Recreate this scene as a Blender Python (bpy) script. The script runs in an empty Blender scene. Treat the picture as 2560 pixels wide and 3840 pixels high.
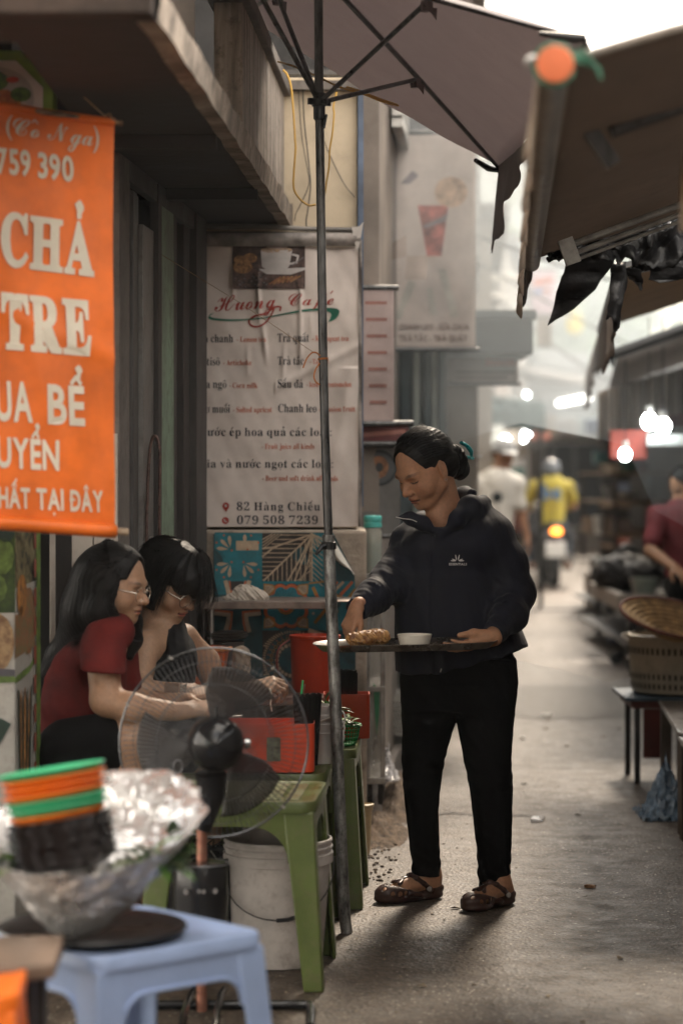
import bpy, math, random, unicodedata
import numpy as np
from mathutils import Vector, Matrix

random.seed(7); np.random.seed(7)
SC = bpy.context.scene
COL = SC.collection
R = math.radians

# ------------------------------------------------------------------ camera, sky, sun, exposure
CAM_Z = 1.43; FPX = 9067.0
cd = bpy.data.cameras.new('camera'); cam = bpy.data.objects.new('camera', cd); COL.objects.link(cam)
cam.location = (0, 0, CAM_Z); cam.rotation_euler = (R(90), 0, 0)
cd.sensor_fit = 'VERTICAL'; cd.sensor_height = 36.0; cd.lens = 85.0
cd.shift_y = -145/3840.0
cd.clip_end = 1000; cd.clip_start = 0.05
cd.dof.use_dof = True; cd.dof.focus_distance = 7.95; cd.dof.aperture_fstop = 2.0; cd.dof.aperture_blades = 0
SC.camera = cam

SUN_EL, SUN_AZ = 47.0, 14.0          # azimuth measured from +Y (far end of the alley) towards +X
wd = bpy.data.worlds.new('World'); SC.world = wd; wd.use_nodes = True
nt = wd.node_tree; nt.nodes.clear()
out = nt.nodes.new('ShaderNodeOutputWorld'); bg = nt.nodes.new('ShaderNodeBackground')
sky = nt.nodes.new('ShaderNodeTexSky'); sky.sky_type = 'NISHITA'; sky.sun_disc = False
sky.sun_elevation = R(SUN_EL); sky.sun_rotation = R(SUN_AZ); sky.air_density = 1.6; sky.dust_density = 3.0
tc = nt.nodes.new('ShaderNodeTexCoord'); mp = nt.nodes.new('ShaderNodeMapping'); mp.inputs['Scale'].default_value = (1, 1, 2.5)
no = nt.nodes.new('ShaderNodeTexNoise'); no.inputs['Scale'].default_value = 2.2; no.inputs['Detail'].default_value = 6
rp = nt.nodes.new('ShaderNodeValToRGB'); rp.color_ramp.elements[0].position = 0.34; rp.color_ramp.elements[1].position = 0.56
mx = nt.nodes.new('ShaderNodeMixRGB'); mx.inputs[2].default_value = (13.4, 12.1, 10.5, 1)
L = nt.links.new
L(tc.outputs['Generated'], mp.inputs[0]); L(mp.outputs[0], no.inputs['Vector']); L(no.outputs['Fac'], rp.inputs[0])
L(rp.outputs[0], mx.inputs[0]); L(sky.outputs[0], mx.inputs[1]); L(mx.outputs[0], bg.inputs[0])
bg.inputs[1].default_value = 0.12; L(bg.outputs[0], out.inputs[0])

sd = bpy.data.lights.new('sun', 'SUN'); sun = bpy.data.objects.new('sun', sd); COL.objects.link(sun)
sd.energy = 1.5; sd.angle = R(10); sd.color = (1.0, 0.84, 0.66)
sdir = Vector((math.sin(R(SUN_AZ))*math.cos(R(SUN_EL)), math.cos(R(SUN_AZ))*math.cos(R(SUN_EL)), math.sin(R(SUN_EL))))
sun.rotation_euler = sdir.to_track_quat('Z', 'Y').to_euler()

SC.view_settings.view_transform = 'Standard'; SC.view_settings.look = 'None'
SC.view_settings.exposure = 1.8; SC.view_settings.gamma = 1.0; SC.view_settings.use_curve_mapping = False
try:
    SC.cycles.use_denoising = True
    SC.cycles.max_bounces = 6; SC.cycles.transparent_max_bounces = 24
    SC.cycles.volume_bounces = 0; SC.cycles.volume_step_rate = 4.0
    SC.cycles.caustics_reflective = False; SC.cycles.caustics_refractive = False
    SC.cycles.sample_clamp_indirect = 6.0
except Exception: pass

# ------------------------------------------------------------------ helpers
def P(px, py, Y):
    """world point seen at full-size photo pixel (px, py) at distance Y"""
    return Vector(((px-1280.0)/FPX*Y, Y, CAM_Z-(py-1775.0)/FPX*Y))
def GY(py, z=0.0):
    """distance at which height z shows at photo row py"""
    return (CAM_Z-z)*FPX/(py-1775.0)

MATS = {}
def mat(name, col=(0.5, 0.5, 0.5), rough=0.6, metal=0.0, var=0.25, vscale=6.0, bump=0.15, bscale=60.0, bdist=0.004,
        alpha=1.0, trans=0.0, emit=None, estr=0.0, col2=None, stretch=None, spec=0.5, sss=0.0, coat=0.0, attr=None, dirt=0.0, dirtcol=(0.05, 0.035, 0.025), sheen=0.0, ior=1.45):
    if name in MATS: return MATS[name]
    m = bpy.data.materials.new(name); m.use_nodes = True; n = m.node_tree; lk = n.links.new
    b = n.nodes['Principled BSDF']
    tc = n.nodes.new('ShaderNodeTexCoord'); mp = n.nodes.new('ShaderNodeMapping')
    if stretch: mp.inputs['Scale'].default_value = stretch
    lk(tc.outputs['Object'], mp.inputs[0])
    no = n.nodes.new('ShaderNodeTexNoise'); no.inputs['Scale'].default_value = vscale; no.inputs['Detail'].default_value = 5
    no.inputs['Roughness'].default_value = 0.62
    lk(mp.outputs[0], no.inputs['Vector'])
    if attr:
        at = n.nodes.new('ShaderNodeAttribute'); at.attribute_name = attr; src = at.outputs['Color']
        d = n.nodes.new('ShaderNodeMixRGB'); d.blend_type = 'MULTIPLY'
        rr = n.nodes.new('ShaderNodeMapRange'); rr.inputs[3].default_value = 1-var; rr.inputs[4].default_value = 1+var*0.5
        rr.inputs[1].default_value = 0.3; rr.inputs[2].default_value = 0.7
        lk(no.outputs['Fac'], rr.inputs[0]); d.inputs[0].default_value = 1; lk(src, d.inputs[1]); lk(rr.outputs[0], d.inputs[2])
        cout = d.outputs[0]
    else:
        rm = n.nodes.new('ShaderNodeValToRGB'); e = rm.color_ramp.elements
        c2 = col2 if col2 else tuple(max(0, c*(1-var*1.5)) for c in col)
        c1 = col if col2 else tuple(min(1, c*(1+var*0.6)) for c in col)
        e[0].position = 0.34; e[0].color = (*c2, 1); e[1].position = 0.64; e[1].color = (*c1, 1)
        lk(no.outputs['Fac'], rm.inputs[0]); cout = rm.outputs[0]
    if dirt > 0:
        n2 = n.nodes.new('ShaderNodeTexNoise'); n2.inputs['Scale'].default_value = vscale*2.7; n2.inputs['Detail'].default_value = 9; n2.inputs['Roughness'].default_value = 0.72
        lk(tc.outputs['Object'], n2.inputs['Vector'])
        r2 = n.nodes.new('ShaderNodeMapRange'); r2.inputs[1].default_value = 0.5; r2.inputs[2].default_value = 0.72; r2.inputs[4].default_value = dirt
        lk(n2.outputs['Fac'], r2.inputs[0])
        d2 = n.nodes.new('ShaderNodeMixRGB'); lk(r2.outputs[0], d2.inputs[0]); lk(cout, d2.inputs[1]); d2.inputs[2].default_value = (*dirtcol, 1)
        cout = d2.outputs[0]
    lk(cout, b.inputs['Base Color'])
    b.inputs['Metallic'].default_value = metal; b.inputs['Specular IOR Level'].default_value = spec; b.inputs['IOR'].default_value = ior
    r3 = n.nodes.new('ShaderNodeMapRange'); r3.inputs[3].default_value = max(0.03, rough-0.12); r3.inputs[4].default_value = min(1, rough+0.12)
    r3.inputs[1].default_value = 0.3; r3.inputs[2].default_value = 0.7
    lk(no.outputs['Fac'], r3.inputs[0]); lk(r3.outputs[0], b.inputs['Roughness'])
    if bump > 0:
        nb = n.nodes.new('ShaderNodeTexNoise'); nb.inputs['Scale'].default_value = bscale; nb.inputs['Detail'].default_value = 4
        lk(mp.outputs[0], nb.inputs['Vector'])
        bp = n.nodes.new('ShaderNodeBump'); bp.inputs['Strength'].default_value = bump; bp.inputs['Distance'].default_value = bdist
        lk(nb.outputs['Fac'], bp.inputs['Height']); lk(bp.outputs[0], b.inputs['Normal'])
    if alpha < 1: b.inputs['Alpha'].default_value = alpha
    if trans > 0: b.inputs['Transmission Weight'].default_value = trans
    if sss > 0:
        b.inputs['Subsurface Weight'].default_value = sss; b.inputs['Subsurface Radius'].default_value = (0.012, 0.005, 0.003); b.inputs['Subsurface Scale'].default_value = 1.0
    if coat > 0: b.inputs['Coat Weight'].default_value = coat; b.inputs['Coat Roughness'].default_value = 0.15
    if sheen > 0: b.inputs['Sheen Weight'].default_value = sheen; b.inputs['Sheen Roughness'].default_value = 0.5
    if emit: b.inputs['Emission Color'].default_value = (*emit, 1); b.inputs['Emission Strength'].default_value = estr
    MATS[name] = m; return m

WL = {}                                             # world position of each object's origin
def tag(o, label=None, cat=None, group=None, kind=None):
    if label: o['label'] = label
    if cat: o['category'] = cat
    if group: o['group'] = group
    if kind: o['kind'] = kind
    return o
def thing(name, label, cat, loc=(0, 0, 0), group=None):
    o = bpy.data.objects.new(name, None); COL.objects.link(o); o.empty_display_size = 0.05
    o.location = loc; WL[o] = Vector(loc)
    return tag(o, label, cat, group)

class MB:
    def __init__(s): s.v = []; s.f = []; s.mi = []; s.cur = 0; s.col = None
    def m(s, i): s.cur = i; return s
    def add(s, vs, fs):
        n = len(s.v); s.v += [tuple(v) for v in vs]; s.f += [tuple(i+n for i in f) for f in fs]; s.mi += [s.cur]*len(fs); return s
    def box(s, c, d, rot=None):
        c = Vector(c); h = [x/2 for x in d]; vs = []
        for z in (-1, 1):
            for y in (-1, 1):
                for x in (-1, 1):
                    p = Vector((x*h[0], y*h[1], z*h[2]))
                    if rot: p = rot @ p
                    vs.append(c+p)
        return s.add(vs, [(0, 2, 3, 1), (4, 5, 7, 6), (0, 1, 5, 4), (2, 6, 7, 3), (0, 4, 6, 2), (1, 3, 7, 5)])
    def box2(s, a, b):
        a = Vector(a); b = Vector(b); return s.box((a+b)/2, [abs(x) for x in (b-a)])
    def hexa(s, bot, top):
        """prism between two equal-count rings (ccw seen from above)"""
        n = len(bot); return s.add(list(bot)+list(top), [tuple(range(n-1, -1, -1)), tuple(range(n, 2*n))]+[(i, (i+1) % n, n+(i+1) % n, n+i) for i in range(n)])
    def slab(s, pts, thick):
        """polygon given extruded by vector thick"""
        t = Vector(thick); return s.hexa([Vector(p) for p in pts], [Vector(p)+t for p in pts])
    def tube(s, path, r, seg=8, cap=True, closed=False, flat=1.0, up=None):
        pts = [Vector(p) for p in path]; n = len(pts)
        rs = r if isinstance(r, (list, tuple)) else [r]*n
        base = len(s.v); prev = None
        for i, p in enumerate(pts):
            if closed: t = pts[(i+1) % n]-pts[i-1]
            else: t = pts[min(i+1, n-1)]-pts[max(i-1, 0)]
            if t.length < 1e-9: t = Vector((0, 0, 1))
            t.normalize()
            if prev is None:
                u = up and Vector(up) or (Vector((0, 0, 1)) if abs(t.z) < 0.9 else Vector((1, 0, 0)))
                a = t.cross(u).normalized()
            else:
                a = (prev-t*prev.dot(t))
                a = a.normalized() if a.length > 1e-6 else t.orthogonal().normalized()
            prev = a; b = t.cross(a)
            for k in range(seg):
                w = 2*math.pi*k/seg
                s.v.append(tuple(p+(a*math.cos(w)+b*math.sin(w)*flat)*rs[i]))
        m = n if closed else n-1
        for i in range(m):
            for k in range(seg):
                j = (i+1) % n
                s.f.append((base+i*seg+k, base+i*seg+(k+1) % seg, base+j*seg+(k+1) % seg, base+j*seg+k)); s.mi.append(s.cur)
        if cap and not closed:
            s.f.append(tuple(base+k for k in range(seg-1, -1, -1))); s.mi.append(s.cur)
            s.f.append(tuple(base+(n-1)*seg+k for k in range(seg))); s.mi.append(s.cur)
        return s
    def cyl(s, a, b, r0, r1=None, seg=16, cap=True): return s.tube([a, b], [r0, r0 if r1 is None else r1], seg, cap)
    def lathe(s, prof, c=(0, 0, 0), seg=32, axis=None, fn=None, close=False):
        """prof: (r, z) list from bottom outside ... ; axis: Matrix"""
        c = Vector(c); base = len(s.v); n = len(prof)
        for (r, z) in prof:
            for k in range(seg):
                w = 2*math.pi*k/seg; rr = r*(fn(w, r, z) if fn else 1)
                p = Vector((rr*math.cos(w), rr*math.sin(w), z))
                if axis: p = axis @ p
                s.v.append(tuple(c+p))
        for i in range(n-1):
            for k in range(seg):
                s.f.append((base+i*seg+k, base+i*seg+(k+1) % seg, base+(i+1)*seg+(k+1) % seg, base+(i+1)*seg+k)); s.mi.append(s.cur)
        for i, rev in ((0, True), (n-1, False)):
            if prof[i][0] > 1e-5 and close:
                q = [base+i*seg+k for k in range(seg)]
                s.f.append(tuple(q[::-1] if rev else q)); s.mi.append(s.cur)
        return s
    def grid(s, fn, nu, nv):
        base = len(s.v)
        for j in range(nv+1):
            for i in range(nu+1): s.v.append(tuple(fn(i/nu, j/nv)))
        for j in range(nv):
            for i in range(nu):
                a = base+j*(nu+1)+i; s.f.append((a, a+1, a+nu+2, a+nu+1)); s.mi.append(s.cur)
        return s
    def sphere(s, c, r, seg=16, ring=10, rot=None):
        r = r if isinstance(r, (tuple, list)) else (r, r, r); c = Vector(c); base = len(s.v)
        for j in range(ring+1):
            t = math.pi*j/ring
            for i in range(seg):
                w = 2*math.pi*i/seg; p = Vector((r[0]*math.sin(t)*math.cos(w), r[1]*math.sin(t)*math.sin(w), -r[2]*math.cos(t)))
                if rot: p = rot @ p
                s.v.append(tuple(c+p))
        for j in range(ring):
            for i in range(seg):
                a = base+j*seg+i; b = base+j*seg+(i+1) % seg; s.f.append((a, b, b+seg, a+seg)); s.mi.append(s.cur)
        return s
    def build(s, name, mats, parent=None, smooth=True, bevel=0, bseg=2, loc=None, solid=0, angle=40, sub=0, label=None, cat=None, group=None, kind=None):
        if not isinstance(mats, (list, tuple)): mats = [mats]
        o0 = WL[parent] if parent else Vector(loc) if loc is not None else Vector((0, 0, 0))
        me = bpy.data.meshes.new(name)
        me.from_pydata([(v[0]-o0.x, v[1]-o0.y, v[2]-o0.z) for v in s.v], [], s.f)
        for mm in mats: me.materials.append(mm)
        if len(mats) > 1: me.polygons.foreach_set('material_index', s.mi)
        if s.col is not None:
            ca = me.color_attributes.new('col', 'FLOAT_COLOR', 'POINT')
            ca.data.foreach_set('color', np.asarray(s.col, dtype=np.float32).ravel())
        me.validate(); me.update()
        o = bpy.data.objects.new(name, me); COL.objects.link(o)
        if parent: o.parent = parent; WL[o] = WL[parent]
        else: o.location = o0; WL[o] = o0
        if smooth:
            me.polygons.foreach_set('use_smooth', [True]*len(me.polygons))
            if angle < 180:
                try: me.set_sharp_from_angle(angle=R(angle))
                except Exception: pass
        if solid: md = o.modifiers.new('solid', 'SOLIDIFY'); md.thickness = solid; md.offset = 0
        if bevel: md = o.modifiers.new('bevel', 'BEVEL'); md.width = bevel; md.segments = bseg; md.limit_method = 'ANGLE'; md.angle_limit = R(35)
        if sub: md = o.modifiers.new('sub', 'SUBSURF'); md.levels = sub; md.render_levels = sub
        return tag(o, label, cat, group, kind)

def copy_tree(o, loc=None, rotz=0, scale=None, label=None, parent=None, mats=None, group=None):
    c = o.copy(); COL.objects.link(c); c.parent = parent
    if parent is None:
        c.location = loc; c.rotation_euler = (0, 0, rotz); WL[c] = Vector(loc)
        if scale: c.scale = scale
        if label: c['label'] = label
        if group: c['group'] = group
    if mats and o.type == 'MESH' and o.data.materials and o.data.materials[0].name in mats:
        c.data = o.data.copy(); c.data.materials[0] = mats[o.data.materials[0].name]
    for ch in [x for x in COL.objects if x.parent == o]: copy_tree(ch, parent=c, mats=mats)
    return c

def bez(pts, n=10):
    """Catmull-Rom through the points"""
    pts = [Vector(p) for p in pts]; q = [pts[0]*2-pts[1]]+pts+[pts[-1]*2-pts[-2]]; out = []
    for i in range(1, len(q)-2):
        for k in range(n):
            t = k/n; a, b, c, d = q[i-1:i+3]
            out.append(0.5*((2*b)+(c-a)*t+(2*a-5*b+4*c-d)*t*t+(3*b-a-3*c+d)*t**3))
    out.append(pts[-1]); return out

def hnoise(x, y, z=0.0):
    return (math.sin(x*1.7+y*2.3+z*1.1)+math.sin(x*3.1-y*1.3+z*2.7+1.7)*0.6+math.sin(-x*2.2+y*4.7-z*3.3+0.4)*0.4+math.sin(x*6.3+y*5.1+z*4.9)*0.25)/2.25

# ------------------------------------------------------------------ lettering (flat print)
GL = {}
_SP = {}
def glyph(ch, style):
    k = (ch, style)
    if k in GL: return GL[k]
    c = ch
    if style in ('serif', 'script', 'fat'):
        o = ord(ch)
        if 65 <= o <= 90: c = chr((0x1D4D0 if style == 'script' else 0x1D400)+o-65)
        elif 97 <= o <= 122: c = chr((0x1D4EA if style == 'script' else 0x1D41A)+o-97)
        elif 48 <= o <= 57: c = chr(0x1D7CE+o-48)
    cu = bpy.data.curves.new('glyph', 'FONT'); cu.body = c; cu.size = 1; cu.resolution_u = 3
    if style == 'bold': cu.offset = 0.028
    if style == 'fat': cu.offset = 0.03
    ob = bpy.data.objects.new('glyph', cu); me = bpy.data.meshes.new_from_object(ob)
    v = [(p.co.x, p.co.y) for p in me.vertices]; f = [tuple(p.vertices) for p in me.polygons]
    bpy.data.objects.remove(ob); bpy.data.curves.remove(cu); bpy.data.meshes.remove(me)
    x0 = min(p[0] for p in v) if v else 0; x1 = max(p[0] for p in v) if v else 0.2
    y1 = max(p[1] for p in v) if v else 0.7
    GL[k] = ([(a-x0, b) for a, b in v], f, x1-x0, y1); return GL[k]
def blob2(cx, cy, rx, ry, n=12): return [(cx+rx*math.cos(2*math.pi*i/n), cy+ry*math.sin(2*math.pi*i/n)) for i in range(n)]
def stroke2(pts, w):
    """polyline stroke -> list of quads"""
    out = []
    for (x0, y0), (x1, y1) in zip(pts, pts[1:]):
        dx, dy = x1-x0, y1-y0; l = math.hypot(dx, dy) or 1; nx, ny = -dy/l*w/2, dx/l*w/2; ex, ey = dx/l*w*0.25, dy/l*w*0.25
        out.append([(x0+nx-ex, y0+ny-ey), (x0-nx-ex, y0-ny-ey), (x1-nx+ex, y1-ny+ey), (x1+nx+ex, y1+ny+ey)])
    return out
def text2(s, style='serif', gap=0.05, sx=1.0, slant=0.0):
    """returns (verts, faces, width) of the string, cap height about 0.7, accents built as strokes"""
    V = []; F = []; x = 0.0
    def poly(p, base):
        n = len(V); V.extend([(a+base, b) for a, b in p]); F.append(tuple(range(n, n+len(p))))
    for ch in s:
        if ch == ' ': x += 0.26; continue
        st = False; horn = False; accs = []; b = ch
        if ch in 'đĐ': b = 'd' if ch == 'đ' else 'D'; st = True
        dec = unicodedata.normalize('NFD', b); b = dec[0]
        for a in dec[1:]: accs.append(ord(a))
        if 0x31B in accs: horn = True; accs.remove(0x31B)
        v, f, w, h = glyph(b, style); n = len(V)
        if b == 'i' and any(a not in (0x323,) for a in accs): v = [(a, min(c, 0.47)) for a, c in v]; h = 0.48
        V.extend([(a+x, c) for a, c in v]); F.extend([tuple(i+n for i in q) for q in f])
        t = 0.055 if style == 'serif' else 0.10 if style == 'fat' else (0.085 if style == 'bold' else 0.05)
        cx = w/2; y = (0.5 if b in 'aeouyn' else (0.52 if b == 'i' else 0.7))+0.07
        if st: poly([(w*0.5 if ch == 'đ' else -0.04, 0.57 if ch == 'đ' else 0.33), (w+0.03 if ch == 'đ' else w*0.45, 0.57 if ch == 'đ' else 0.33), (w+0.03 if ch == 'đ' else w*0.45, 0.57+t if ch == 'đ' else 0.33+t), (w*0.5 if ch == 'đ' else -0.04, 0.57+t if ch == 'đ' else 0.33+t)], x)
        if horn:
            hy = 0.46 if b in 'ou' else 0.68
            for q in stroke2([(w-0.03, hy-0.06), (w+0.05, hy-0.02), (w+0.06, hy+0.07)], t): poly(q, x)
        if 0x302 in accs:
            for q in stroke2([(cx-0.13, y-0.02), (cx, y+0.1), (cx+0.13, y-0.02)], t): poly(q, x)
            y += 0.09; cx += 0.07 if (0x301 in accs or 0x309 in accs or 0x300 in accs) else 0
        if 0x306 in accs:
            for q in stroke2([(cx-0.12, y+0.08), (cx-0.06, y), (cx+0.06, y), (cx+0.12, y+0.08)], t): poly(q, x)
            y += 0.07
        if 0x301 in accs:
            for q in stroke2([(cx-0.03, y), (cx+0.09, y+0.14)], t*1.15): poly(q, x)
        if 0x300 in accs:
            for q in stroke2([(cx-0.1, y+0.14), (cx+0.02, y)], t*1.15): poly(q, x)
        if 0x303 in accs:
            for q in stroke2([(cx-0.12, y+0.02), (cx-0.05, y+0.09), (cx+0.05, y+0.03), (cx+0.12, y+0.1)], t): poly(q, x)
        if 0x309 in accs:
            for q in stroke2([(cx-0.05, y+0.15), (cx+0.02, y+0.19), (cx+0.07, y+0.14), (cx+0.01, y+0.07), (cx+0.01, y+0.01)], t*1.1): poly(q, x)
        if 0x323 in accs: poly(blob2(w/2, -0.15, t*0.75, t*0.75, 8), x)
        x += w+gap+(0.03 if horn else 0)
    V = [(a*sx+c*slant, c) for a, c in V]
    return V, F, x*sx

class Print:
    """flat print on a surface function S(u, v, lift) -> world point; u, v in metres"""
    def __init__(s, S): s.S = S; s.mb = MB(); s.lift = 0.0012; s.lines = []; s.unit = 1.0
    def text(s, t, u, v, size, mi, style='serif', sx=1.0, gap=0.05, slant=0.0, width=None, rot=0.0):
        V, F, w = text2(t, style, gap, sx, slant)
        k = size; kx = size if width is None else width/w
        ca, sa = math.cos(rot), math.sin(rot)
        q = MB(); q.add([s.S(u+a*kx*ca-b*k*sa, v+a*kx*sa+b*k*ca, s.lift) for a, b in V], F); s.lines.append((q, mi)); s.lift += 0.00002
        return w*kx
    def poly(s, pts, mi, dl=0.0):
        xs, ys = [p[0] for p in pts], [p[1] for p in pts]
        if max(max(xs)-min(xs), max(ys)-min(ys))*s.unit > .03:
            cx, cy = sum(xs)/len(xs), sum(ys)/len(ys); e = []
            for a, b in zip(pts, pts[1:]+pts[:1]):
                k = max(1, int(math.hypot(b[0]-a[0], b[1]-a[1])*s.unit/.012)); e += [(a[0]+(b[0]-a[0])*i/k, a[1]+(b[1]-a[1])*i/k) for i in range(k)]
            R_ = max(2, int(max(max(xs)-min(xs), max(ys)-min(ys))*s.unit/.024)); n = len(e); V = [(cx, cy)]+[(cx+(x-cx)*j/R_, cy+(y-cy)*j/R_) for j in range(1, R_+1) for x, y in e]
            F = [(0, 1+i, 1+(i+1) % n) for i in range(n)]+[(1+j*n+i, 1+(j+1)*n+i, 1+(j+1)*n+(i+1) % n, 1+j*n+(i+1) % n) for j in range(R_-1) for i in range(n)]
            s.mb.m(mi).add([s.S(a, b, s.lift+dl) for a, b in V], F); return
        s.mb.m(mi).add([s.S(a, b, s.lift+dl) for a, b in pts], [tuple(range(len(pts)))])
    def rect(s, u0, v0, u1, v1, mi, dl=0.0, n=6):
        s.mb.m(mi).grid(lambda a, b: s.S(u0+(u1-u0)*a, v0+(v1-v0)*b, s.lift+dl), n, n)
    def up(s, d=0.0004): s.lift += d
    def build(s, name, mats, parent, line='lettering'):
        for q, mi in s.lines: q.build(line, mats[mi], parent, smooth=False)
        if s.mb.v: s.mb.build(name, mats, parent, smooth=False)
# ------------------------------------------------------------------ implicit surfaces (for bodies, clothes, foil, cloth)
def pe(c, r, M=None, k=0.01, op='u'): return dict(t='e', c=np.array(Vector(c)), r=np.array([float(x) for x in (r if hasattr(r, '__len__') else (r, r, r))]), M=np.array(M) if M is not None else np.eye(3), k=k, op=op)
def pc(a, b, ra, rb=None, k=0.01, op='u'): return dict(t='c', a=np.array(Vector(a)), b=np.array(Vector(b)), ra=float(ra), rb=float(ra if rb is None else rb), k=k, op=op)
def pl(st, k=0.01, op='u', p=2.0):
    """stations (z, cx, cy, rx, ry) from bottom to top"""
    return dict(t='l', s=np.array(sorted([tuple(map(float, q)) for q in st])), k=k, op=op, p=p)
def ph(c, n, k=0.004, op='s'): return dict(t='h', c=np.array(Vector(c)), n=np.array(Vector(n).normalized()), k=k, op=op)
def chain(pts, rs, k=0.01, op='u'): return [pc(pts[i], pts[i+1], rs[i], rs[i+1], k, op) for i in range(len(pts)-1)]
def xf(prims, M):
    """local prims -> world through 4x4 M (uniform scale)"""
    s = M.to_scale()[0]; Rm = np.array((M.to_3x3()*(1/s))); o = []
    for q in prims:
        q = dict(q); T = lambda v: np.array(M @ Vector(v))
        if q['t'] == 'e': q['c'] = T(q['c']); q['r'] = q['r']*s; q['M'] = Rm @ q['M']
        elif q['t'] == 'c': q['a'] = T(q['a']); q['b'] = T(q['b']); q['ra'] *= s; q['rb'] *= s
        elif q['t'] == 'h': q['c'] = T(q['c']); q['n'] = Rm @ q['n']
        elif q['t'] == 'l': q['T'] = np.array(M.inverted()); q['ts'] = s
        o.append(q)
    return o
def pbb(q):
    if q['t'] == 'e': e = np.sqrt(((q['M']*q['r'])**2).sum(axis=1)); return q['c']-e, q['c']+e
    if q['t'] == 'c': r = np.array([q['ra']]*3); r2 = np.array([q['rb']]*3); return np.minimum(q['a']-r, q['b']-r2), np.maximum(q['a']+r, q['b']+r2)
    if q['t'] == 'l':
        s = q['s']; lo = np.array([(s[:, 1]-s[:, 3]).min(), (s[:, 2]-s[:, 4]).min(), s[0, 0]]); hi = np.array([(s[:, 1]+s[:, 3]).max(), (s[:, 2]+s[:, 4]).max(), s[-1, 0]])
        if 'T' in q:
            Mi = np.linalg.inv(q['T']); cs = np.array([[x, y, z, 1] for x in (lo[0], hi[0]) for y in (lo[1], hi[1]) for z in (lo[2], hi[2])]) @ Mi.T
            return cs[:, :3].min(axis=0), cs[:, :3].max(axis=0)
        return lo, hi
    return np.array([-1e9]*3), np.array([1e9]*3)
def pd(q, p):
    if q['t'] == 'e':
        l = (p-q['c']) @ q['M']; r = q['r']; k0 = np.sqrt(((l/r)**2).sum(axis=1)); k1 = np.sqrt(((l/(r*r))**2).sum(axis=1))+1e-9
        return k0*(k0-1)/k1
    if q['t'] == 'c':
        ab = q['b']-q['a']; h = np.clip(((p-q['a']) @ ab)/max(ab @ ab, 1e-12), 0, 1)
        return np.sqrt(((p-q['a']-h[:, None]*ab)**2).sum(axis=1))-(q['ra']+(q['rb']-q['ra'])*h)
    if q['t'] == 'h': return (p-q['c']) @ q['n']
    if 'T' in q: p = np.c_[p, np.ones(len(p))] @ q['T'][:3].T
    s = q['s']; z = p[:, 2]; cx = np.interp(z, s[:, 0], s[:, 1]); cy = np.interp(z, s[:, 0], s[:, 2]); rx = np.interp(z, s[:, 0], s[:, 3]); ry = np.interp(z, s[:, 0], s[:, 4])
    a = np.abs((p[:, 0]-cx)/rx); b = np.abs((p[:, 1]-cy)/ry); pw = q['p']
    e = (a**pw+b**pw)**(1/pw); d = (e-1)*np.minimum(rx, ry)
    d = np.maximum(d, np.maximum(z-s[-1, 0], s[0, 0]-z)); return d*q.get('ts', 1)
def peval(prims, p, post=None):
    acc = np.full(len(p), 1.0)
    for q in prims:
        lo, hi = pbb(q); m = 0.03+q['k']
        if q['t'] == 'h': idx = slice(None)
        else:
            idx = np.nonzero(((p > lo-m) & (p < hi+m)).all(axis=1))[0]
            if len(idx) == 0: continue
        d = pd(q, p[idx]); a = acc[idx]; k = q['k']
        if q['op'] == 'u':
            h = np.clip(0.5+0.5*(a-d)/k, 0, 1); acc[idx] = a*(1-h)+d*h-k*h*(1-h)
        else:
            h = np.clip(0.5-0.5*(a+d)/k, 0, 1); acc[idx] = a*(1-h)-d*h+k*h*(1-h)
    if post is not None: acc = post(p, acc)
    return acc
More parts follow.
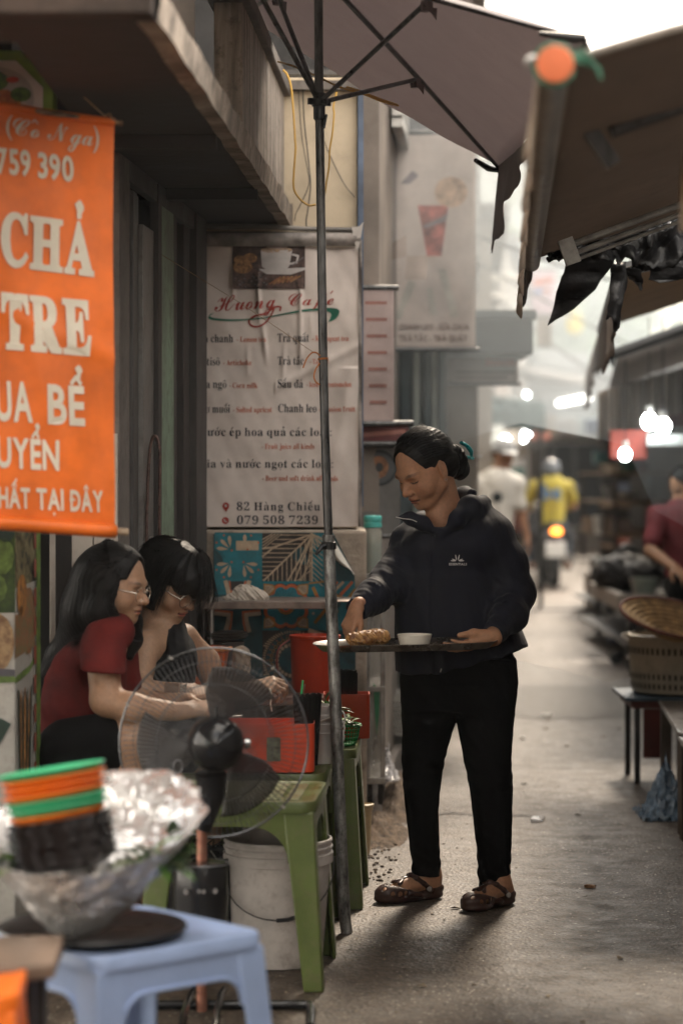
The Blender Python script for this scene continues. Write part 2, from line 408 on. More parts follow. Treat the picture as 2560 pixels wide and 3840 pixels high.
def sdf_mesh(prims, res, post=None, pad=0.02):
    los, his = zip(*[pbb(q) for q in prims if q['op'] == 'u'])
    lo = np.min(los, axis=0)-pad; hi = np.max(his, axis=0)+pad; C = 4
    n = (np.ceil((hi-lo)/(res*C)).astype(int)+1)
    ax = [lo[i]+np.arange(n[i])*res*C for i in range(3)]
    g = np.stack(np.meshgrid(*ax, indexing='ij'), -1).reshape(-1, 3)
    dc = peval(prims, g, post).reshape(n)
    act = np.abs(dc) < res*C*1.9+0.004
    N = (n-1)*C+1
    A = np.repeat(np.repeat(np.repeat(act[:-1, :-1, :-1] | act[1:, 1:, 1:] | act[1:, :-1, :-1] | act[:-1, 1:, :-1] | act[:-1, :-1, 1:] | act[1:, 1:, :-1] | act[1:, :-1, 1:] | act[:-1, 1:, 1:], C, 0), C, 1), C, 2)
    D = np.repeat(np.repeat(np.repeat(dc, C, 0), C, 1), C, 2)[:N[0], :N[1], :N[2]].astype(np.float32)
    Af = np.zeros(tuple(N), bool); Af[:A.shape[0], :A.shape[1], :A.shape[2]] = A
    idx = np.argwhere(Af); D[Af] = peval(prims, lo+idx*res, post)
    S = D < 0
    cells = np.zeros(tuple(N-1), np.uint8)
    for a in (0, 1):
        for b in (0, 1):
            for c in (0, 1): cells += S[a:N[0]-1+a, b:N[1]-1+b, c:N[2]-1+c]
    mix = (cells > 0) & (cells < 8); ci = np.argwhere(mix); vid = np.full(tuple(N-1), -1, np.int64); vid[mix] = np.arange(len(ci))
    acc = np.zeros((len(ci), 3)); cnt = np.zeros(len(ci))
    corners = [(a, b, c) for a in (0, 1) for b in (0, 1) for c in (0, 1)]
    for i in range(8):
        for j in range(i+1, 8):
            p, q = corners[i], corners[j]
            if sum(abs(x-y) for x, y in zip(p, q)) != 1: continue
            da = D[ci[:, 0]+p[0], ci[:, 1]+p[1], ci[:, 2]+p[2]]; db = D[ci[:, 0]+q[0], ci[:, 1]+q[1], ci[:, 2]+q[2]]
            cr = (da < 0) != (db < 0); t = np.where(cr, da/(da-db+1e-12), 0)
            acc += np.where(cr[:, None], np.array(p)+t[:, None]*(np.array(q)-np.array(p)), 0); cnt += cr
    V = lo+(ci+acc/np.maximum(cnt, 1)[:, None])*res; F = []
    for axn in range(3):
        sl0 = [slice(None)]*3; sl1 = [slice(None)]*3; sl0[axn] = slice(0, -1); sl1[axn] = slice(1, None)
        s0 = S[tuple(sl0)]; s1 = S[tuple(sl1)]; e = np.argwhere(s0 != s1); o = [i for i in range(3) if i != axn]
        ok = (e[:, o[0]] > 0) & (e[:, o[1]] > 0) & (e[:, o[0]] < N[o[0]]-1) & (e[:, o[1]] < N[o[1]]-1); e = e[ok]
        sg = s0[e[:, 0], e[:, 1], e[:, 2]]
        def at(d0, d1):
            w = e.copy(); w[:, o[0]] -= d0; w[:, o[1]] -= d1; return vid[w[:, 0], w[:, 1], w[:, 2]]
        q = np.stack([at(1, 1), at(0, 1), at(0, 0), at(1, 0)], 1)
        flip = sg if axn != 1 else ~sg
        q[~flip] = q[~flip][:, ::-1]; F.append(q)
    F = np.concatenate(F); F = F[(F >= 0).all(axis=1)]
    return V, F
def relax(V, F, it=1, w=0.5):
    e = np.concatenate([F[:, [0, 1]], F[:, [1, 2]], F[:, [2, 3]], F[:, [3, 0]]]); e = np.concatenate([e, e[:, ::-1]])
    for _ in range(it):
        s = np.zeros_like(V); c = np.bincount(e[:, 0], minlength=len(V)).astype(float)
        for k in range(3): s[:, k] = np.bincount(e[:, 0], weights=V[e[:, 1], k], minlength=len(V))
        V = V*(1-w)+w*s/np.maximum(c, 1)[:, None]
    return V
def sdf_obj(name, prims, res, mats, parent=None, post=None, colf=None, it=1, loc=None, keep=None, **kw):
    V, F = sdf_mesh(prims, res, post); V = relax(V, F, it)
    if keep is not None:
        ok = keep(V[F].mean(axis=1)); F = F[ok]; u = np.unique(F); mp = np.full(len(V), -1); mp[u] = np.arange(len(u)); V = V[u]; F = mp[F]
    mb = MB(); mb.v = V.tolist(); mb.f = F.tolist(); mb.mi = [0]*len(F)
    if colf is not None: c = np.ones((len(V), 4)); c[:, :3] = colf(V); mb.col = c
    return mb.build(name, mats, parent, angle=180, loc=loc, **kw)
def nz(p, f, seed=0):
    """cheap smooth vector noise in numpy, about -1..1"""
    x, y, z = p[:, 0]*f, p[:, 1]*f, p[:, 2]*f; s = seed*1.37
    return (np.sin(x*1.7+y*2.3+z*1.1+s)+0.7*np.sin(x*3.1-y*1.3+z*2.7+1.7*s+1)+0.5*np.sin(-x*2.2+y*4.7-z*3.3+s*0.4)+0.35*np.sin(x*6.3+y*5.1+z*4.9-s))/2.55

# ------------------------------------------------------------------ people: head, hands, hair
def head_matrix(c, yaw, pitch, roll=0, s=1.0):
    """yaw 0 looks at the camera, 90 to the left, -90 to the right; pitch looks down"""
    y, p = R(yaw), R(pitch); f0 = Vector((-math.sin(y), -math.cos(y), 0)); z = Vector((0, 0, 1))
    f = f0*math.cos(p)-z*math.sin(p); u = z*math.cos(p)+f0*math.sin(p); r = f.cross(u)
    M = Matrix((r, f, u)).transposed(); M = M @ Matrix.Rotation(R(roll), 3, 'Y')
    return Matrix.Translation(Vector(c)) @ (M*s).to_4x4()
def head_prims(full=0.0, nose=1.0):
    q = [pe((0, -.014, .035), (.073, .094, .086), k=.01), pe((0, .022, -.008), (.062, .066, .082), k=.02)]
    for x in (-1, 1):
        q += [pc((x*.052, .004, -.05), (x*.026, .05, -.088), .022+full*.003, .018, k=.022), pe((x*.04, .052, -.034), (.027+full*.003, .026, .03), k=.02),
              pe((x*.06, .02, -.005), (.014, .03, .03), k=.02)]
    q += [pe((0, .062, -.09), (.024, .022, .018), k=.02), pe((0, .05, -.06), (.036, .034, .03), k=.02), pc((-.034, .074, .017), (.034, .074, .017), .0125, k=.016)]
    for x in (-1, 1): q += [pe((x*.032, .09, .0), (.019, .015, .0105), k=.012, op='s')]
    for x in (-1, 1): q += [pe((x*.0315, .0665, -.001), (.0155, .0125, .0125), k=.004)]
    q += [pc((0, .079, .01), (0, .1+.004*nose, -.03), .0068, .0105*nose, k=.012), pc((0, .1, -.031), (0, .086, -.043), .008, .006, k=.008)]
    for x in (-1, 1): q += [pe((x*.0125, .09, -.034), (.008, .0095, .0078), k=.006)]
    for x in (-1, 1): q += [pe((x*.0065, .096, -.0425), (.0038, .005, .004), k=.003, op='s')]
    q += [pe((0, .085, -.0575), (.021, .0085, .0065), k=.007), pe((0, .083, -.069), (.017, .0095, .0072), k=.007), pe((0, .074, -.0635), (.026, .02, .0018), k=.0035, op='s'),
          pe((0, .0915, -.079), (.016, .006, .005), k=.01, op='s')]
    for x in (-1, 1):
        T = Matrix.Rotation(R(-x*22), 3, 'Z') @ Matrix.Rotation(R(10), 3, 'X')
        q += [pe((x*.0765, -.012, -.004), (.0065, .0215, .035), M=T, k=.006), pe((x*.076, -.004, -.03), (.006, .009, .011), M=T, k=.006), pe((x*.0835, -.011, .001), (.006, .0125, .022), M=T, k=.004, op='s'),
              pe((x*.0795, -.0095, -.003), (.003, .0045, .01), M=T, k=.004)]
    return q
def face_color(M, skin, lip, browc, lid=0.0):
    Mi = np.array(M.inverted())
    def f(V):
        l = np.c_[V, np.ones(len(V))] @ Mi[:3].T; x, y, z = l[:, 0], l[:, 1], l[:, 2]; ax = np.abs(x)
        c = np.tile(np.array(skin), (len(V), 1))
        def mixc(w, col):
            w = np.clip(w, 0, 1)[:, None]; c[:] = c*(1-w)+np.array(col)*w
        near = (y > .03) & (np.abs(z) < .13) & (ax < .09)
        blush = np.exp(-(((ax-.042)/.02)**2+((z+.032)/.02)**2))*near; mixc(blush*.22, (skin[0]*.95, skin[1]*.62, skin[2]*.6))
        mixc(np.exp(-((x/.012)**2+((z+.033)/.012)**2))*near*.25*(y > .08), (skin[0]*.95, skin[1]*.62, skin[2]*.6))
        w = 1-((x/.021)**2+((z+.0633)/.0112)**2); mixc((w > 0)*np.minimum(w*3, 1)*(y > .06)*.85, lip)
        mixc(((ax < .022) & (np.abs(z+.0635+.002*(ax/.02)**2) < .0016) & (y > .06)).astype(float)*.8, (.09, .03, .025))
        e = (ax-.0315)/.0165; zl = -.0055+.0035*e*e
        mixc(((np.abs(e) < 1) & (np.abs(z-zl) < .0021) & near)*.88, (.02, .012, .01))
        mixc(np.exp(-(((ax-.0315)/.018)**2+((z-.008)/.004)**2))*near*.35, (skin[0]*.5, skin[1]*.4, skin[2]*.38))
        b = (ax-.033)/.02; zb = .0235-.005*b*b+.002*b; mixc((np.clip(1.25-np.abs(b), 0, 1))*(np.abs(z-zb) < .0042)*near*.75, browc)
        mixc(((np.abs(ax-.007) < .0035) & (np.abs(z+.0425) < .0028) & (y > .08))*.8, (.06, .02, .015))
        return c
    return f
def hand_prims(W, fwd, nrm, side, curls, spread=0.06, thumb=None, s=1.0, tl=1.0):
    """W wrist, fwd along the hand, nrm out of the back of the hand, side +1/-1 puts the thumb at fwd x nrm * side"""
    W = Vector(W); f = Vector(fwd).normalized(); n = Vector(nrm); n = (n-f*n.dot(f)).normalized(); lat = f.cross(n)*side
    q = []; offs = (.029, .0095, -.0095, -.027); kd = (.086, .091, .086, .077)
    seg = ((.040, .025, .021), (.044, .028, .022), (.041, .026, .021), (.032, .02, .018)); rr = ((.0095, .0085, .0075, .0062), (.0097, .0087, .0077, .0064), (.0092, .0083, .0073, .006), (.0083, .0073, .0065, .0053))
    q += [pc(W-f*.02*s, W+f*.02*s, .024*s, .025*s, k=.01)]
    for i in range(4):
        K = W+(f*kd[i]+lat*offs[i])*s; q.append(pc(W+(f*.012+lat*offs[i]*.6)*s, K, .0145*s, .0108*s, k=.012*s))
        d = (f+lat*spread*(1.5-i)).normalized(); p = K; a = 0
        cs = curls[i] if hasattr(curls[i], '__len__') else (curls[i],)*3
        for j in range(3):
            a += cs[j]; dd = (d*math.cos(R(a))-n*math.sin(R(a))); p2 = p+dd*seg[i][j]*s
            q.append(pc(p, p2, rr[i][j]*s, rr[i][j+1]*s, k=.0035*s)); p = p2
    th = thumb or ((.55, .75, -.35), (.85, .25, -.45)); B = W+(f*.022+lat*.024)*s; p = B; L3 = (.042*tl, .032*tl, .026*tl); r3 = (.0145, .0115, .0105, .0078)
    for j in range(3):
        t = Vector(th[min(j, len(th)-1)]); dd = (f*t.x+lat*t.y+n*t.z).normalized(); p2 = p+dd*L3[j]*s
        q.append(pc(p, p2, r3[j]*s, r3[j+1]*s, k=(.012 if j == 0 else .004)*s)); p = p2
    return q
def strands(name, paths, r, material, parent, jit=0.004, per=10, seed=1, kind=None, seg=3, taper=0.25):
    """many thin tapering locks that follow guide paths; one mesh of hair"""
    rd = random.Random(seed); mb = MB()
    for g in paths:
        g = [Vector(a) for a in g]
        for _ in range(per):
            o = Vector((rd.gauss(0, jit), rd.gauss(0, jit), rd.gauss(0, jit))); w = rd.uniform(0.5, 1.7); ph = rd.uniform(0, 6.28); n = len(g)-1
            pts = [a+o*(0.3+w*i/n)+Vector((math.sin(ph+i*1.3), math.cos(ph+i*1.7), 0))*jit*0.4*i/n for i, a in enumerate(g)]
            rr = r*rd.uniform(0.6, 1.2); mb.tube(pts, [rr*(1-(1-taper)*(i/n)**2) for i in range(n+1)], seg, cap=False)
    return mb.build(name, material, parent, angle=180, kind=kind)
# ------------------------------------------------------------------ materials of the setting
def asphalt():
    m = bpy.data.materials.new('asphalt'); m.use_nodes = True; n = m.node_tree; lk = n.links.new; b = n.nodes['Principled BSDF']
    tc = n.nodes.new('ShaderNodeTexCoord')
    def noise(s, d=6, r=0.6):
        q = n.nodes.new('ShaderNodeTexNoise'); q.inputs['Scale'].default_value = s; q.inputs['Detail'].default_value = d; q.inputs['Roughness'].default_value = r; lk(tc.outputs['Object'], q.inputs['Vector']); return q
    def ramp(src, p0, c0, p1, c1):
        q = n.nodes.new('ShaderNodeValToRGB'); e = q.color_ramp.elements; e[0].position = p0; e[0].color = (*c0, 1); e[1].position = p1; e[1].color = (*c1, 1); lk(src, q.inputs[0]); return q.outputs[0]
    def mix(a, bb, f, t='MIX'):
        q = n.nodes.new('ShaderNodeMixRGB'); q.blend_type = t
        for i, s in ((1, a), (2, bb), (0, f)):
            if isinstance(s, (tuple, float, int)): q.inputs[i].default_value = (*s, 1) if isinstance(s, tuple) else s
            else: lk(s, q.inputs[i])
        return q.outputs[0]
    base = ramp(noise(.5).outputs['Fac'], .3, (.050, .037, .027), .7, (.076, .058, .043))
    pat = ramp(noise(5.5, 8, .75).outputs['Fac'], .42, (.036, .026, .019), .6, (.095, .073, .055)); base = mix(base, pat, .25)
    vo = n.nodes.new('ShaderNodeTexVoronoi'); vo.inputs['Scale'].default_value = 85; vo.inputs['Randomness'].default_value = 1.0; lk(tc.outputs['Object'], vo.inputs['Vector'])
    vc = n.nodes.new('ShaderNodeSeparateColor'); lk(vo.outputs['Color'], vc.inputs[0])
    agg = ramp(vc.outputs[0], .0, (.5, .5, .5), 1.0, (1.6, 1.52, 1.4)); base = mix(base, agg, .9, 'MULTIPLY')
    sel = ramp(vc.outputs[1], .9, (0, 0, 0), .91, (1, 1, 1)); inn = ramp(vo.outputs['Distance'], .34, (1, 1, 1), .42, (0, 0, 0))
    pres = ramp(noise(2.1, 4).outputs['Fac'], .44, (.15, .15, .15), .6, (1, 1, 1))
    f = mix(mix(sel, inn, 1.0, 'MULTIPLY'), pres, 1.0, 'MULTIPLY'); base = mix(base, (.42, .38, .32), f)
    st = ramp(noise(9, 8, .75).outputs['Fac'], .56, (1, 1, 1), .74, (.62, .58, .55)); base = mix(base, st, 1.0, 'MULTIPLY')
    lk(base, b.inputs['Base Color'])
    ro = ramp(noise(9, 7, .7).outputs['Fac'], .35, (.46, .46, .46), .65, (.66, .66, .66)); lk(ro, b.inputs['Roughness'])
    bp = n.nodes.new('ShaderNodeBump'); bp.inputs['Strength'].default_value = 1.0; bp.inputs['Distance'].default_value = .006
    hh = mix(vo.outputs['Distance'], noise(38, 6).outputs['Fac'], .6); lk(hh, bp.inputs['Height']); lk(bp.outputs[0], b.inputs['Normal'])
    return m
ASPH = asphalt()
PLASTER = mat('old_plaster', (.42, .35, .28), .85, var=.3, vscale=3, bump=.5, bscale=40, bdist=.01, dirt=.75, dirtcol=(.07, .055, .045))
CONC = mat('grey_concrete', (.15, .13, .115), .85, var=.35, vscale=2.2, bump=.5, bscale=30, bdist=.01, dirt=.8, dirtcol=(.045, .038, .032))
BEIGE = mat('beige_wall_paint', (.56, .46, .33), .8, var=.16, vscale=1.6, bump=.25, bscale=25, dirt=.35, dirtcol=(.16, .12, .09))
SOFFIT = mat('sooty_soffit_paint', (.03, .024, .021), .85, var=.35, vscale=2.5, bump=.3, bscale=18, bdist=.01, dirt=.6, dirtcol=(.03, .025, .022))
STREAK = mat('rain_streaked_concrete', (.34, .29, .245), .85, var=.5, vscale=9, stretch=(2.2, 2.2, .16), bump=.4, bscale=30, dirt=.8, dirtcol=(.06, .045, .04))
DARKM = mat('blackened_steel', (.035, .033, .033), .5, .4, var=.3, bump=.2)
BLACKP = mat('black_plastic', (.012, .012, .013), .32, var=.3, bump=.1, bscale=90)
TARP = mat('black_tarpaulin', (.014, .014, .016), .42, var=.4, vscale=8, bump=.8, bscale=9, bdist=.02)
STEEL = mat('brushed_steel', (.42, .40, .38), .34, .85, var=.25, vscale=14, stretch=(1, 8, 8), bump=.1, dirt=.5, dirtcol=(.08, .06, .05))
GALV = mat('galvanised_pipe', (.30, .30, .29), .42, .7, var=.55, vscale=42, stretch=(1, 1, .35), bump=.3, bscale=70, dirt=.8, dirtcol=(.05, .04, .035))
GALVD = mat('dark_painted_pipe', (.095, .095, .095), .38, .55, var=.4, vscale=40, stretch=(1, 1, .3), bump=.15, dirt=.4)
WOOD = mat('worn_wood', (.22, .14, .08), .65, var=.4, vscale=12, stretch=(1, 6, 6), bump=.4)
ALU = mat('aluminium_frame', (.38, .37, .35), .42, .6, var=.3, vscale=10, bump=.15, dirt=.55, dirtcol=(.10, .08, .07))
SKYW = mat('bright_wall_paint', (.72, .70, .66), .8, var=.15)

# ------------------------------------------------------------------ ground, kerb
mb = MB(); mb.grid(lambda u, v: Vector((-40+80*u, -20+200*v, 0.004*hnoise(u*260, v*600) if 0 else 0)), 40, 100)
mb.build('ground', ASPH, smooth=False, kind='structure')
XL = lambda Y: np.interp(Y, [9.3, 10, 12, 14, 20, 30, 60], [.09, .14, .30, .62, 1.0, 1.55, 3.6])
mb = MB()
ys = [9.5, 10, 10.8, 11.6, 12.4, 13.5, 15, 18, 24, 32, 60]
for a, b in zip(ys, ys[1:]):
    xa, xb = float(XL(a))+.02, float(XL(b))+.02
    mb.hexa([(-3, a, -.02), (xa, a, -.02), (xb, b, -.02), (-3, b, -.02)], [(-3, a, .105), (xa-.012, a, .105), (xb-.012, b, .105), (-3, b, .105)])
mb.build('pavement', CONC, smooth=False, bevel=.008, kind='structure')
# red painted doorstep on the pavement
MB().box2((-.4, 11.2, .105), (.22, 13.0, .15)).build('doorstep', mat('red_floor_paint', (.23, .085, .06), .7, var=.3, bump=.2), smooth=False, bevel=.01, kind='structure')
# soil and rubble heaped at the end of the kerb
rd = random.Random(3)
def heapf(c, rx, ry, h, seed, n=34):
    def f(u, v):
        x, y = u*2-1, v*2-1; r = math.hypot(x, y); a = max(0, 1-r*r)
        k = 1+.35*hnoise(x*3+seed, y*3, seed)
        return Vector((c[0]+x*rx, c[1]+y*ry, c[2]-.01+h*a*a*k+.18*h*a*hnoise(x*11+seed, y*13, 2)+.06*h*a*hnoise(x*31, y*37, seed)))
    return f
mb = MB(); mb.grid(heapf((.13, 9.6, 0), .17, .5, .085, 1), 50, 60); mb.grid(heapf((.24, 10.6, .0), .14, .9, .1, 4), 40, 60)
mb.build('soil_heap', mat('dry_soil', (.16, .115, .08), .95, var=.5, vscale=30, bump=.9, bscale=120, bdist=.01), kind='stuff', angle=180)
mb = MB()
for _ in range(240):
    Y = rd.uniform(8.4, 11.5); x = float(XL(max(Y, 9.4)))+abs(rd.gauss(0, .06)); s = rd.uniform(.002, .009)
    mb.sphere((x, Y, s*.5), (s, s*rd.uniform(.6, 1), s*.6), 6, 4)
mb.build('rubble', mat('rubble_stone', (.2, .16, .125), .9, var=.5, vscale=40), kind='stuff', smooth=False)
# fine pale chips ground into the asphalt
mb = MB()
for _ in range(9500):
    Y = 5.2+8*rd.random()**1.5; X = rd.uniform(-.5, 1.9)*(.7+.06*Y); k = rd.uniform(.3, 1)**4*.0055+.001
    if X > .1*Y+.35 or X < -.2: continue
    a = rd.uniform(0, 3.14); c, s = math.cos(a)*k, math.sin(a)*k; z = .0008+rd.uniform(0, .0016); t = rd.uniform(-.4, .4)*k
    mb.add([(X-c, Y-s, z), (X+s*.6, Y-c*.6, z+t), (X+c, Y+s, z), (X-s*.6, Y+c*.6, z-t*.5)], [(0, 1, 2, 3)])
mb.build('grit', mat('pale_grit', (.40, .36, .29), .4, var=.5, vscale=60, bump=0), kind='stuff', smooth=False)
mb = MB()
for _ in range(90):
    Y = rd.uniform(6.2, 9.0); X = rd.uniform(-.35, .2)+ (Y-7.5)*.02; l = rd.uniform(.002, .007); a = rd.uniform(0, 6.3)
    mb.box((X, Y, .002), (l, l*.5, .002), Matrix.Rotation(a, 3, 'Z'))
mb.build('crumbs', mat('food_crumbs', (.42, .34, .22), .8, var=.4), kind='stuff', smooth=False)

# ------------------------------------------------------------------ left building: soffit slab, parapet, wall
bl = thing('shop_building', 'dark shophouse on the left with its heavy concrete balcony slab over the alley', 'building', (-1.2, 7.5, 0))
EX = lambda Y: -.39+.0456*(Y-5.2)
mb = MB()
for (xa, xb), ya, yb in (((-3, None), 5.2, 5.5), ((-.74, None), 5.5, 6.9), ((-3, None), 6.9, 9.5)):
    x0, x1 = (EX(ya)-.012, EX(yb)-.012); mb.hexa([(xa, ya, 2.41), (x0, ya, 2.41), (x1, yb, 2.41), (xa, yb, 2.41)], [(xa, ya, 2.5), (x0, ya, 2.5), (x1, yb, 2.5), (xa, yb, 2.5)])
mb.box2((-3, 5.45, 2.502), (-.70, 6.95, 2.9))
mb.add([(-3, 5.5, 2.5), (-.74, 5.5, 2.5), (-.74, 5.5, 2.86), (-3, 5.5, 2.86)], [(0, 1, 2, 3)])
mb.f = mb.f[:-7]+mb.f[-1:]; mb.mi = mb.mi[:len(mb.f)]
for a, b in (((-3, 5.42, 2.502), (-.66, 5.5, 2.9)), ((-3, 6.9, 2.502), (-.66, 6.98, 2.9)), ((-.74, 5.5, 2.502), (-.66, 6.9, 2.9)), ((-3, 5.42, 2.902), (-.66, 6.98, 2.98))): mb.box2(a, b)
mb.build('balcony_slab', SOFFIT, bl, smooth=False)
mb = MB(); ny = 60
def edgeq(z0, z1, dx0, dx1, a, b):
    def f(u, v):
        Y = a+(b-a)*u; z = z0+(z1-z0)*v
        return Vector((EX(Y)+dx0+(dx1-dx0)*v+.003*hnoise(Y*5, z*9), Y, z+.004*hnoise(Y*7, 2)))
    return f
mb.grid(edgeq(2.405, 2.475, -.004, .004, 5.2, 9.5), 120, 2); mb.grid(edgeq(2.475, 2.49, .004, -.03, 5.2, 9.5), 120, 1); mb.grid(edgeq(2.404, 2.405, -.05, -.004, 5.2, 9.5), 120, 1)
mb.box2((-3, 9.497, 2.402), (EX(9.5)+.0035, 9.508, 2.49))
mb.build('slab_edge', mat('worn_slab_edge', (.33, .275, .225), .85, var=.45, vscale=7, bump=.6, bscale=25, bdist=.01, dirt=.85, dirtcol=(.05, .04, .035)), bl)
mb = MB(); mb.hexa([(EX(7.6)-.12, 7.6, 2.48), (EX(7.6)-.03, 7.6, 2.48), (EX(9.49)-.03, 9.49, 2.48), (EX(9.49)-.12, 9.49, 2.48)], [(EX(7.6)-.12, 7.6, 2.91), (EX(7.6)-.03, 7.6, 2.91), (EX(9.49)-.03, 9.49, 2.91), (EX(9.49)-.12, 9.49, 2.91)])
mb.build('parapet', STREAK, bl, smooth=False)
mb = MB(); mb.hexa([(EX(7.5)-.14, 7.5, 2.91), (EX(7.5)-.005, 7.5, 2.91), (EX(9.52)-.005, 9.52, 2.91), (EX(9.52)-.14, 9.52, 2.91)], [(EX(7.5)-.14, 7.5, 2.96), (EX(7.5)-.005, 7.5, 2.96), (EX(9.52)-.005, 9.52, 2.96), (EX(9.52)-.14, 9.52, 2.96)])
mb.build('parapet_coping', CONC, bl, smooth=False, bevel=.006)
# front beam of the slab nearest the camera
mb = MB(); mb.box2((-3, 5.14, 2.408), (EX(5.2)-.012, 5.197, 2.72)); mb.build('beam', mat('dark_brown_beam', (.06, .042, .034), .85, var=.5, vscale=6, bump=.4, dirt=.6), bl, smooth=False, bevel=.006)
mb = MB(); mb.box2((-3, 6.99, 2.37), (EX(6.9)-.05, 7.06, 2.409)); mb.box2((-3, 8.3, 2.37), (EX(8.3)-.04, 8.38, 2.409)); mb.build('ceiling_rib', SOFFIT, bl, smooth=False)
mb = MB(); mb.box2((-3.2, -9, 2.6), (-1.1, 9.6, 7.5)); mb.build('upper_wall', mat('stained_upper_wall', (.30, .27, .22), .85, var=.3, vscale=2, dirt=.6), bl, smooth=False)
# oblique shop front wall under the slab
WX = lambda Y: -1.233+.0744*Y
WY = lambda px: 11180.0/(1955-px)
def wallpanel(name, pa, pb, z0, z1, m, off=0.0, th=.03, bevel=.003):
    a, b = WY(pa), WY(pb)
    q = MB(); q.hexa([(WX(a)+off-th, a, z0), (WX(a)+off, a, z0), (WX(b)+off, b, z0), (WX(b)+off-th, b, z0)], [(WX(a)+off-th, a, z1), (WX(a)+off, a, z1), (WX(b)+off, b, z1), (WX(b)+off-th, b, z1)])
    return q.build(name, m, bl, smooth=False, bevel=bevel)
GREEND = mat('faded_green_door_paint', (.20, .28, .20), .6, var=.3, vscale=5, bump=.2, dirt=.7, dirtcol=(.05, .04, .03))
DKM = mat('dark_brown_jamb_paint', (.035, .028, .025), .6, var=.35, vscale=6, bump=.2)
GRM = mat('grey_shutter_paint', (.09, .085, .082), .5, .3, var=.3, vscale=5, bump=.2, dirt=.5)
wallpanel('pillar', 425, 462, 0, 2.4, CONC, .02, .1)
wallpanel('door_jamb', 463, 478, 0, 2.4, DKM, .01)
for a, b, o in ((479, 500, -.01), (501, 515, .0), (516, 532, -.01)): wallpanel('shutter_track', a, b, 0, 2.33, GRM, o)
wallpanel('shutter_panel', 533, 572, 0, 2.24, mat('pale_grey_shutter', (.19, .18, .17), .45, .3, var=.25, vscale=5, bump=.2, dirt=.5), .005)
wallpanel('door_jamb', 573, 586, 0, 2.4, DKM, .02)
wallpanel('green_door', 587, 640, 0, 2.37, GREEND, .012)
wallpanel('door_jamb', 641, 664, 0, 2.4, DKM, .0)
wallpanel('door_jamb', 690, 712, 0, 2.4, DKM, .0); wallpanel('door_jamb', 713, 752, 0, 2.4, mat('dark_grey_jamb', (.05, .045, .042), .6, var=.3), .025)
wallpanel('door_head', 463, 752, 2.34, 2.405, DKM, .015)
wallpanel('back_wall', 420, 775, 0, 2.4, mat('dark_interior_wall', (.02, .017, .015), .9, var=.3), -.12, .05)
q = MB(); q.box((WX(7.86)+.03, 7.86, 1.18), (.012, .03, .09)); q.cyl((WX(7.86)+.035, 7.86, 1.18), (WX(7.86)+.055, 7.86, 1.18), .012, seg=12)
q.build('door_lock', STEEL, bl, bevel=.002)
# wall slab behind the seated women, with two board joints
sl = thing('grey_wall_board', 'rough grey cement board fixed upright behind the woman in the dark red shirt', 'board', (-.86, 7.3, .8))
xs = [(187, 352), (353, 445)]
for a, b in xs:
    A = P(a, 0, 7.285); B = P(b, 0, 7.285); q = MB(); q.box2((A.x, 7.285, .8), (B.x-.003, 7.303, 1.55)); q.build('board_panel', mat('weathered_cement_board', (.42, .38, .33), .9, var=.3, vscale=3, bump=.5, bscale=60, bdist=.006, dirt=.6, dirtcol=(.2, .17, .14), stretch=(1, 1, .5)), sl, smooth=False, bevel=.002)
q = MB(); q.tube([P(300, 1962, 7.28), P(302, 1985, 7.275), P(310, 1992, 7.275)], .004, 6); q.build('hook', DARKM, sl)
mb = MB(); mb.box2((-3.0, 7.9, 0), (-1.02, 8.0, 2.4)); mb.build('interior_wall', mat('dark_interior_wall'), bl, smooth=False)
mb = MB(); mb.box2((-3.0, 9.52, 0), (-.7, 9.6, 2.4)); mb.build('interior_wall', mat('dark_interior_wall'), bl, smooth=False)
# bamboo pole leaning in the doorway
mb = MB(); pts = [P(684, 2120, 8.95), P(676, 1800, 8.96), P(668, 1560, 8.97)]; base = Vector((pts[0].x+.01, 8.93, 0))
mb.tube([base]+pts, [.013, .0125, .0115, .010], 10)
for k in range(9):
    t = k/8.5; p = base.lerp(pts[2], t); mb.tube([p-Vector((0, 0, .006)), p, p+Vector((0, 0, .006))], [.0125, .0145, .0125], 10, cap=False)
mb.build('bamboo_pole', mat('yellow_bamboo', (.42, .27, .11), .5, var=.3, vscale=15, stretch=(1, 1, .2)), loc=base, label='yellow bamboo pole propped upright in the dark doorway beside the drinks menu', cat='bamboo pole')
# bent pipe handle in front of green door
mb = MB(); Yh = 7.9
mb.tube(bez([P(548, 2120, Yh), P(552, 1900, Yh), P(560, 1720, Yh), P(570, 1650, Yh), P(582, 1635, Yh), P(594, 1655, Yh), P(600, 1720, Yh), P(598, 1900, Yh), P(596, 2120, Yh)], 5), .0052, 8)
mb.build('pipe_loop', mat('rusty_pipe', (.14, .085, .07), .5, .5, var=.4, vscale=40), loc=(P(572, 2120, Yh).x, Yh, P(0, 2120, Yh).z), label='thin rusty pipe bent into a tall narrow loop before the green door', cat='pipe')

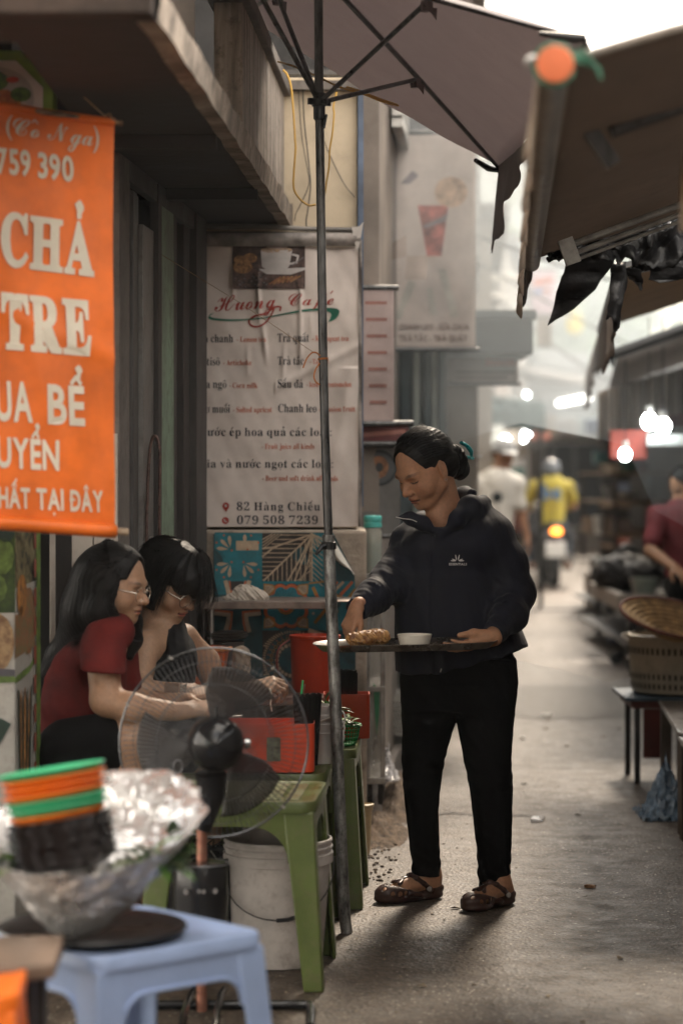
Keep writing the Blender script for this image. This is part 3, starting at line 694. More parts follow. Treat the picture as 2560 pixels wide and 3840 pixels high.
# ------------------------------------------------------------------ side wall that faces the camera, carrying the drinks menu
sw = thing('side_wall', 'beige projecting wall with peeling plaster base that carries the cafe menu banner', 'wall', (-.2, 9.7, 0))
MB().box2((-.62, 9.5, 1.215), (.062, 9.9, 2.985)).build('upper_wall', BEIGE, sw, smooth=False, bevel=.004)
mb = MB(); mb.box2((-.565, 9.36, 0), (.098, 9.92, 1.21)); mb.build('plaster_base', PLASTER, sw, smooth=False, bevel=.012)
MB().box2((.0645, 9.47, 1.3), (.086, 9.92, 2.98)).build('blue_corner_trim', mat('faded_blue_trim', (.09, .12, .18), .6, var=.3), sw, smooth=False)
MB().box2((-.32, 9.44, 2.93), (.07, 9.9, 2.965)).build('roof_rail', CONC, sw, smooth=False)
mb = MB(); mb.box2((-.6, 9.9, 2.5), (.06, 9.96, 4.2)); mb.build('roof_panel', DARKM, sw, smooth=False)
mb = MB(); mb.box2((-.32, 9.7, 3.03), (.05, 9.75, 3.05)); mb.box2((.045, 9.7, 2.985), (.06, 9.75, 3.12)); mb.build('roof_frame', GRM, sw, smooth=False)
# horizontal pipes over the menu
mb = MB(); mb.tube([P(740, 852, 9.4), P(1000, 850, 9.4), P(1120, 858, 9.42), P(1340, 862, 9.42)], .010, 8); mb.tube([P(740, 880, 9.44), P(1340, 884, 9.44)], .014, 8); mb.build('wall_pipe', mat('grey_wall_pipe', (.17, .155, .14), .6, var=.3), sw)
# cables on the wall
CB = mat('black_cable', (.02, .018, .017), .5, var=.2, bump=0); YC = mat('yellow_cable', (.62, .36, .06), .45, var=.15, bump=0)
def cable(pts, r, m, label, n=8): 
    p = bez(pts, n); q = MB(); q.tube(p, r, 6); return q.build('cable', m, loc=p[0], label=label, cat='cable')
cable([P(1135, 330, 9.46), P(1140, 450, 9.47), P(1152, 560, 9.47), P(1160, 640, 9.47), P(1164, 700, 9.46), P(1155, 780, 9.46), P(1148, 830, 9.45), P(1152, 880, 9.45)], .0028, CB, 'black cable hanging in a loose curve down the beige wall behind the pole')
cable([P(1118, 325, 9.46), P(1130, 500, 9.47), P(1150, 620, 9.46), P(1158, 690, 9.46), P(1130, 760, 9.46), P(1110, 800, 9.46), P(1104, 830, 9.46)], .002, CB, 'thinner black cable crossing left at the foot of the beige wall')
cable([P(1215, 530, 9.47), P(1240, 590, 9.48), P(1290, 690, 9.48), P(1330, 740, 9.48)], .0022, CB, 'straight dark cable running down to the right across the beige wall')
cable([P(1042, 231, 8.5), P(1100, 248, 8.4), P(1180, 282, 8.3), P(1270, 325, 8.25), P(1360, 352, 8.25), P(1430, 380, 8.3), P(1492, 396, 8.4)], .0036, YC, 'yellow cable slung across under the umbrella from the balcony')
cable([P(1298, 326, 8.3), P(1340, 338, 8.3), P(1400, 362, 8.3), P(1486, 392, 8.4)], .0036, YC, 'short yellow cable doubled beside the long one under the umbrella')
cable([P(1062, 262, 8.9), P(1078, 282, 8.9), P(1092, 330, 8.9), P(1100, 420, 8.9), P(1106, 520, 8.9), P(1108, 560, 8.9), P(1102, 640, 8.9), P(1100, 690, 8.9), P(1106, 720, 8.9), P(1128, 750, 8.9), P(1158, 770, 8.9), P(1184, 767, 8.9)], .0042, YC, 'thick yellow cable hanging in a long loop from the balcony edge')
cable([P(1262, 345, 8.8), P(1250, 400, 8.8), P(1252, 430, 8.8), P(1246, 500, 8.8), P(1236, 560, 8.8), P(1234, 620, 8.8), P(1224, 680, 8.8), P(1216, 730, 8.8), P(1190, 766, 8.8)], .0036, YC, 'yellow cable hanging just right of the umbrella pole')

def patch(cx, cy, rx, ry, m, seed, z=.004, n=40):
    rr = random.Random(seed); pts = []
    for k in range(n):
        a = 2*math.pi*k/n; c, s_ = math.cos(a), math.sin(a); e = (abs(c)**5+abs(s_)**5)**-.2; j = 1+.05*hnoise(c*3+seed, s_*3)+rr.uniform(-.015, .015); pts.append((cx+rx*c*e*j+.07*s_*ry, cy+ry*s_*e*j, z))
    q = MB(); q.add(pts, [tuple(range(n))]); return q.build('road_patch', m, kind='structure', smooth=False)
PT = mat('old_road_patch', (.066, .054, .043), .62, var=.3, vscale=30, bump=.7, bscale=160, bdist=.004, dirt=.5, dirtcol=(.035, .027, .02))
patch(1.5, 15.2, .5, 1.1, PT, 2)
# ------------------------------------------------------------------ umbrella
um = thing('market_umbrella', 'large grey fabric umbrella on a tall galvanised pole, shading the food tables', 'umbrella', (.0166, 7.52, 0))
CLOTH = mat('umbrella_cloth', (.30, .275, .28), .85, var=.1, vscale=5, bump=.25, bscale=300, bdist=.001, dirt=.25, dirtcol=(.14, .12, .12))
def translucent(m, c, f):
    n = m.node_tree; t = n.nodes.new('ShaderNodeBsdfTranslucent'); t.inputs[0].default_value = (*c, 1); x = n.nodes.new('ShaderNodeMixShader'); x.inputs[0].default_value = f
    n.links.new(n.nodes['Principled BSDF'].outputs[0], x.inputs[1]); n.links.new(t.outputs[0], x.inputs[2]); n.links.new(x.outputs[0], n.nodes['Material Output'].inputs[0]); return m
translucent(CLOTH, (.40, .35, .35), .38)
PB = P(1300, 3500, 7.52); PB.z = 0
pole_lo = [PB, P(1290, 3400, 7.52), P(1272, 3000, 7.515), P(1256, 2600, 7.51), P(1243, 2300, 7.505), P(1231, 2010, 7.5)]
pole_hi = [P(1231, 2012, 7.5), P(1215, 1500, 7.5), P(1206, 1000, 7.5), P(1199, 500, 7.5), P(1196, 390, 7.5), P(1194, 0, 7.5), Vector((-.071, 7.5, 2.99))]
MB().tube(bez(pole_lo, 4), .0185, 20).build('pole', GALV, um)
MB().tube(bez(pole_hi, 4), .0138, 20).build('upper_pole', GALVD, um)
q = MB(); q.tube([P(1231, 2006, 7.5), P(1231, 2016, 7.5)], .0195, 20); q.build('pole_joint', GALV, um)
hub = P(1197, 385, 7.5)
q = MB(); q.lathe([(.014, -.055), (.0185, -.05), (.0185, -.012), (.023, -.008), (.026, .0), (.026, .01), (.02, .016), (.0185, .03), (.014, .032)], hub, 20); 
for a in range(4):
    w = a*math.pi/2+.5; q.box(hub+Vector((math.cos(w)*.03, math.sin(w)*.03, .002)), (.016, .012, .02), Matrix.Rotation(w, 3, 'Z'))
q.build('runner', BLACKP, um)
q = MB(); q.box(P(1219, 455, 7.485), (.008, .014, .045), Matrix.Rotation(.2, 3, 'Y')); q.build('runner_catch', BLACKP, um, bevel=.003)
# clamp with thumb screw
q = MB(); cp = P(1216, 2050, 7.5); q.lathe([(.019, -.012), (.024, -.01), (.024, .01), (.019, .012)], P(1232, 2046, 7.5), 16)
q.tube([P(1222, 2046, 7.475), P(1208, 2048, 7.47), P(1196, 2064, 7.465), P(1184, 2080, 7.465)], [.008, .008, .007, .005], 8); q.build('clamp_screw', BLACKP, um)
APEX = Vector((-.071, 7.5, 3.0)); C1 = Vector((.57, 8.8, 2.55)); C2 = Vector((.63, 6.25, 2.555)); C3 = Vector((-.35, 8.5, 3.05)); C4 = Vector((-.62, 6.4, 3.06))
C12 = (C1+C2)/2+Vector((.0, 0, .03))
def tri(mb, A, B, C, n=14, sag=.03):
    """cloth panel from the apex A to edge B-C, sagging between ribs"""
    def f(u, v):
        p = A.lerp(B.lerp(C, u), v); s = sag*math.sin(math.pi*u)*v
        return p-Vector((0, 0, s-.0))+Vector((0, 0, .006*hnoise(p.x*9, p.y*9)*v*math.sin(math.pi*u)+.012*math.sin(math.pi*v)))
    mb.grid(f, n, n)
mb = MB()
for B, C, s in ((C1, C2, .05), (C3, C1, .02), (C2, C4, .05), (C4, C3, .03)): tri(mb, APEX, B, C, 18, s)
mb.build('canopy', CLOTH, um, angle=180, solid=.0012)
# hanging valance along the alley side, torn and long near the far corner
def val(u, v):
    p = C2.lerp(C1, u); p = p-Vector((0, 0, .05*math.sin(math.pi*u)))
    kf = [(0, .03), (.3, .04), (.55, .06), (.7, .085), (.8, .15), (.88, .22), (.95, .275), (1, .27)]; h = float(np.interp(u, *zip(*kf)))
    return p+Vector((.012*math.sin(u*34+v*2)*v-.012*v*(u > .8), -.02*v*(u > .9), -h*v*(1+.03*hnoise(u*60, 1))))
mb = MB(); mb.grid(val, 90, 12); mb.build('valance', mat('umbrella_valance_cloth', (.17, .15, .15), .85, var=.15, vscale=8, bump=.3, bscale=200, bdist=.001), um, angle=180, solid=.0012)
mb = MB(); mb.grid(lambda u, v: C1+Vector((-.0-.028*v+.03*u*(1-v*.75), -.01+.01*math.sin(u*5), -.02-.29*v+.012*math.sin(u*9+v*5))), 8, 20)
mb.build('torn_flap', mat('umbrella_valance_cloth'), um, angle=180, solid=.0012)
def rib(C, w=.0085):
    q = MB(); d = C-APEX; off = Vector((0, 0, -.012)); a, b = APEX+off, C+off*.6
    q.tube([a, a+d*.5+Vector((0, 0, .008)), b], [w, w, w*.8], 6); return q.build('rib', GALVD, um, angle=30)
for C in (C1, C2, C3, C4): rib(C)
def joint(p, C):
    q = MB(); q.box(p+Vector((0, 0, -.012)), (.02, .03, .03), Matrix.Rotation(.7, 3, 'Z')); q.cyl(p+Vector((-.015, -.01, -.016)), p+Vector((.015, .01, -.016)), .008, seg=8)
    q.add([p+Vector((-.02, .0, -.01)), p+Vector((.03, .01, -.015)), p+Vector((.028, .012, -.05)), p+Vector((.012, .004, -.03))], [(0, 1, 2, 3)]); q.build('rib_bracket', mat('cloth_pocket', (.16, .13, .135), .85), um)
for C, t in ((C1, .5), (C2, .45), (C4, .5), (C3, .5)):
    J = APEX.lerp(C, t)+Vector((0, 0, -.018)); q = MB(); q.tube([hub+(J-hub).normalized()*.02, J], .0078, 8); q.build('strut', GALVD, um); joint(J, C)
# small finial clip at the far corner
q = MB(); q.tube([C1+Vector((-.09, -.12, .004)), C1+Vector((-.04, -.05, -.016)), C1+Vector((0, 0, -.018))], [.008, .012, .008], 8); q.build('rib_tip', BLACKP, um)
q = MB(); q.tube([C2+Vector((-.12, .0, .012)), C2+Vector((-.03, 0, .0)), C2], [.006, .014, .01], 8); q.build('rib_tip', BLACKP, um)
# orange string tied to the pole
OR_ = mat('orange_cord', (.42, .14, .03), .7, var=.2, bump=0)
root = thing('tie_string', 'orange string tied round the umbrella pole and stretched up to the green door', 'string', P(1200, 1350, 7.47))
q = MB(); q.tube([P(590, 945, 8.2), P(900, 1135, 7.8), P(1176, 1322, 7.475)], .0010, 5); q.build('taut_line', mat('tan_twine', (.34, .22, .12), .8, bump=0), root)
q = MB()
q.tube(bez([P(1136, 1380, 7.46), P(1150, 1345, 7.46), P(1168, 1324, 7.465), P(1184, 1322, 7.47), P(1200, 1334, 7.478)], 6), .0024, 6)
q.tube(bez([P(1198, 1362, 7.478), P(1184, 1384, 7.47), P(1177, 1410, 7.465), P(1184, 1432, 7.47), P(1198, 1442, 7.478)], 6), .0022, 6)
for dz in (0, .003):
    c = P(1211, 1353, 7.5)+Vector((0, 0, dz)); q.tube([c+Vector((.0155*math.cos(a), .0155*math.sin(a), .001*a)) for a in [k*math.pi/8 for k in range(17)]], .0016, 5)
q.build('knot', OR_, root)

# ------------------------------------------------------------------ awnings down the right side
AWC = mat('brown_awning_cloth', (.135, .11, .095), .85, var=.25, vscale=4, bump=.35, bscale=250, bdist=.001, dirt=.5, dirtcol=(.04, .03, .024), stretch=(1, .25, 1))
VALC = mat('dusty_valance_cloth', (.66, .55, .45), .85, var=.3, vscale=8, stretch=(1, 1, .3), bump=.3, bscale=80, dirt=.45, dirtcol=(.09, .07, .055))
translucent(AWC, (.27, .225, .19), .3); translucent(VALC, (.5, .4, .3), .3)
BX = lambda Y: .395+.0685*(Y-4.5)
def awning(label, Y0, Y1, bx, z0, slope, W, cloth, ribs=2, sag=.03, group='awnings down the right side of the alley'):
    t = thing('awning', label, 'awning', (bx(Y0), Y0, z0), group)
    def f(u, v):
        Y = Y0+(Y1-Y0)*v; x = bx(Y)+W*u; return Vector((x, Y, z0+slope*W*u-sag*math.sin(math.pi*u)*(1+.5*math.sin(v*ribs*math.pi))+.006*hnoise(x*6, Y*4)))
    q = MB(); q.grid(f, 26, 40); q.build('canopy', cloth, t, angle=180, solid=.0015)
    return t, f
# near awning
a1, f1 = awning('near brown awning at top right with orange-capped roller tube and folding arms', 4.5, 8.6, BX, 2.19, .36, 1.5, AWC)
tb0 = Vector((BX(4.47), 4.47, 2.185)); tb1 = Vector((BX(8.7), 8.7, 2.185))
MB().tube([tb0, tb1], .030, 24).build('roller_tube', mat('roller_tube_metal', (.28, .25, .22), .45, .4, var=.3, dirt=.6), a1)
q = MB(); d = (tb0-tb1).normalized(); q.tube([tb0+d*.0, tb0+d*.006, tb0+d*.012, tb0+d*.014], [.036, .0365, .033, .0], 28); q.build('end_cap', mat('orange_plastic_cap', (.62, .15, .055), .5, var=.12), a1)
q = MB(); q.tube([tb0+Vector((.036*math.cos(w), -.002, .036*math.sin(w))) for w in [k*.3 for k in range(21)]], [.005+.003*abs(math.sin(k*1.9)) for k in range(21)], 6)
for k in range(7): q.tube([tb0+Vector((.03, -.005, .01)), tb0+Vector((.05+.006*k, .002*k, .03-.006*k)), tb0+Vector((.062+.004*k, 0, .02-.008*k))], .003, 5)
q.build('green_tie', mat('green_cord', (.045, .14, .09), .7, var=.3), a1)
q = MB(); q.tube([tb0+Vector((-.034, -.002, .014)), tb0+Vector((-.05, -.006, .008)), tb0+Vector((-.056, -.008, -.004))], [.007, .006, .003], 8); q.build('bracket', STEEL, a1)
# front valance of the near awning: dusty strip hanging inside the tube, folded
def v1(u, v):
    Y = 4.55+(8.6-4.55)*u; h = .14+.06*u+.03*hnoise(u*20, 1)
    return Vector((BX(Y)-.034-.010*math.sin(u*40)*v-.012*v, Y, 2.18-h*v))
mb = MB(); mb.grid(v1, 120, 8); mb.build('valance', VALC, a1, angle=180, solid=.0015)
# near edge hem
mb = MB(); mb.tube([f1(u/20, 0)+Vector((0, -.004, 0)) for u in range(21)], .008, 8); mb.build('hem', mat('dirty_white_hem', (.33, .29, .25), .85, var=.4), a1)
for Ya in (5.6, 7.9):
    mb = MB()
    A = Vector((BX(Ya)+.03, Ya, 2.165)); B = f1(1, (Ya-4.5)/4.1)+Vector((0, .0, -.07))
    if Ya > 7:
        for dz, r in ((0, .011), (-.032, .009), (-.055, .006)): mb.tube([A+Vector((.09, 0, dz+.012)), B+Vector((0, 0, dz+.02))], r, 8)
        mb.box(A+Vector((.085, -.005, -.01)), (.05, .03, .085), Matrix.Rotation(-.35, 3, 'Y'))
    else:
        mb.tube([A+Vector((.12, 0, .06)), B+Vector((0, 0, .035))], .02, 8); mb.box(A+Vector((.10, 0, .02)), (.035, .04, .10), Matrix.Rotation(-.6, 3, 'Y'))
    mb.build('folding_arm', ALU if Ya > 7 else GALVD, a1)
# wall bracket cloth hanging at the far right
mb = MB(); mb.grid(lambda u, v: P(2560-60*(1-v)*0+40*u+(-18*v), 560+310*v+6*math.sin(u*9), 5.4)+Vector((0, .02*math.sin(u*7+v*4), 0)), 8, 16)
mb.build('cloth_strip', VALC, loc=P(2575, 560, 5.4), angle=180, solid=.0015, label='pale dusty cloth strip hanging under the near awning at the right edge', cat='cloth')

# torn black plastic under the far end of the near awning
def ragged(pts, Y, amp=5, n=5, seed=0, dy=.05):
    """closed photo-pixel outline with jagged noise -> world points"""
    rr = random.Random(seed); o = []
    for (a, b) in zip(pts, pts[1:]+pts[:1]):
        for k in range(n):
            t = k/n; o.append((a[0]+(b[0]-a[0])*t+rr.uniform(-amp, amp)*(k > 0), a[1]+(b[1]-a[1])*t+rr.uniform(-amp, amp)*(k > 0)))
    return [P(x, y, Y+dy*hnoise(x*.013+seed, y*.011)) for x, y in o]
def sheet(label, pts, Y, m, seed=0, amp=5, n=5, cat='plastic sheet', name='torn_plastic', grp=None, dy=.06, parent=None, kind=None):
    w = ragged(pts, Y, amp, n, seed, dy); bmv = MB(); c = sum(w, Vector())/len(w)
    import mathutils
    tri_ = mathutils.geometry.tessellate_polygon([[Vector((p.x, p.z, 0)) for p in w]])
    bmv.add(w, [tuple(t) for t in tri_])
    o = bmv.build(name, m, parent, smooth=True, angle=180, loc=c if parent is None else None, label=None if parent else label, cat=None if parent else cat, group=grp)
    md = o.modifiers.new('solid', 'SOLIDIFY'); md.thickness = .002
    return o
G1 = None
def sheet3(label, top, bot, m, seed, nu=30, nv=16, amp=.02, th=.0015, name='torn_plastic', cat='plastic sheet', jag=.02, parent=None):
    """hanging sheet between a top polyline and a ragged bottom polyline given as (px,py,Y)"""
    T = bez([P(*a) for a in top], 8); B = bez([P(*a) for a in bot], 8); rr = random.Random(seed)
    def at(L, u): x = u*(len(L)-1); i = min(int(x), len(L)-2); return L[i].lerp(L[i+1], x-i)
    jg = [rr.uniform(-jag, jag) for _ in range(nu+1)]
    def f(u, v):
        a, b = at(T, u), at(B, u); p = a.lerp(b, v*(1+jg[int(u*nu)]*v)); w = math.sin(math.pi*min(1, max(0, v)))*.6+v*.4
        return p+Vector((amp*.4*hnoise(u*9+seed, v*3), amp*w*hnoise(u*14+seed, v*4+seed), amp*.25*hnoise(u*5, v*11+seed)*w))
    q = MB(); q.grid(f, nu, nv); c = at(T, .5)
    o = q.build(name, m, parent, loc=None if parent else c, angle=180, label=None if parent else label, cat=None if parent else cat); md = o.modifiers.new('s', 'SOLIDIFY'); md.thickness = th; return o
sheet3('crumpled black plastic bundle stuffed under the far folding arm of the near awning', [(2040, 940, 8.5), (2200, 840, 8.6), (2400, 770, 8.7), (2600, 700, 8.8)], [(2060, 980, 8.5), (2120, 965, 8.5), (2260, 960, 8.6), (2420, 1000, 8.7), (2600, 960, 8.8)], TARP, 3, amp=.06, nu=60, nv=30, jag=.1)
sheet3('long torn triangle of black plastic hanging with its point down beside the bright alley gap', [(2128, 905, 8.75), (2200, 890, 8.75), (2300, 930, 8.75)], [(2110, 955, 8.75), (2135, 975, 8.75), (2180, 930, 8.75)], TARP, 9, amp=.03)
sheet('', [(2130, 940), (2300, 920), (2300, 985), (2232, 1085), (2150, 1160), (2052, 1222), (2066, 1180), (2080, 1120), (2098, 1055), (2115, 1010), (2124, 960)], 8.8, TARP, 5, 3, 3)['label'] = 'long triangle of torn black plastic pointing down at the bright gap in the alley'
COL.objects[-1]['category'] = 'plastic sheet'
sheet('ragged black plastic shred curling under the corner of the near awning', [(2030, 930), (2090, 912), (2200, 880), (2180, 950), (2120, 960), (2092, 982), (2080, 965), (2062, 955), (2048, 945)], 8.65, TARP, 7, 4, 4)
sheet('narrow black plastic strip hanging straight down beside the second awning', [(2286, 990), (2345, 980), (2352, 1060), (2330, 1150), (2320, 1230), (2300, 1245), (2290, 1190), (2270, 1200), (2285, 1100)], 8.9, TARP, 11, 3, 4)
sheet3('crinkled tan and black plastic wrap caught where the two awnings meet', [(2215, 890, 8.72), (2300, 865, 8.7), (2380, 880, 8.72)], [(2240, 925, 8.7), (2280, 965, 8.68), (2330, 930, 8.72)], mat('tan_plastic_wrap', (.20, .13, .09), .3, var=.6, vscale=12, bump=.8, bscale=14, bdist=.02), 21, amp=.05, nu=30)
sheet3('shiny grey plastic film bunched under the folding arm', [(2330, 850, 8.66), (2420, 800, 8.66), (2540, 770, 8.68)], [(2340, 890, 8.62), (2440, 860, 8.62), (2550, 830, 8.64)], mat('grey_plastic_film', (.10, .105, .105), .22, var=.5, vscale=15, bump=1, bscale=20, bdist=.02), 24, amp=.05, nu=36)
# frayed dark strip hanging from the near awning's tube (far end)
sheet3('frayed dark cloth strip trailing down from the end of the roller tube', [(1985, 640, 8.55), (2030, 640, 8.5), (2070, 700, 8.5)], [(1950, 1160, 8.75), (1972, 1120, 8.75), (1998, 960, 8.7)], mat('frayed_grey_cloth', (.10, .085, .075), .9, var=.5, vscale=20, stretch=(1, 1, .2), bump=.5), 31, nu=12, nv=26, amp=.02, name='frayed_cloth', cat='cloth')

# second awning
BX2 = lambda Y: 1.03+.0885*(Y-9.0)
a2, f2 = awning('second brown awning behind the torn black plastic with drooping grey valance', 9.0, 12.6, BX2, 2.19, .36, 1.3, translucent(mat('tan_awning_cloth', (.17, .125, .085), .85, var=.25, vscale=4, bump=.2, dirt=.5), (.30, .24, .18), .36))
MB().tube([(BX2(8.95), 8.95, 2.18), (BX2(12.7), 12.7, 2.18)], .02, 12).build('front_bar', GALVD, a2)
def v2(u, v):
    Y = 9.0+9.5*u; h = .22+.05*math.sin(u*9)+.03*hnoise(u*30, 1); return Vector((BX2(Y)-.01-.012*math.sin(u*60)*v, Y, 2.17-h*v))
mb = MB(); mb.grid(v2, 120, 8); mb.build('valance', mat('grey_brown_valance', (.22, .175, .145), .9, var=.35, vscale=8, stretch=(1, 1, .3), dirt=.5), a2, angle=180, solid=.0015)
q = MB(); q.tube([P(2340, 1010, 9.05), P(2600, 950, 9.05)], .03, 6); q.build('cross_bar', BLACKP, a2)
sheet('', [(2318, 1000), (2400, 1010), (2410, 1060), (2402, 1092), (2385, 1068), (2368, 1050), (2340, 1030)], 9.02, TARP, 13, 4, 4, parent=a2, name='ragged_plastic')
sheet('', [(2440, 1000), (2560, 975), (2600, 1040), (2470, 1062), (2430, 1050)], 9.02, TARP, 14, 4, 4, parent=a2, name='ragged_plastic')
# third awning starts with a heavy black beam
BX3 = lambda Y: 1.60+.10*(Y-14.0)
a3, f3 = awning('third awning with a thick black near beam, far along the right side', 14.0, 20.0, BX3, 2.13, .38, 1.6, AWC)
q = MB(); q.tube([P(2282, 1335, 13.98), P(2640, 1205, 13.98)], .036, 6); q.tube([P(2262, 1305, 13.98), P(2290, 1322, 13.98), P(2298, 1375, 13.98)], [.02, .04, .005], 6); q.build('near_beam', BLACKP, a3, angle=30)
q = MB(); q.grid(lambda u, v: P(2240+ (2580-2240)*u, (1375+ (1-u)*95)+ (185-20*u)*v, 15.5+.5*u)+Vector((.0, .06*math.sin(u*40), 0)), 90, 6); q.build('side_curtain', mat('striped_brown_curtain', (.20, .155, .12), .9, var=.35, vscale=6, stretch=(4, 4, .2)), a3, angle=180, solid=.002)

# unseen awnings and house fronts, added round the camera to shade the near alley
for Ya, Yb, lab in ((0.2, 4.1, 'unseen awning just right of the viewpoint, added to shade the near alley'), (-5.0, -.1, 'unseen awning behind the viewpoint, added to block sky light')): awning(lab, Ya, Yb, BX, 2.25, .36, 1.6, AWC)
for x0, x1, y0, y1, h, lab in ((1.9, 5, -9, 8.2, 2.2, 'unseen low dark fronts under the near awnings, added to block side light'), (2.75, 6, 8.5, 17.2, 5.6, 'unseen brown shophouse behind the second and third awnings, added to block sky light'), (-4, 7, -17, -13, 4.5, 'unseen shophouse behind the camera, added to cut light from behind')):
    hh_ = thing('shophouse', lab, 'house', ((x0+x1)/2, (y0+y1)/2, 0)); MB().box2((x0, y0, 0), (x1, y1, h)).build('wall', mat('brown_grey_render', (.21, .175, .15), .85, var=.3, vscale=1.5, bump=.2, dirt=.5, dirtcol=(.08, .065, .055)), hh_, smooth=False)
    MB().box2((x0-.08, y0, h), (x1, y1, h+.15)).build('roof', CONC, hh_, smooth=False)
# ------------------------------------------------------------------ printed banners
class PPrint(Print):
    """print laid out by rows and columns measured on the banner, inv maps them to banner metres"""
    def __init__(s, S, inv, mpp): super().__init__(S); s.inv = inv; s.mpp = mpp
    def t(s, txt, x0, y0, x1, y1, cap, mi, style='serif', gap=.05, slant=0.0):
        a0, b0 = s.inv(x0, y0); a1, b1 = s.inv(x1, y1); return s.text(txt, a0, b0, cap*s.mpp/.7, mi, style, 1.0, gap, slant, math.hypot(a1-a0, b1-b0), math.atan2(b1-b0, a1-a0))
    def p(s, pts, mi, dl=0): s.poly([s.inv(*q) for q in pts], mi, dl)
    def st(s, pts, w, mi, dl=0):
        q = [s.inv(*a) for a in pts]
        for k in stroke2(q, w*s.mpp): s.poly(k, mi, dl)
    def disc(s, x, y, rx, ry, mi, dl=0, n=24): s.p(blob2(x, y, rx, ry, n), mi, dl)
def cr(x, y): return None
BPLAST = mat('orange_vinyl', (.80, .16, .016), .5, var=.22, vscale=3.5, bump=.15, bscale=14, bdist=.01, spec=.4)
n_ = BPLAST.node_tree; b_ = n_.nodes['Principled BSDF']
CREAM = mat('cream_ink', (.68, .60, .48), .55, var=.12, vscale=6, bump=0)
# orange banner
ob = thing('orange_banner', 'orange vinyl banner with big cream lettering hanging by a cord at upper left', 'banner', P(425, 445, 6.3), )
OB = P(428, 448, 6.3); OW = Vector((-.906, -.42, .078)); ON = Vector((.42, -.906, 0))
def obw(a, b): return .009*hnoise(a*7, b*2.2)+.005*math.exp(-((a+.30+.35*(b+.4))/.03)**2)+.005*math.exp(-((b+.62+.3*a)/.03)**2)+.0035*hnoise(a*17+2, b*6)+.004*math.sin(b*5)+ .02*max(0, -b-1.03)*0
def SO(a, b, l): return OB-OW*a*1.0+Vector((0, 0, b))+ON*(l+obw(a, b))
def invO(px, py):
    t = (px-1280)/FPX; u = (OB.x-6.3*t)/(.906-.42*t); Y = 6.3-.42*u; Z = CAM_Z-(py-1775)/FPX*Y; return -u, -(OB.z+.078*u-Z)
H = 1.085
mb = MB(); mb.grid(lambda u, v: SO(-.62*(1-u), -H*(1-v), 0), 60, 100)
# rolled hems top and bottom
mb.tube([SO(-.62*(1-k/20), -.008, 0) for k in range(21)], .011, 10); mb.tube([SO(-.62*(1-k/20), -H+.012, .004) for k in range(21)], .018, 12)
mb.build('vinyl_sheet', BPLAST, ob, angle=180)
MB().tube([SO(-.64, -.008, 0), SO(.022, -.008, 0)], .0075, 8).build('top_rod', WOOD, ob)
MB().tube([SO(-.64, -H+.012, .0), SO(.034, -H+.012, .0)], .0105, 10).build('bottom_rod', mat('pale_wood_rod', (.33, .24, .16), .7, var=.3), ob)
q = MB(); q.tube([P(150, 235, 6.3), P(300, 350, 6.3), SO(-.02, -.0, .0)], .0022, 6); q.tube([SO(-.03, .004, .01), SO(-.012, .012, .0), SO(0, -.004, -.01), SO(.006, -.01, .01), SO(-.01, 0, .01)], .003, 6)
q.build('cord', mat('tan_twine'), ob)
pr = PPrint(SO, invO, 6.25/FPX); pr.lift = .004
pr.t('(Cô', 22, 500, 150, 520, 70, 0, 'script', .02); pr.t('Nga)', 180, 522, 372, 552, 78, 0, 'script', .02)
pr.t('759', -12, 648, 120, 660, 92, 0, 'bold', .06); pr.t('390', 143, 664, 285, 680, 92, 0, 'bold', .06)
pr.t('CHẢ', -2, 986, 358, 1032, 190, 0, 'fat', .03)
pr.t('TRE', 5, 1300, 344, 1330, 200, 0, 'fat', .03)
pr.t('UA', -14, 1572, 128, 1580, 142, 0, 'bold', .06); pr.t('BỂ', 176, 1585, 322, 1594, 142, 0, 'bold', .06)
pr.t('UYỂN', -14, 1748, 224, 1762, 108, 0, 'bold', .06)
pr.t('NHẤT', -46, 1900, 116, 1906, 74, 0, 'bold', .05); pr.t('TẠI', 138, 1908, 240, 1912, 76, 0, 'bold', .05); pr.t('ĐÂY', 262, 1914, 386, 1918, 76, 0, 'bold', .05)
pr.build('lettering', [CREAM], ob)

# octagonal food sign with hanging pipe
oc = thing('octagon_sign', 'green-rimmed octagonal food sign hanging from a pipe behind the orange banner', 'sign', P(-5, 400, 6.45))
OC = P(-10, 400, 6.45); GR = mat('leaf_green_ink', (.17, .30, .045), .6, var=.25, bump=0); WH = mat('white_print', (.55, .53, .49), .6, var=.12, bump=0)
FO = mat('fried_orange_print', (.42, .17, .055), .6, var=.6, vscale=55, bump=0, col2=(.16, .04, .02)); LF = mat('salad_green_print', (.10, .19, .045), .7, var=.7, vscale=45, bump=0, col2=(.02, .05, .015))
def octo(r): return [(r*math.cos(math.pi/8+k*math.pi/4)/math.cos(math.pi/8), r*math.sin(math.pi/8+k*math.pi/4)/math.cos(math.pi/8)) for k in range(8)]
s_ = 6.45/FPX
q = MB(); q.hexa([OC+Vector((a*s_, .09, b*s_)) for a, b in octo(212)][::-1], [OC+Vector((a*s_, 0, b*s_)) for a, b in octo(212)][::-1]); q.build('light_box', GR, oc, smooth=False, bevel=.004)
pp = Print(lambda a, b, l: OC+Vector((a*s_, -l-.001, b*s_))); pp.unit = s_; pp.poly(octo(172), 0); pp.up(.001); pp.poly(blob2(-10, 30, 150, 120, 30), 1); pp.up(.001)
pp.poly(blob2(25, -10, 70, 75, 14), 2); pp.poly(blob2(-15, 95, 60, 40, 12), 3, .0005); pp.poly(blob2(90, 45, 40, 28, 12), 3, .0007); pp.poly(blob2(60, 100, 25, 12, 8), 4, .001)
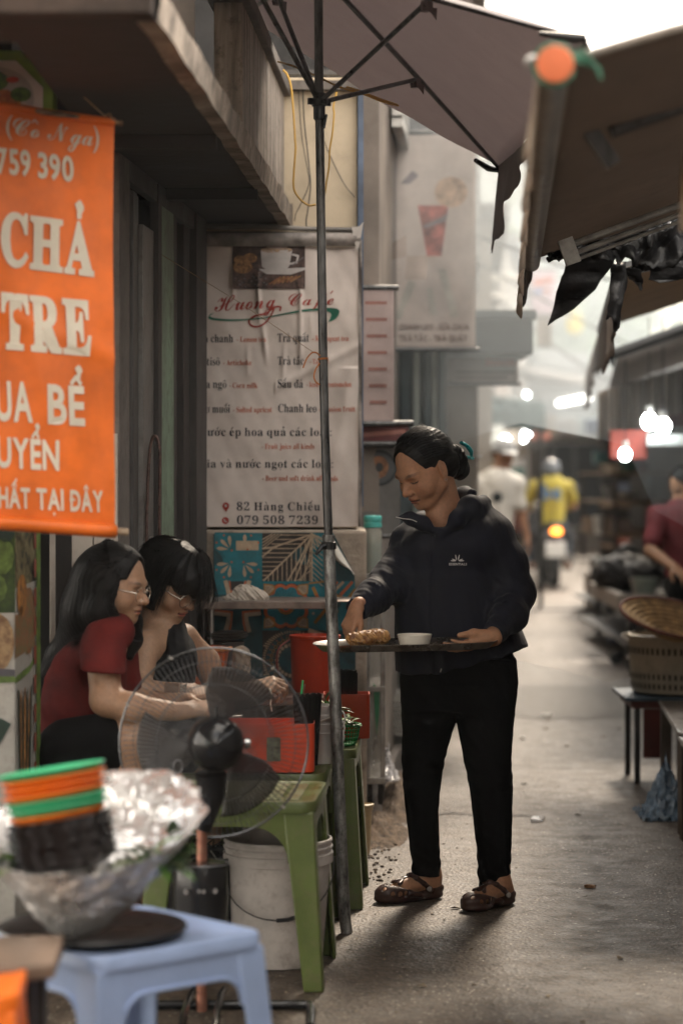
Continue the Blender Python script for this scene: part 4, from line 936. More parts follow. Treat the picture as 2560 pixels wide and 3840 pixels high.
pp.build('food_print', [WH, mat('plate_print', (.40, .39, .36), .6, bump=0), FO, LF, mat('chilli_red_print', (.4, .05, .03), .6, bump=0)], oc)
q = MB(); q.cyl(P(78, 0, 6.5), P(78, 195, 6.5), .013, seg=12); q.cyl(P(56, 0, 6.5), P(58, 195, 6.5), .008, seg=8); q.sphere(P(66, 60, 6.49), (.021, .015, .03)); q.build('pipe_hanger', mat('white_pipe', (.34, .32, .29), .5, var=.3, dirt=.5), oc)

# standing printed light box at the far left
fb = thing('food_light_box', 'tall printed food light box standing at the left edge below the orange banner', 'light box', (P(0, 2400, 6.75).x, 6.8, 0))
x1 = P(58, 0, 6.7).x; x2 = P(148, 0, 6.95).x
q = MB(); q.hexa([(x1-.45, 6.62, 0), (x1, 6.7, 0), (x2, 6.95, 0), (x1-.4, 7.0, 0)], [(x1-.45, 6.62, 1.31), (x1, 6.7, 1.31), (x2, 6.95, 1.31), (x1-.4, 7.0, 1.31)]); q.build('cabinet', mat('cabinet_white', (.36, .345, .31), .6, var=.15, dirt=.4), fb, smooth=False, bevel=.004)
def SF(px, z, l):  # left face then right face, px measured along the two faces
    if px <= 58: p = Vector((x1-.45, 6.62, z)).lerp(Vector((x1, 6.7, z)), 1-(58-px)/590.); return p+Vector((.05, -1, 0))*l
    t = (px-58)/90; return Vector((x1, 6.7, z)).lerp(Vector((x2, 6.95, z)), t)+Vector((.94, -.35, 0))*l
Zp = lambda py: CAM_Z-(py-1775)/FPX*6.8
def fp(pts, mi, l):
    F_.m(mi).add([SF(a, Zp(b), l) for a, b in pts], [tuple(range(len(pts)))])
F_ = MB()
fp([(-200, 1925), (58, 1925), (58, 2290), (-200, 2290)], 0, .001); fp([(58, 1925), (148, 1925), (148, 2180), (58, 2200)], 7, .001)
for (x, y, rx, ry, mi) in ((10, 2080, 60, 70, 1), (-20, 2200, 50, 60, 1), (25, 1990, 45, 40, 5)): fp(blob2(x, y, rx if x+rx < 57 else 56-x, ry, 10), mi, .002)
fp(blob2(-10, 2400, 66, 110, 14), 3, .003); fp(blob2(80, 2230, 18, 80, 10), 2, .003); fp(blob2(105, 2330, 28, 130, 10), 6, .002); fp([(58, 2300), (120, 2290), (128, 2430), (58, 2460)], 6, .0035)
fp([(-200, 2475), (58, 2500), (58, 2525), (-200, 2520)], 4, .004); fp([(-200, 2520), (58, 2525), (58, 2545), (-200, 2560)], 1, .0045)
fp([(58, 2530), (105, 2500), (146, 2440), (146, 2460), (105, 2525), (58, 2555)], 1, .004)
fp([(-60, 2680), (10, 2680), (44, 2700), (0, 2780), (-60, 2790)], 5, .004); fp([(132, 1925), (147, 1925), (147, 3100), (132, 3100)], 1, .005)
for k in range(9): fp([(122, 1990+k*110), (131, 1990+k*110), (131, 2060+k*110), (122, 2060+k*110)], 8, .0055)
for k in range(7): fp([(64+8*k, 2580+30*(k % 3)), (68+8*k, 2575), (74+6*k, 2900), (70+5*k, 2910)], 2 if k % 2 else 5, .004)
F_.build('food_print', [mat('herb_print', (.05, .085, .02), .7, var=.8, vscale=30, bump=0, col2=(.012, .02, .01)), mat('grass_green_print', (.12, .19, .045), .7, var=.4, vscale=30, bump=0), mat('mango_print', (.38, .17, .045), .7, var=.5, vscale=25, bump=0),
    mat('noodle_print', (.34, .23, .12), .7, var=.8, vscale=60, bump=0, col2=(.15, .08, .04)), mat('slate_print', (.07, .065, .075), .7, bump=0), mat('bottle_green_print', (.02, .04, .028), .7, bump=0), mat('carrot_print', (.25, .11, .055), .7, var=.8, vscale=40, bump=0, col2=(.13, .12, .05)), mat('herb_wall_print', (.16, .14, .075), .7, var=.8, vscale=30, bump=0), mat('brick_red_print', (.3, .09, .06), .7, bump=0)], fb, smooth=False)

# ------------------------------------------------------------------ drinks menu banner
mn = thing('menu_banner', 'white vinyl cafe drinks menu banner with creases, fixed on the beige side wall', 'banner', P(1045, 1420, 9.42))
MS = 9.4/FPX; MX, MY = 712, 1975
MV = mat('white_vinyl', (.68, .60, .55), .5, var=.1, vscale=4, bump=.12, bscale=10, bdist=.01, dirt=.25, dirtcol=(.4, .34, .3))
def mw(a, b):
    w = .005*hnoise(a*6+1, b*4)+.003*hnoise(a*15, b*9+3)
    for (x, y0, y1, dx, am) in ((.165, .86, 1.05, .01, .008), (.27, .78, 1.04, -.005, .012), (.30, .62, .80, -.02, .012), (.36, .55, .72, .01, .007), (.43, .60, .98, .0, .010), (.225, .58, .72, 0, .006), (.47, .72, .85, 0, .005)):
        d = a-x-dx*(b-y0)*5; w += am*math.exp(-(d/.009)**2)*max(0, min(1, (b-y0)*12))*max(0, min(1, (y1-b)*12))
    return w+.008*math.exp(-((a-.60-.18*(b-.45))/.03)**2)*(b < .62)+.006*math.exp(-((b-.55-.5*(a-.35))/.02)**2)*(a > .33)
def SM(a, b, l): return P(MX, MY, 9.4)+Vector((a, -l-mw(a, b), b))
invM = lambda x, y: ((x-MX)*MS, (MY-y)*MS)
W_, H_ = (1343-MX)*MS, (1975-925)*MS
mb = MB(); mb.grid(lambda u, v: SM(u*W_, v*H_, 0), 150, 210); mb.build('vinyl_sheet', MV, mn, angle=180)
q = MB(); q.grid(lambda u, v: P(MX, 925, 9.4)+Vector((u*(W_+.008), -.012-.010*math.sin(v*math.pi)+.003*hnoise(u*20, v), (v*50)*MS)), 60, 5); q.grid(lambda u, v: P(1343+v*14, 1975-(1975-900)*u, 9.397)+Vector((0, -.004*math.sin(v*3+u*20), 0)), 80, 3)
q.build('folded_hem', mat('clear_dusty_hem', (.24, .21, .19), .5, var=.4, vscale=12, bump=.3), mn, angle=180)
q = MB(); q.add([P(1330, 915, 9.38), P(1362, 832, 9.37), P(1350, 905, 9.38), P(1340, 945, 9.385), P(1318, 850, 9.385), P(1345, 850, 9.38)], [(0, 5, 1, 2), (0, 2, 3), (0, 4, 5)]); q.build('torn_corner', mat('white_vinyl_back', (.6, .56, .52), .5, var=.1), mn)
MRED = mat('menu_red_ink', (.36, .035, .022), .6, var=.15, bump=0); MBLK = mat('menu_dark_ink', (.028, .032, .045), .6, bump=0); MGRN = mat('menu_green_ink', (.012, .15, .095), .6, bump=0); MOR = mat('menu_orange_ink', (.50, .12, .06), .6, var=.15, bump=0)
pr = PPrint(SM, invM, MS); K = .5102
cx_ = lambda x: 700+x*K; cy_ = lambda y: 800+y*K
def mt(t, x0, y0, x1, cap, mi, style='serif', gap=.05, dy=0, slant=0): pr.t(t, cx_(x0), cy_(y0), cx_(x1), cy_(y0+dy), cap*K, mi, style, gap, slant)
mt('Trà chanh', 60, 948, 345, 60, 1); mt('Actisô', 72, 1117, 248, 60, 1); mt('Sữa ngô', 68, 1284, 297, 60, 1); mt('Mơ muối', 82, 1465, 322, 60, 1)
mt('Trà quất', 668, 944, 902, 62, 1); mt('Trà tắc', 668, 1113, 864, 62, 1); mt('Sấu đá', 670, 1282, 858, 62, 1); mt('Chanh leo', 672, 1462, 958, 62, 1)
for t, x0, y0, x1 in (('- Lemon tea', 368, 945, 586), ('- Artichoke', 268, 1116, 480), ('- Corn milk', 315, 1284, 524), ('- Salted apricot', 342, 1462, 628), ('- Kumquat tea', 922, 938, 1192), ('- Tac tea', 905, 1108, 1040), ('- Iced dracontomelon', 880, 1276, 1212), ('- Passion fruit', 970, 1458, 1240)):
    mt(t, x0, y0, x1, 40, 3, 'bold' if 0 else 'serif')
mt('Nước ép hoa quả các loại:', 88, 1636, 1070, 62, 1, gap=.09); mt('Bia và nước ngọt các loại:', 92, 1870, 1083, 62, 1, gap=.09)
mt('- Fruit juice all kinds', 552, 1732, 940, 40, 3); mt('- Beer and soft drink all kinds', 556, 1966, 1112, 40, 3)
mt('82 Hàng Chiếu', 368, 2184, 990, 62, 1, gap=.12); mt('079 508 7239', 370, 2284, 975, 62, 1, gap=.12)
mt('Huong', 205, 722, 655, 128, 0, 'script', .02, dy=-30, slant=.1); mt('Café', 745, 680, 1085, 96, 0, 'script', .05, dy=-12, slant=.1)
loop = bez([Vector((cx_(a), cy_(b), 0)) for a, b in ((600, 690), (640, 700), (600, 780), (540, 828), (480, 828), (458, 790), (500, 755), (580, 735), (650, 690), (690, 690), (685, 715))], 5)
pr.up(); pr.st([(p.x, p.y) for p in loop], 6.5, 0)
def swoosh(top, bot, mi):
    T = bez([Vector((cx_(a), cy_(b), 0)) for a, b in top], 5); B = bez([Vector((cx_(a), cy_(b), 0)) for a, b in bot], 5); n = min(len(T), len(B))
    for i in range(n-1): pr.p([(T[i].x, T[i].y), (T[i+1].x, T[i+1].y), (B[i+1].x, B[i+1].y+.4), (B[i].x, B[i].y+.4)], mi)
swoosh(((205, 728), (168, 748), (200, 768), (300, 778), (430, 776), (560, 764), (700, 738), (850, 708), (950, 699), (1040, 694), (1100, 700), (1124, 718)), ((205, 728), (158, 766), (195, 784), (300, 790), (430, 786), (560, 772), (700, 748), (850, 724), (950, 716), (1030, 722), (1062, 745), (1040, 800)), 2)
swoosh(((1124, 718), (1112, 752), (1085, 780), (1040, 800)), ((1062, 745), (1062, 760), (1054, 778), (1040, 800)), 2)
pr.up(); pr.disc(cx_(288), cy_(2150), 12.5, 13, 0); pr.p([(cx_(266), cy_(2158)), (cx_(290), cy_(2196)), (cx_(312), cy_(2158))], 0); pr.disc(cx_(285), cy_(2258), 13.5, 13.5, 0)
pr.up(); pr.disc(cx_(288), cy_(2150), 5, 5, 4); pr.st([(cx_(276), cy_(2248)), (cx_(280), cy_(2262)), (cx_(294), cy_(2268))], 3.2, 4)
# cup photograph on the menu
pr.p([(873, 905), (1144, 905), (1144, 1084), (873, 1084)], 5); pr.up()
pr.p([(873, 905), (1144, 905), (1144, 980), (873, 1000)], 6); pr.up(); pr.disc(910, 1002, 36, 24, 7); pr.disc(938, 968, 26, 18, 7); pr.disc(900, 975, 22, 16, 7); pr.up()
pr.p([(970, 1010), (1144, 1004), (1144, 1012), (1090, 1030), (1000, 1028)], 4); pr.up(); pr.p([(978, 940), (1096, 938), (1084, 1000), (1062, 1018), (1008, 1018), (982, 1000)], 4); pr.disc(1037, 938, 59, 11, 8); pr.st([(1096, 955), (1118, 960), (1112, 985), (1086, 990)], 7, 4)
pr.up(); pr.disc(1040, 922, 42, 12, 9); pr.st([(1096, 995), (1138, 965)], 3, 10)
rdm = random.Random(5)
for _ in range(60): pr.disc(rdm.uniform(878, 1000), rdm.uniform(1036, 1080), rdm.uniform(3, 6), rdm.uniform(2, 4), rdm.choice((6, 10, 5, 11)), rdm.uniform(0, .0003), 8)
for k in range(6): pr.st([(1010+k*16, 1066-k*2), (1052+k*15, 1040-k)], 6, 7 if k % 2 else 12, .0004)
pr.build('printed_menu', [MRED, MBLK, MGRN, MOR, mat('menu_white_ink', (.52, .48, .46), .6, bump=0), mat('coffee_photo_brown', (.10, .06, .05), .6, var=.5, vscale=60, bump=0), mat('coffee_photo_dark', (.06, .035, .03), .6, var=.5, vscale=50, bump=0), mat('pastry_print', (.33, .17, .07), .6, var=.5, vscale=90, bump=0),
    mat('cream_foam_print', (.42, .28, .18), .6, var=.4, vscale=90, bump=0), mat('steam_print', (.36, .27, .24), .6, bump=0), mat('grey_bean_print', (.16, .15, .155), .6, bump=0), mat('dark_bean_print', (.03, .022, .02), .6, bump=0), mat('cinnamon_print', (.24, .1, .05), .6, bump=0)], mn)

# ------------------------------------------------------------------ patterned oilcloth below the menu
oc2 = thing('patterned_oilcloth', 'teal and black oilcloth printed with flowers and leaf tiles, one corner peeling', 'oilcloth', P(1065, 2250, 9.33))
TS = 9.33/FPX; K2 = .421
def ST(a, b, l): return P(760, 1960, 9.335)+Vector((a, -l-.002*hnoise(a*12, b*9), b))
invT = lambda x, y: (x*K2*TS, -y*K2*TS)
TEAL, TDK, TBK, TCR, TOR, TYL = [mat(n, c, .5, var=v, vscale=18, bump=.05) for n, c, v in (('teal_ink', (.012, .19, .24), .25), ('deep_teal_ink', (.012, .07, .085), .3), ('black_brown_ink', (.035, .026, .022), .3), ('sand_ink', (.55, .42, .29), .2), ('terracotta_ink', (.56, .13, .04), .2), ('ochre_ink', (.40, .20, .04), .2))]
tp = PPrint(ST, invT, K2*TS); T0 = 0
def R4(x0, y0, x1, y1, mi, n=None): tp.p([(x0, y0), (x1, y0), (x1, y1), (x0, y1)], mi)
tp.lift = .0008
edge = [(95, 110), (112, 86), (530, 92), (975, 90), (1068, 88), (1165, 100), (1352, 460), (1360, 700), (1362, 1424), (110, 1424), (100, 700)]
q = MB(); q.slab([ST(*invT(x, y), 0) for x, y in edge], (0, .003, 0)); q.build('oilcloth_sheet', TDK, oc2, smooth=False)
R4(108, 92, 530, 520, 0); R4(108, 520, 530, 640, 0); R4(108, 640, 530, 960, 1); R4(532, 95, 972, 520, 2); R4(974, 95, 1165, 520, 0); R4(532, 522, 948, 960, 0); R4(950, 522, 1355, 960, 0); R4(532, 962, 1090, 1424, 2); R4(110, 962, 530, 1424, 1); R4(1092, 962, 1350, 1424, 1)
tp.up(.0006)
def petal(cx, cy, ang, L, w, mi, r0=14):
    a = R(ang); pts = []
    for k in range(13):
        t = k/12*2-1; rr = w*math.cos(t*math.pi/2)**.6 if abs(t) < 1 else 0; s = (1+t)/2
        pts.append((r0+s*L, rr*(s**.8)))
    full = pts+[(x, -y) for x, y in pts[::-1]]
    tp.p([(cx+x*math.cos(a)-y*math.sin(a), cy-x*math.sin(a)-y*math.cos(a)) for x, y in full], mi)
for (cx, cy, qd) in ((248, 238, 1), (366, 238, 0), (248, 362, 2), (366, 362, 3)):
    base = (45, 135, 225, 315)[qd]
    if qd == 0: petal(cx+10, cy-20, 90, 100, 24, 3); continue
    for d in (-40, 0, 40): petal(cx, cy, base+d, 110, 24, 3)
tp.up(.0003); R4(298, 162, 498, 246, 3); tp.up(.0003)
for x, y in ((190, 112), (124, 178), (260, 247), (432, 114), (497, 178), (190, 486), (124, 420), (258, 352), (364, 352), (430, 486), (497, 420), (400, 238)): tp.disc(x, y, 9, 9, 4, 0, 10)
for k in range(11):                                        # leaf lines on the black tile
    t = k/10; x, y = 545+410*t, 510-400*t; tp.st([(532, y-(0)) if 0 else (x, y), (max(534, x-260), y+(0 if k < 11 else 0))], 7, 3); tp.st([(x, y), (x, min(518, y+420))], 7, 3) if k < 11 else None
tp.up(.0003)
for p in (((545, 515), (968, 105)), ((534, 300), (640, 215), (968, 105)), ((534, 230), (660, 215)), ((820, 518), (968, 130)), ((760, 518), (880, 300), (968, 120)), ((972, 95), (972, 520))): tp.st(p, 14, 3)
for k in range(8): tp.st([(534, 150+k*0+28*k-0), (620+28*k, 100)] if k < 4 else [(845+18*(k-4), 516), (968, 400-70*(k-4)+20)], 7, 3)
for k in range(9): tp.st([(976, 120+45*k), (1068, 205+45*k)], 7, 3); 
for k in range(5): tp.st([(976, 100), (1000+40*k, 230-12*k)], 8, 3)
# crossing bands on the left tile
for (sx, sy) in ((-1, -1), (1, -1), (-1, 1), (1, 1)):
    X = lambda v: 310+sx*v; Yy = lambda v: 745+sy*v
    tp.st([(X(110), Yy(225)), (X(95), Yy(110)), (X(60), Yy(75)), (X(200), Yy(45))] if 0 else [(X(105), Yy(222)), (X(85), Yy(150)), (X(72), Yy(75)), (X(200), Yy(62))], 36, 3)
    tp.up(.0001); tp.st([(X(72), Yy(222)), (X(56), Yy(150)), (X(48), Yy(52)), (X(200), Yy(38))], 17, 4)
R4(250, 522, 365, 600, 2)
# central flower
tp.up(.0003); fx, fy = 742, 742
for a in range(8):
    w = R(a*45+22.5); tp.disc(fx+135*math.cos(w), fy+135*math.sin(w), 78, 78, 2, .0, 20)
tp.up(.0001)
for a in range(8): w = R(a*45+22.5); tp.disc(fx+135*math.cos(w), fy+135*math.sin(w), 72, 72, 4, 0, 20)
tp.up(.0002)
for a in range(8): w = R(a*45+22.5); tp.disc(fx+128*math.cos(w), fy+128*math.sin(w), 50, 50, 0, 0, 20)
tp.up(.0002); tp.disc(fx, fy, 150, 150, 0)
tp.up(.0001)
for a in range(32): w = R(a*11.25); tp.st([(fx+85*math.cos(w), fy+85*math.sin(w)), (fx+160*math.cos(w), fy+160*math.sin(w))], 3.5, 1)
tp.up(.0002)
for r, mi in ((80, 2), (75, 5), (63, 2), (58, 4), (40, 0), (22, 1)): tp.disc(fx, fy, r, r, mi); tp.up(.0001)
for sx, sy in ((-1, -1), (1, -1), (-1, 1), (1, 1)):
    X = lambda v: fx+sx*v; Yy = lambda v: fy+sy*v
    tp.p([(X(200), Yy(200)), (X(110), Yy(190)), (X(90), Yy(150)), (X(150), Yy(90)), (X(195), Yy(110))], 5); tp.up(.0001); tp.p([(X(188), Yy(188)), (X(122), Yy(180)), (X(104), Yy(152)), (X(152), Yy(104)), (X(185), Yy(118))], 3); tp.up(.0001)
    for k in range(5): tp.st([(X(110+16*k), Yy(175)), (X(182), Yy(110+16*k))], 3, 2)
# right motif
for pts, mi, w in (((( 985, 580), (1040, 700), (1160, 640), (1290, 690), (1355, 600)), 5, 30), (((950, 540), (1080, 525)), 5, 14), (((1000, 890), (1090, 780), (1200, 790)), 5, 26), (((1180, 600), (1250, 530)), 3, 26), (((1230, 640), (1330, 530)), 4, 26), (((1010, 640), (1080, 730)), 4, 20), (((1170, 560), (1200, 530)), 4, 20), ((( 950, 960), (1090, 1010)), 3, 40)): tp.st(pts, w, mi); tp.up(.0002)
tp.disc(985, 680, 13, 13, 3); tp.disc(985, 808, 12, 12, 3)
# mandala on the black tile
mx_, my_ = 800, 1225; tp.up(.0002)
tp.disc(mx_, my_, 235, 235, 1, 0, 40); tp.up(.0002)
for a in range(72):
    w = R(a*5); c, s = math.cos(w), math.sin(w)
    if my_+270*s < 1424: tp.st([(mx_+245*c, my_+245*s), (mx_+(300 if abs(c) < .9 and abs(s) < .95 else 268)*c*.98, my_+262*s)], 11, 3)
for a in range(28):
    w = R(a*360/28); c, s = math.cos(w), math.sin(w)
    if my_+190*s < 1410: tp.disc(mx_+190*c, my_+190*s, 17, 17, 5, 0, 10); tp.disc(mx_+190*c, my_+190*s, 10, 10, 2, .0002, 10)
    tp.disc(mx_+222*c, my_+222*s, 6, 6, 4, 0, 8) if my_+222*s < 1415 else None
tp.up(.0004); tp.disc(mx_, my_, 165, 165, 2, 0, 30); tp.up(.0002)
for a in range(22): w = R(a*360/22); tp.disc(mx_+138*math.cos(w), my_+138*math.sin(w), 17, 17, 3, 0, 10)
tp.up(.0002); tp.disc(mx_, my_, 118, 118, 1, 0, 30)
tp.build('printed_pattern', [TEAL, TDK, TBK, TCR, TOR, TYL], oc2)
def flapf(u, v):
    A, B = Vector((1150, 125, 0)), Vector((1352, 460, 0)); p = A.lerp(B, u); w = 70*math.sin(math.pi*min(1, u*1.1+.02))+8
    x, y = p.x-w*v*.95, p.y+w*v*.35; a, b = invT(x, y); return ST(a, b, .006+.03*math.sin(v*math.pi*.8)+.002*hnoise(u*6, v*5))
q = MB(); q.grid(flapf, 24, 10); q.build('peeled_corner', mat('white_oilcloth_back', (.78, .74, .66), .5, var=.06), oc2, angle=180)
# ------------------------------------------------------------------ plastic tables and stools
GPL = mat('olive_green_plastic', (.085, .115, .028), .38, var=.18, vscale=7, bump=.12, bscale=200, bdist=.001, dirt=.45, dirtcol=(.16, .13, .08))
BPL = mat('powder_blue_plastic', (.36, .47, .72), .36, var=.08, vscale=5, bump=.05, dirt=.1, dirtcol=(.3, .33, .4))
def plastic_table(name, label, cat, c, w, d, h, rot, m, group=None, splay=.03, lw=.085, lwb=.055, apron=.07, grooves=True, lip=False, arch=.10):
    t = thing(name, label, cat, (0, 0, 0), group); hw, hd = w/2, d/2
    q = MB(); n = 6; rc = .045
    ring = []
    for sx, sy, a0 in ((1, 1, 0), (-1, 1, 90), (-1, -1, 180), (1, -1, 270)):
        for k in range(n+1):
            a = R(a0+90*k/n); ring.append((sx*(hw-rc)+rc*math.cos(a), sy*(hd-rc)+rc*math.sin(a)))
    def rg(s, z): return [(x*s, y*s, z) for x, y in ring]
    N = len(ring); rows = [rg(1.0, h-.03), rg(1.0, h-.006), rg(.985, h), rg(.90, h), rg(.885, h-.0035)]
    q.v = [p for r in rows for p in r]; 
    for i in range(len(rows)-1):
        for k in range(N): q.f.append((i*N+k, i*N+(k+1) % N, (i+1)*N+(k+1) % N, (i+1)*N+k)); q.mi.append(0)
    q.f.append(tuple((len(rows)-1)*N+k for k in range(N))); q.mi.append(0)
    q.build('top', m, t, angle=50)
    if grooves:
        for k in range(-3, 4):
            g = MB(); g.box((k*w*.115, 0, h-.0022), (w*.085, d*.74, .0025)); g.build('top_rib', m, t, bevel=.001)
    for sx in (1, -1):
        for sy in (1, -1):
            def prof(z, s, l):
                X, Y = sx*(hw-.006+s), sy*(hd-.006+s); th = .010
                pts = [(X, Y), (X-sx*l, Y), (X-sx*l, Y-sy*th), (X-sx*th*1.6, Y-sy*th*1.6), (X-sx*th, Y-sy*l), (X, Y-sy*l)]
                return [(a, b, z) for a, b in (pts if sx*sy < 0 else pts[::-1])]
            q = MB(); q.hexa(prof(0, splay, lwb), prof(h-.028, 0, lw)); q.build('leg', m, t, bevel=.006, bseg=3)
    q = MB()
    for k, (L_, o) in enumerate(((hw, hd), (hd, hw), (hw, hd), (hd, hw))):
        M = Matrix.Rotation(k*math.pi/2, 3, 'Z'); A = []; e = L_-lw*.9
        pts = [(-e-.02, h-.025), (e+.02, h-.025)]
        arc = [(e+.02, h-apron-arch)]+[(e-arch*(1-math.cos(R(a))), h-apron-arch*(1-math.sin(R(a)))) for a in range(0, 91, 15)]
        arcl = [(-x, z) for x, z in arc[::-1]]
        poly = pts+arc+arcl; oy = -(o-.010+.004)
        f = [M @ Vector((x, oy, z)) for x, z in poly]; b = [M @ Vector((x, oy+.007, z)) for x, z in poly]
        nn = len(poly); base = len(q.v); q.v += [tuple(p) for p in f+b]; 
        q.f += [tuple(base+i for i in range(nn))[::-1], tuple(base+nn+i for i in range(nn))]+[(base+i, base+(i+1) % nn, base+nn+(i+1) % nn, base+nn+i) for i in range(nn)]; q.mi += [0]*(nn+2)
        if lip: q.tube([M @ Vector((x, oy-.002, z)) for x, z in arc+arcl], .0045, 6, cap=True)
    q.build('apron', m, t, angle=35)
    t.location = c; t.rotation_euler = (0, 0, R(rot)); WL[t] = Vector(c); return t
t1 = plastic_table('plastic_table', 'nearest green plastic table with worn slatted top, standing over the white bucket', 'table', (-.29, 6.93, 0), .47, .47, .52, -4, GPL, 'green plastic tables')
t2 = copy_tree(t1, (-.27, 7.55, 0), R(-4), label='middle green plastic table carrying the big red box', group='green plastic tables')
t3 = copy_tree(t1, (-.175, 8.19, 0), R(-3), label='farthest green plastic table with the herb basket, next to the umbrella pole', group='green plastic tables')

def lathe_thing(mb, prof, c, seg=36, **k): mb.lathe(prof, c, seg, **k)
WPL = mat('dirty_white_plastic', (.52, .48, .45), .5, var=.15, vscale=8, bump=.1, dirt=.55, dirtcol=(.16, .11, .08))
wb = thing('paint_bucket', 'dirty white plastic bucket with wire handle under the nearest green table', 'bucket', (-.185, 7.07, 0))
q = MB(); q.lathe([(.001, .003), (.126, .003), (.13, .01), (.152, .295), (.160, .297), (.161, .325), (.155, .327), (.1555, .337), (.160, .339), (.160, .344), (.156, .346), (.1565, .356), (.159, .358), (.158, .365), (.152, .366), (.148, .30), (.125, .02), (.001, .018)], (-.185, 7.07, 0), 48); q.build('pail', WPL, wb, angle=30)
q = MB(); hp = []
for k in range(17):
    a = math.pi*k/16; hp.append(Vector((-.185-.165*math.cos(a), 7.07-.165*math.sin(a)*.55-.09*math.sin(a), .31-.155*math.sin(a)**.8)))
q.tube(hp, .0022, 6); q.build('wire_handle', DARKM, wb); q = MB(); q.tube(hp[8:11], .006, 10); q.build('grip', BLACKP, wb)
MB().lathe([(.001, .25), (.143, .25)], (-.185, 7.07, 0), 32).build('slops', mat('dark_slops', (.02, .016, .013), .25, bump=.3), wb)
lad = P(1190, 3092, 7.2); q = MB(); q.tube([P(1140, 3125, 7.15), P(1165, 3105, 7.15), P(1195, 3093, 7.15), P(1226, 3078, 7.15)], [.006, .006, .007, .008], 8); q.sphere(P(1135, 3140, 7.15), (.045, .045, .02)); q.tube([P(1190, 3100, 7.15), P(1180, 3150, 7.15), P(1176, 3190, 7.12)], .002, 6)
q.build('ladle', STEEL, loc=lad, label='steel ladle with upturned handle resting in the white bucket', cat='ladle')
bb = thing('black_bucket', 'black plastic bucket with black netting and a wire handle, left of the white one', 'bucket', (-.44, 7.1, 0))
q = MB(); q.lathe([(.001, .003), (.115, .003), (.148, .30), (.155, .30), (.155, .315), (.145, .315), (.112, .02)], (-.44, 7.1, 0), 32); q.build('pail', BLACKP, bb)
q = MB(); rr_ = random.Random(2)
for _ in range(26):
    a = rr_.uniform(0, 6.28); r0 = rr_.uniform(.03, .13); p = Vector((-.44+r0*math.cos(a), 7.1+r0*math.sin(a), .315)); q.tube(bez([p, p+Vector((rr_.uniform(-.04, .04), rr_.uniform(-.04, .04), rr_.uniform(.01, .05))), p+Vector((rr_.uniform(-.07, .07), rr_.uniform(-.07, .07), rr_.uniform(-.005, .04)))], 4), .002, 5)
q.build('netting', mat('shiny_black_net', (.015, .015, .016), .2, bump=.3), bb, kind='stuff')
q = MB(); q.tube(bez([P(790, 3190, 6.95), P(838, 3262, 6.95), P(846, 3330, 6.94), P(836, 3380, 6.93), P(800, 3425, 6.93), P(770, 3440, 6.94)], 6), .0022, 6); q.build('wire_handle', STEEL, bb)

# ------------------------------------------------------------------ pedestal fan
fn = thing('pedestal_fan', 'black pedestal fan seen from behind in front of the two seated women', 'fan', (P(760, 0, 6.33).x, 6.33, 0))
FC = P(803, 2783, 6.42); FR = .249; AX = Vector((.10, -.99, .07)).normalized()      # AX points at the viewer (rear of the fan)
F1 = AX.cross(Vector((0, 0, 1))).normalized(); F2 = F1.cross(AX).normalized()
if F2.z < 0: F2 = -F2
def fpnt(r, a, z): return FC+F1*r*math.cos(a)+F2*r*math.sin(a)+AX*z
GW = mat('fan_wire', (.10, .10, .105), .3, .5, var=.1, bump=0)
FB = mat('glossy_black_plastic', (.010, .010, .011), .16, var=.2, bump=.05, bscale=200)
q = MB()
for k in range(108):
    a = 2*math.pi*k/108
    for s, dep in ((1, .075), (-1, .07)):
        pts = [fpnt(FR*(.17 if s > 0 else .2)+(FR-FR*.2)*t, a+.10*s*t, s*(dep*(1-t**2.6)+.004)) for t in (0, .25, .5, .7, .85, .95, 1)]
        q.tube(pts, .0008, 4, cap=False)
q.build('guard_wires', GW, fn, kind='stuff', angle=180)
for r, z, w in ((FR*.62, .058, .0011), (FR*.62, -.055, .0011), (FR*.86, .03, .0011)):
    q = MB(); q.tube([fpnt(r, 2*math.pi*k/60, z) for k in range(60)], w, 5, closed=True); q.build('guard_ring', GW, fn)
q = MB(); q.tube([fpnt(FR+.001, 2*math.pi*k/80, 0) for k in range(80)], .0032, 8, closed=True); q.build('outer_rim', mat('fan_rim', (.13, .13, .135), .2, .6, var=.1, bump=0), fn)
for a in (2.25, .42, 1.1, -.9, 3.9):
    q = MB(); q.box(fpnt(FR+.002, a, 0), (.012, .010, .006), Matrix.Rotation(-(a-math.pi/2), 3, 'Y')); q.build('rim_clip', STEEL, fn)
BLD = mat('smoky_fan_blade', (.035, .03, .027), .35, var=.1, bump=0, alpha=.74)
for k in range(3):
    a0 = R(97+120*k)
    def bf(u, v):
        r = .035+(.205-.035)*v; wid = (.35+.55*math.sin(min(1, v*1.15)*math.pi*.62))*1.15; a = a0+(u-.5)*wid+.35*v
        return fpnt(r*(1-.03*(2*u-1)**2*v), a, .022*(.5-u)*2*(1-.3*v))
    q = MB(); q.grid(bf, 14, 14); o = q.build('blade', BLD, fn, angle=180, solid=.0022)
q = MB(); Ma = Matrix((F1, F2, AX)).transposed(); q.lathe([(.0, -.03), (.03, -.028), (.036, -.01), (.036, .02), (.03, .022)], FC, 24, axis=Ma); q.build('blade_hub', FB, fn)
q = MB(); q.lathe([(.055, .03), (.066, .045), (.072, .075), (.071, .12), (.064, .15), (.052, .168), (.03, .178), (.0, .18)], FC, 36, axis=Ma); q.build('motor_housing', FB, fn, angle=60)
q = MB(); q.lathe([(.0735, .074), (.0745, .08), (.0745, .092), (.0735, .098)], FC, 36, axis=Ma); q.build('chrome_band', mat('chrome_band', (.4, .4, .4), .12, .9, bump=0), fn)
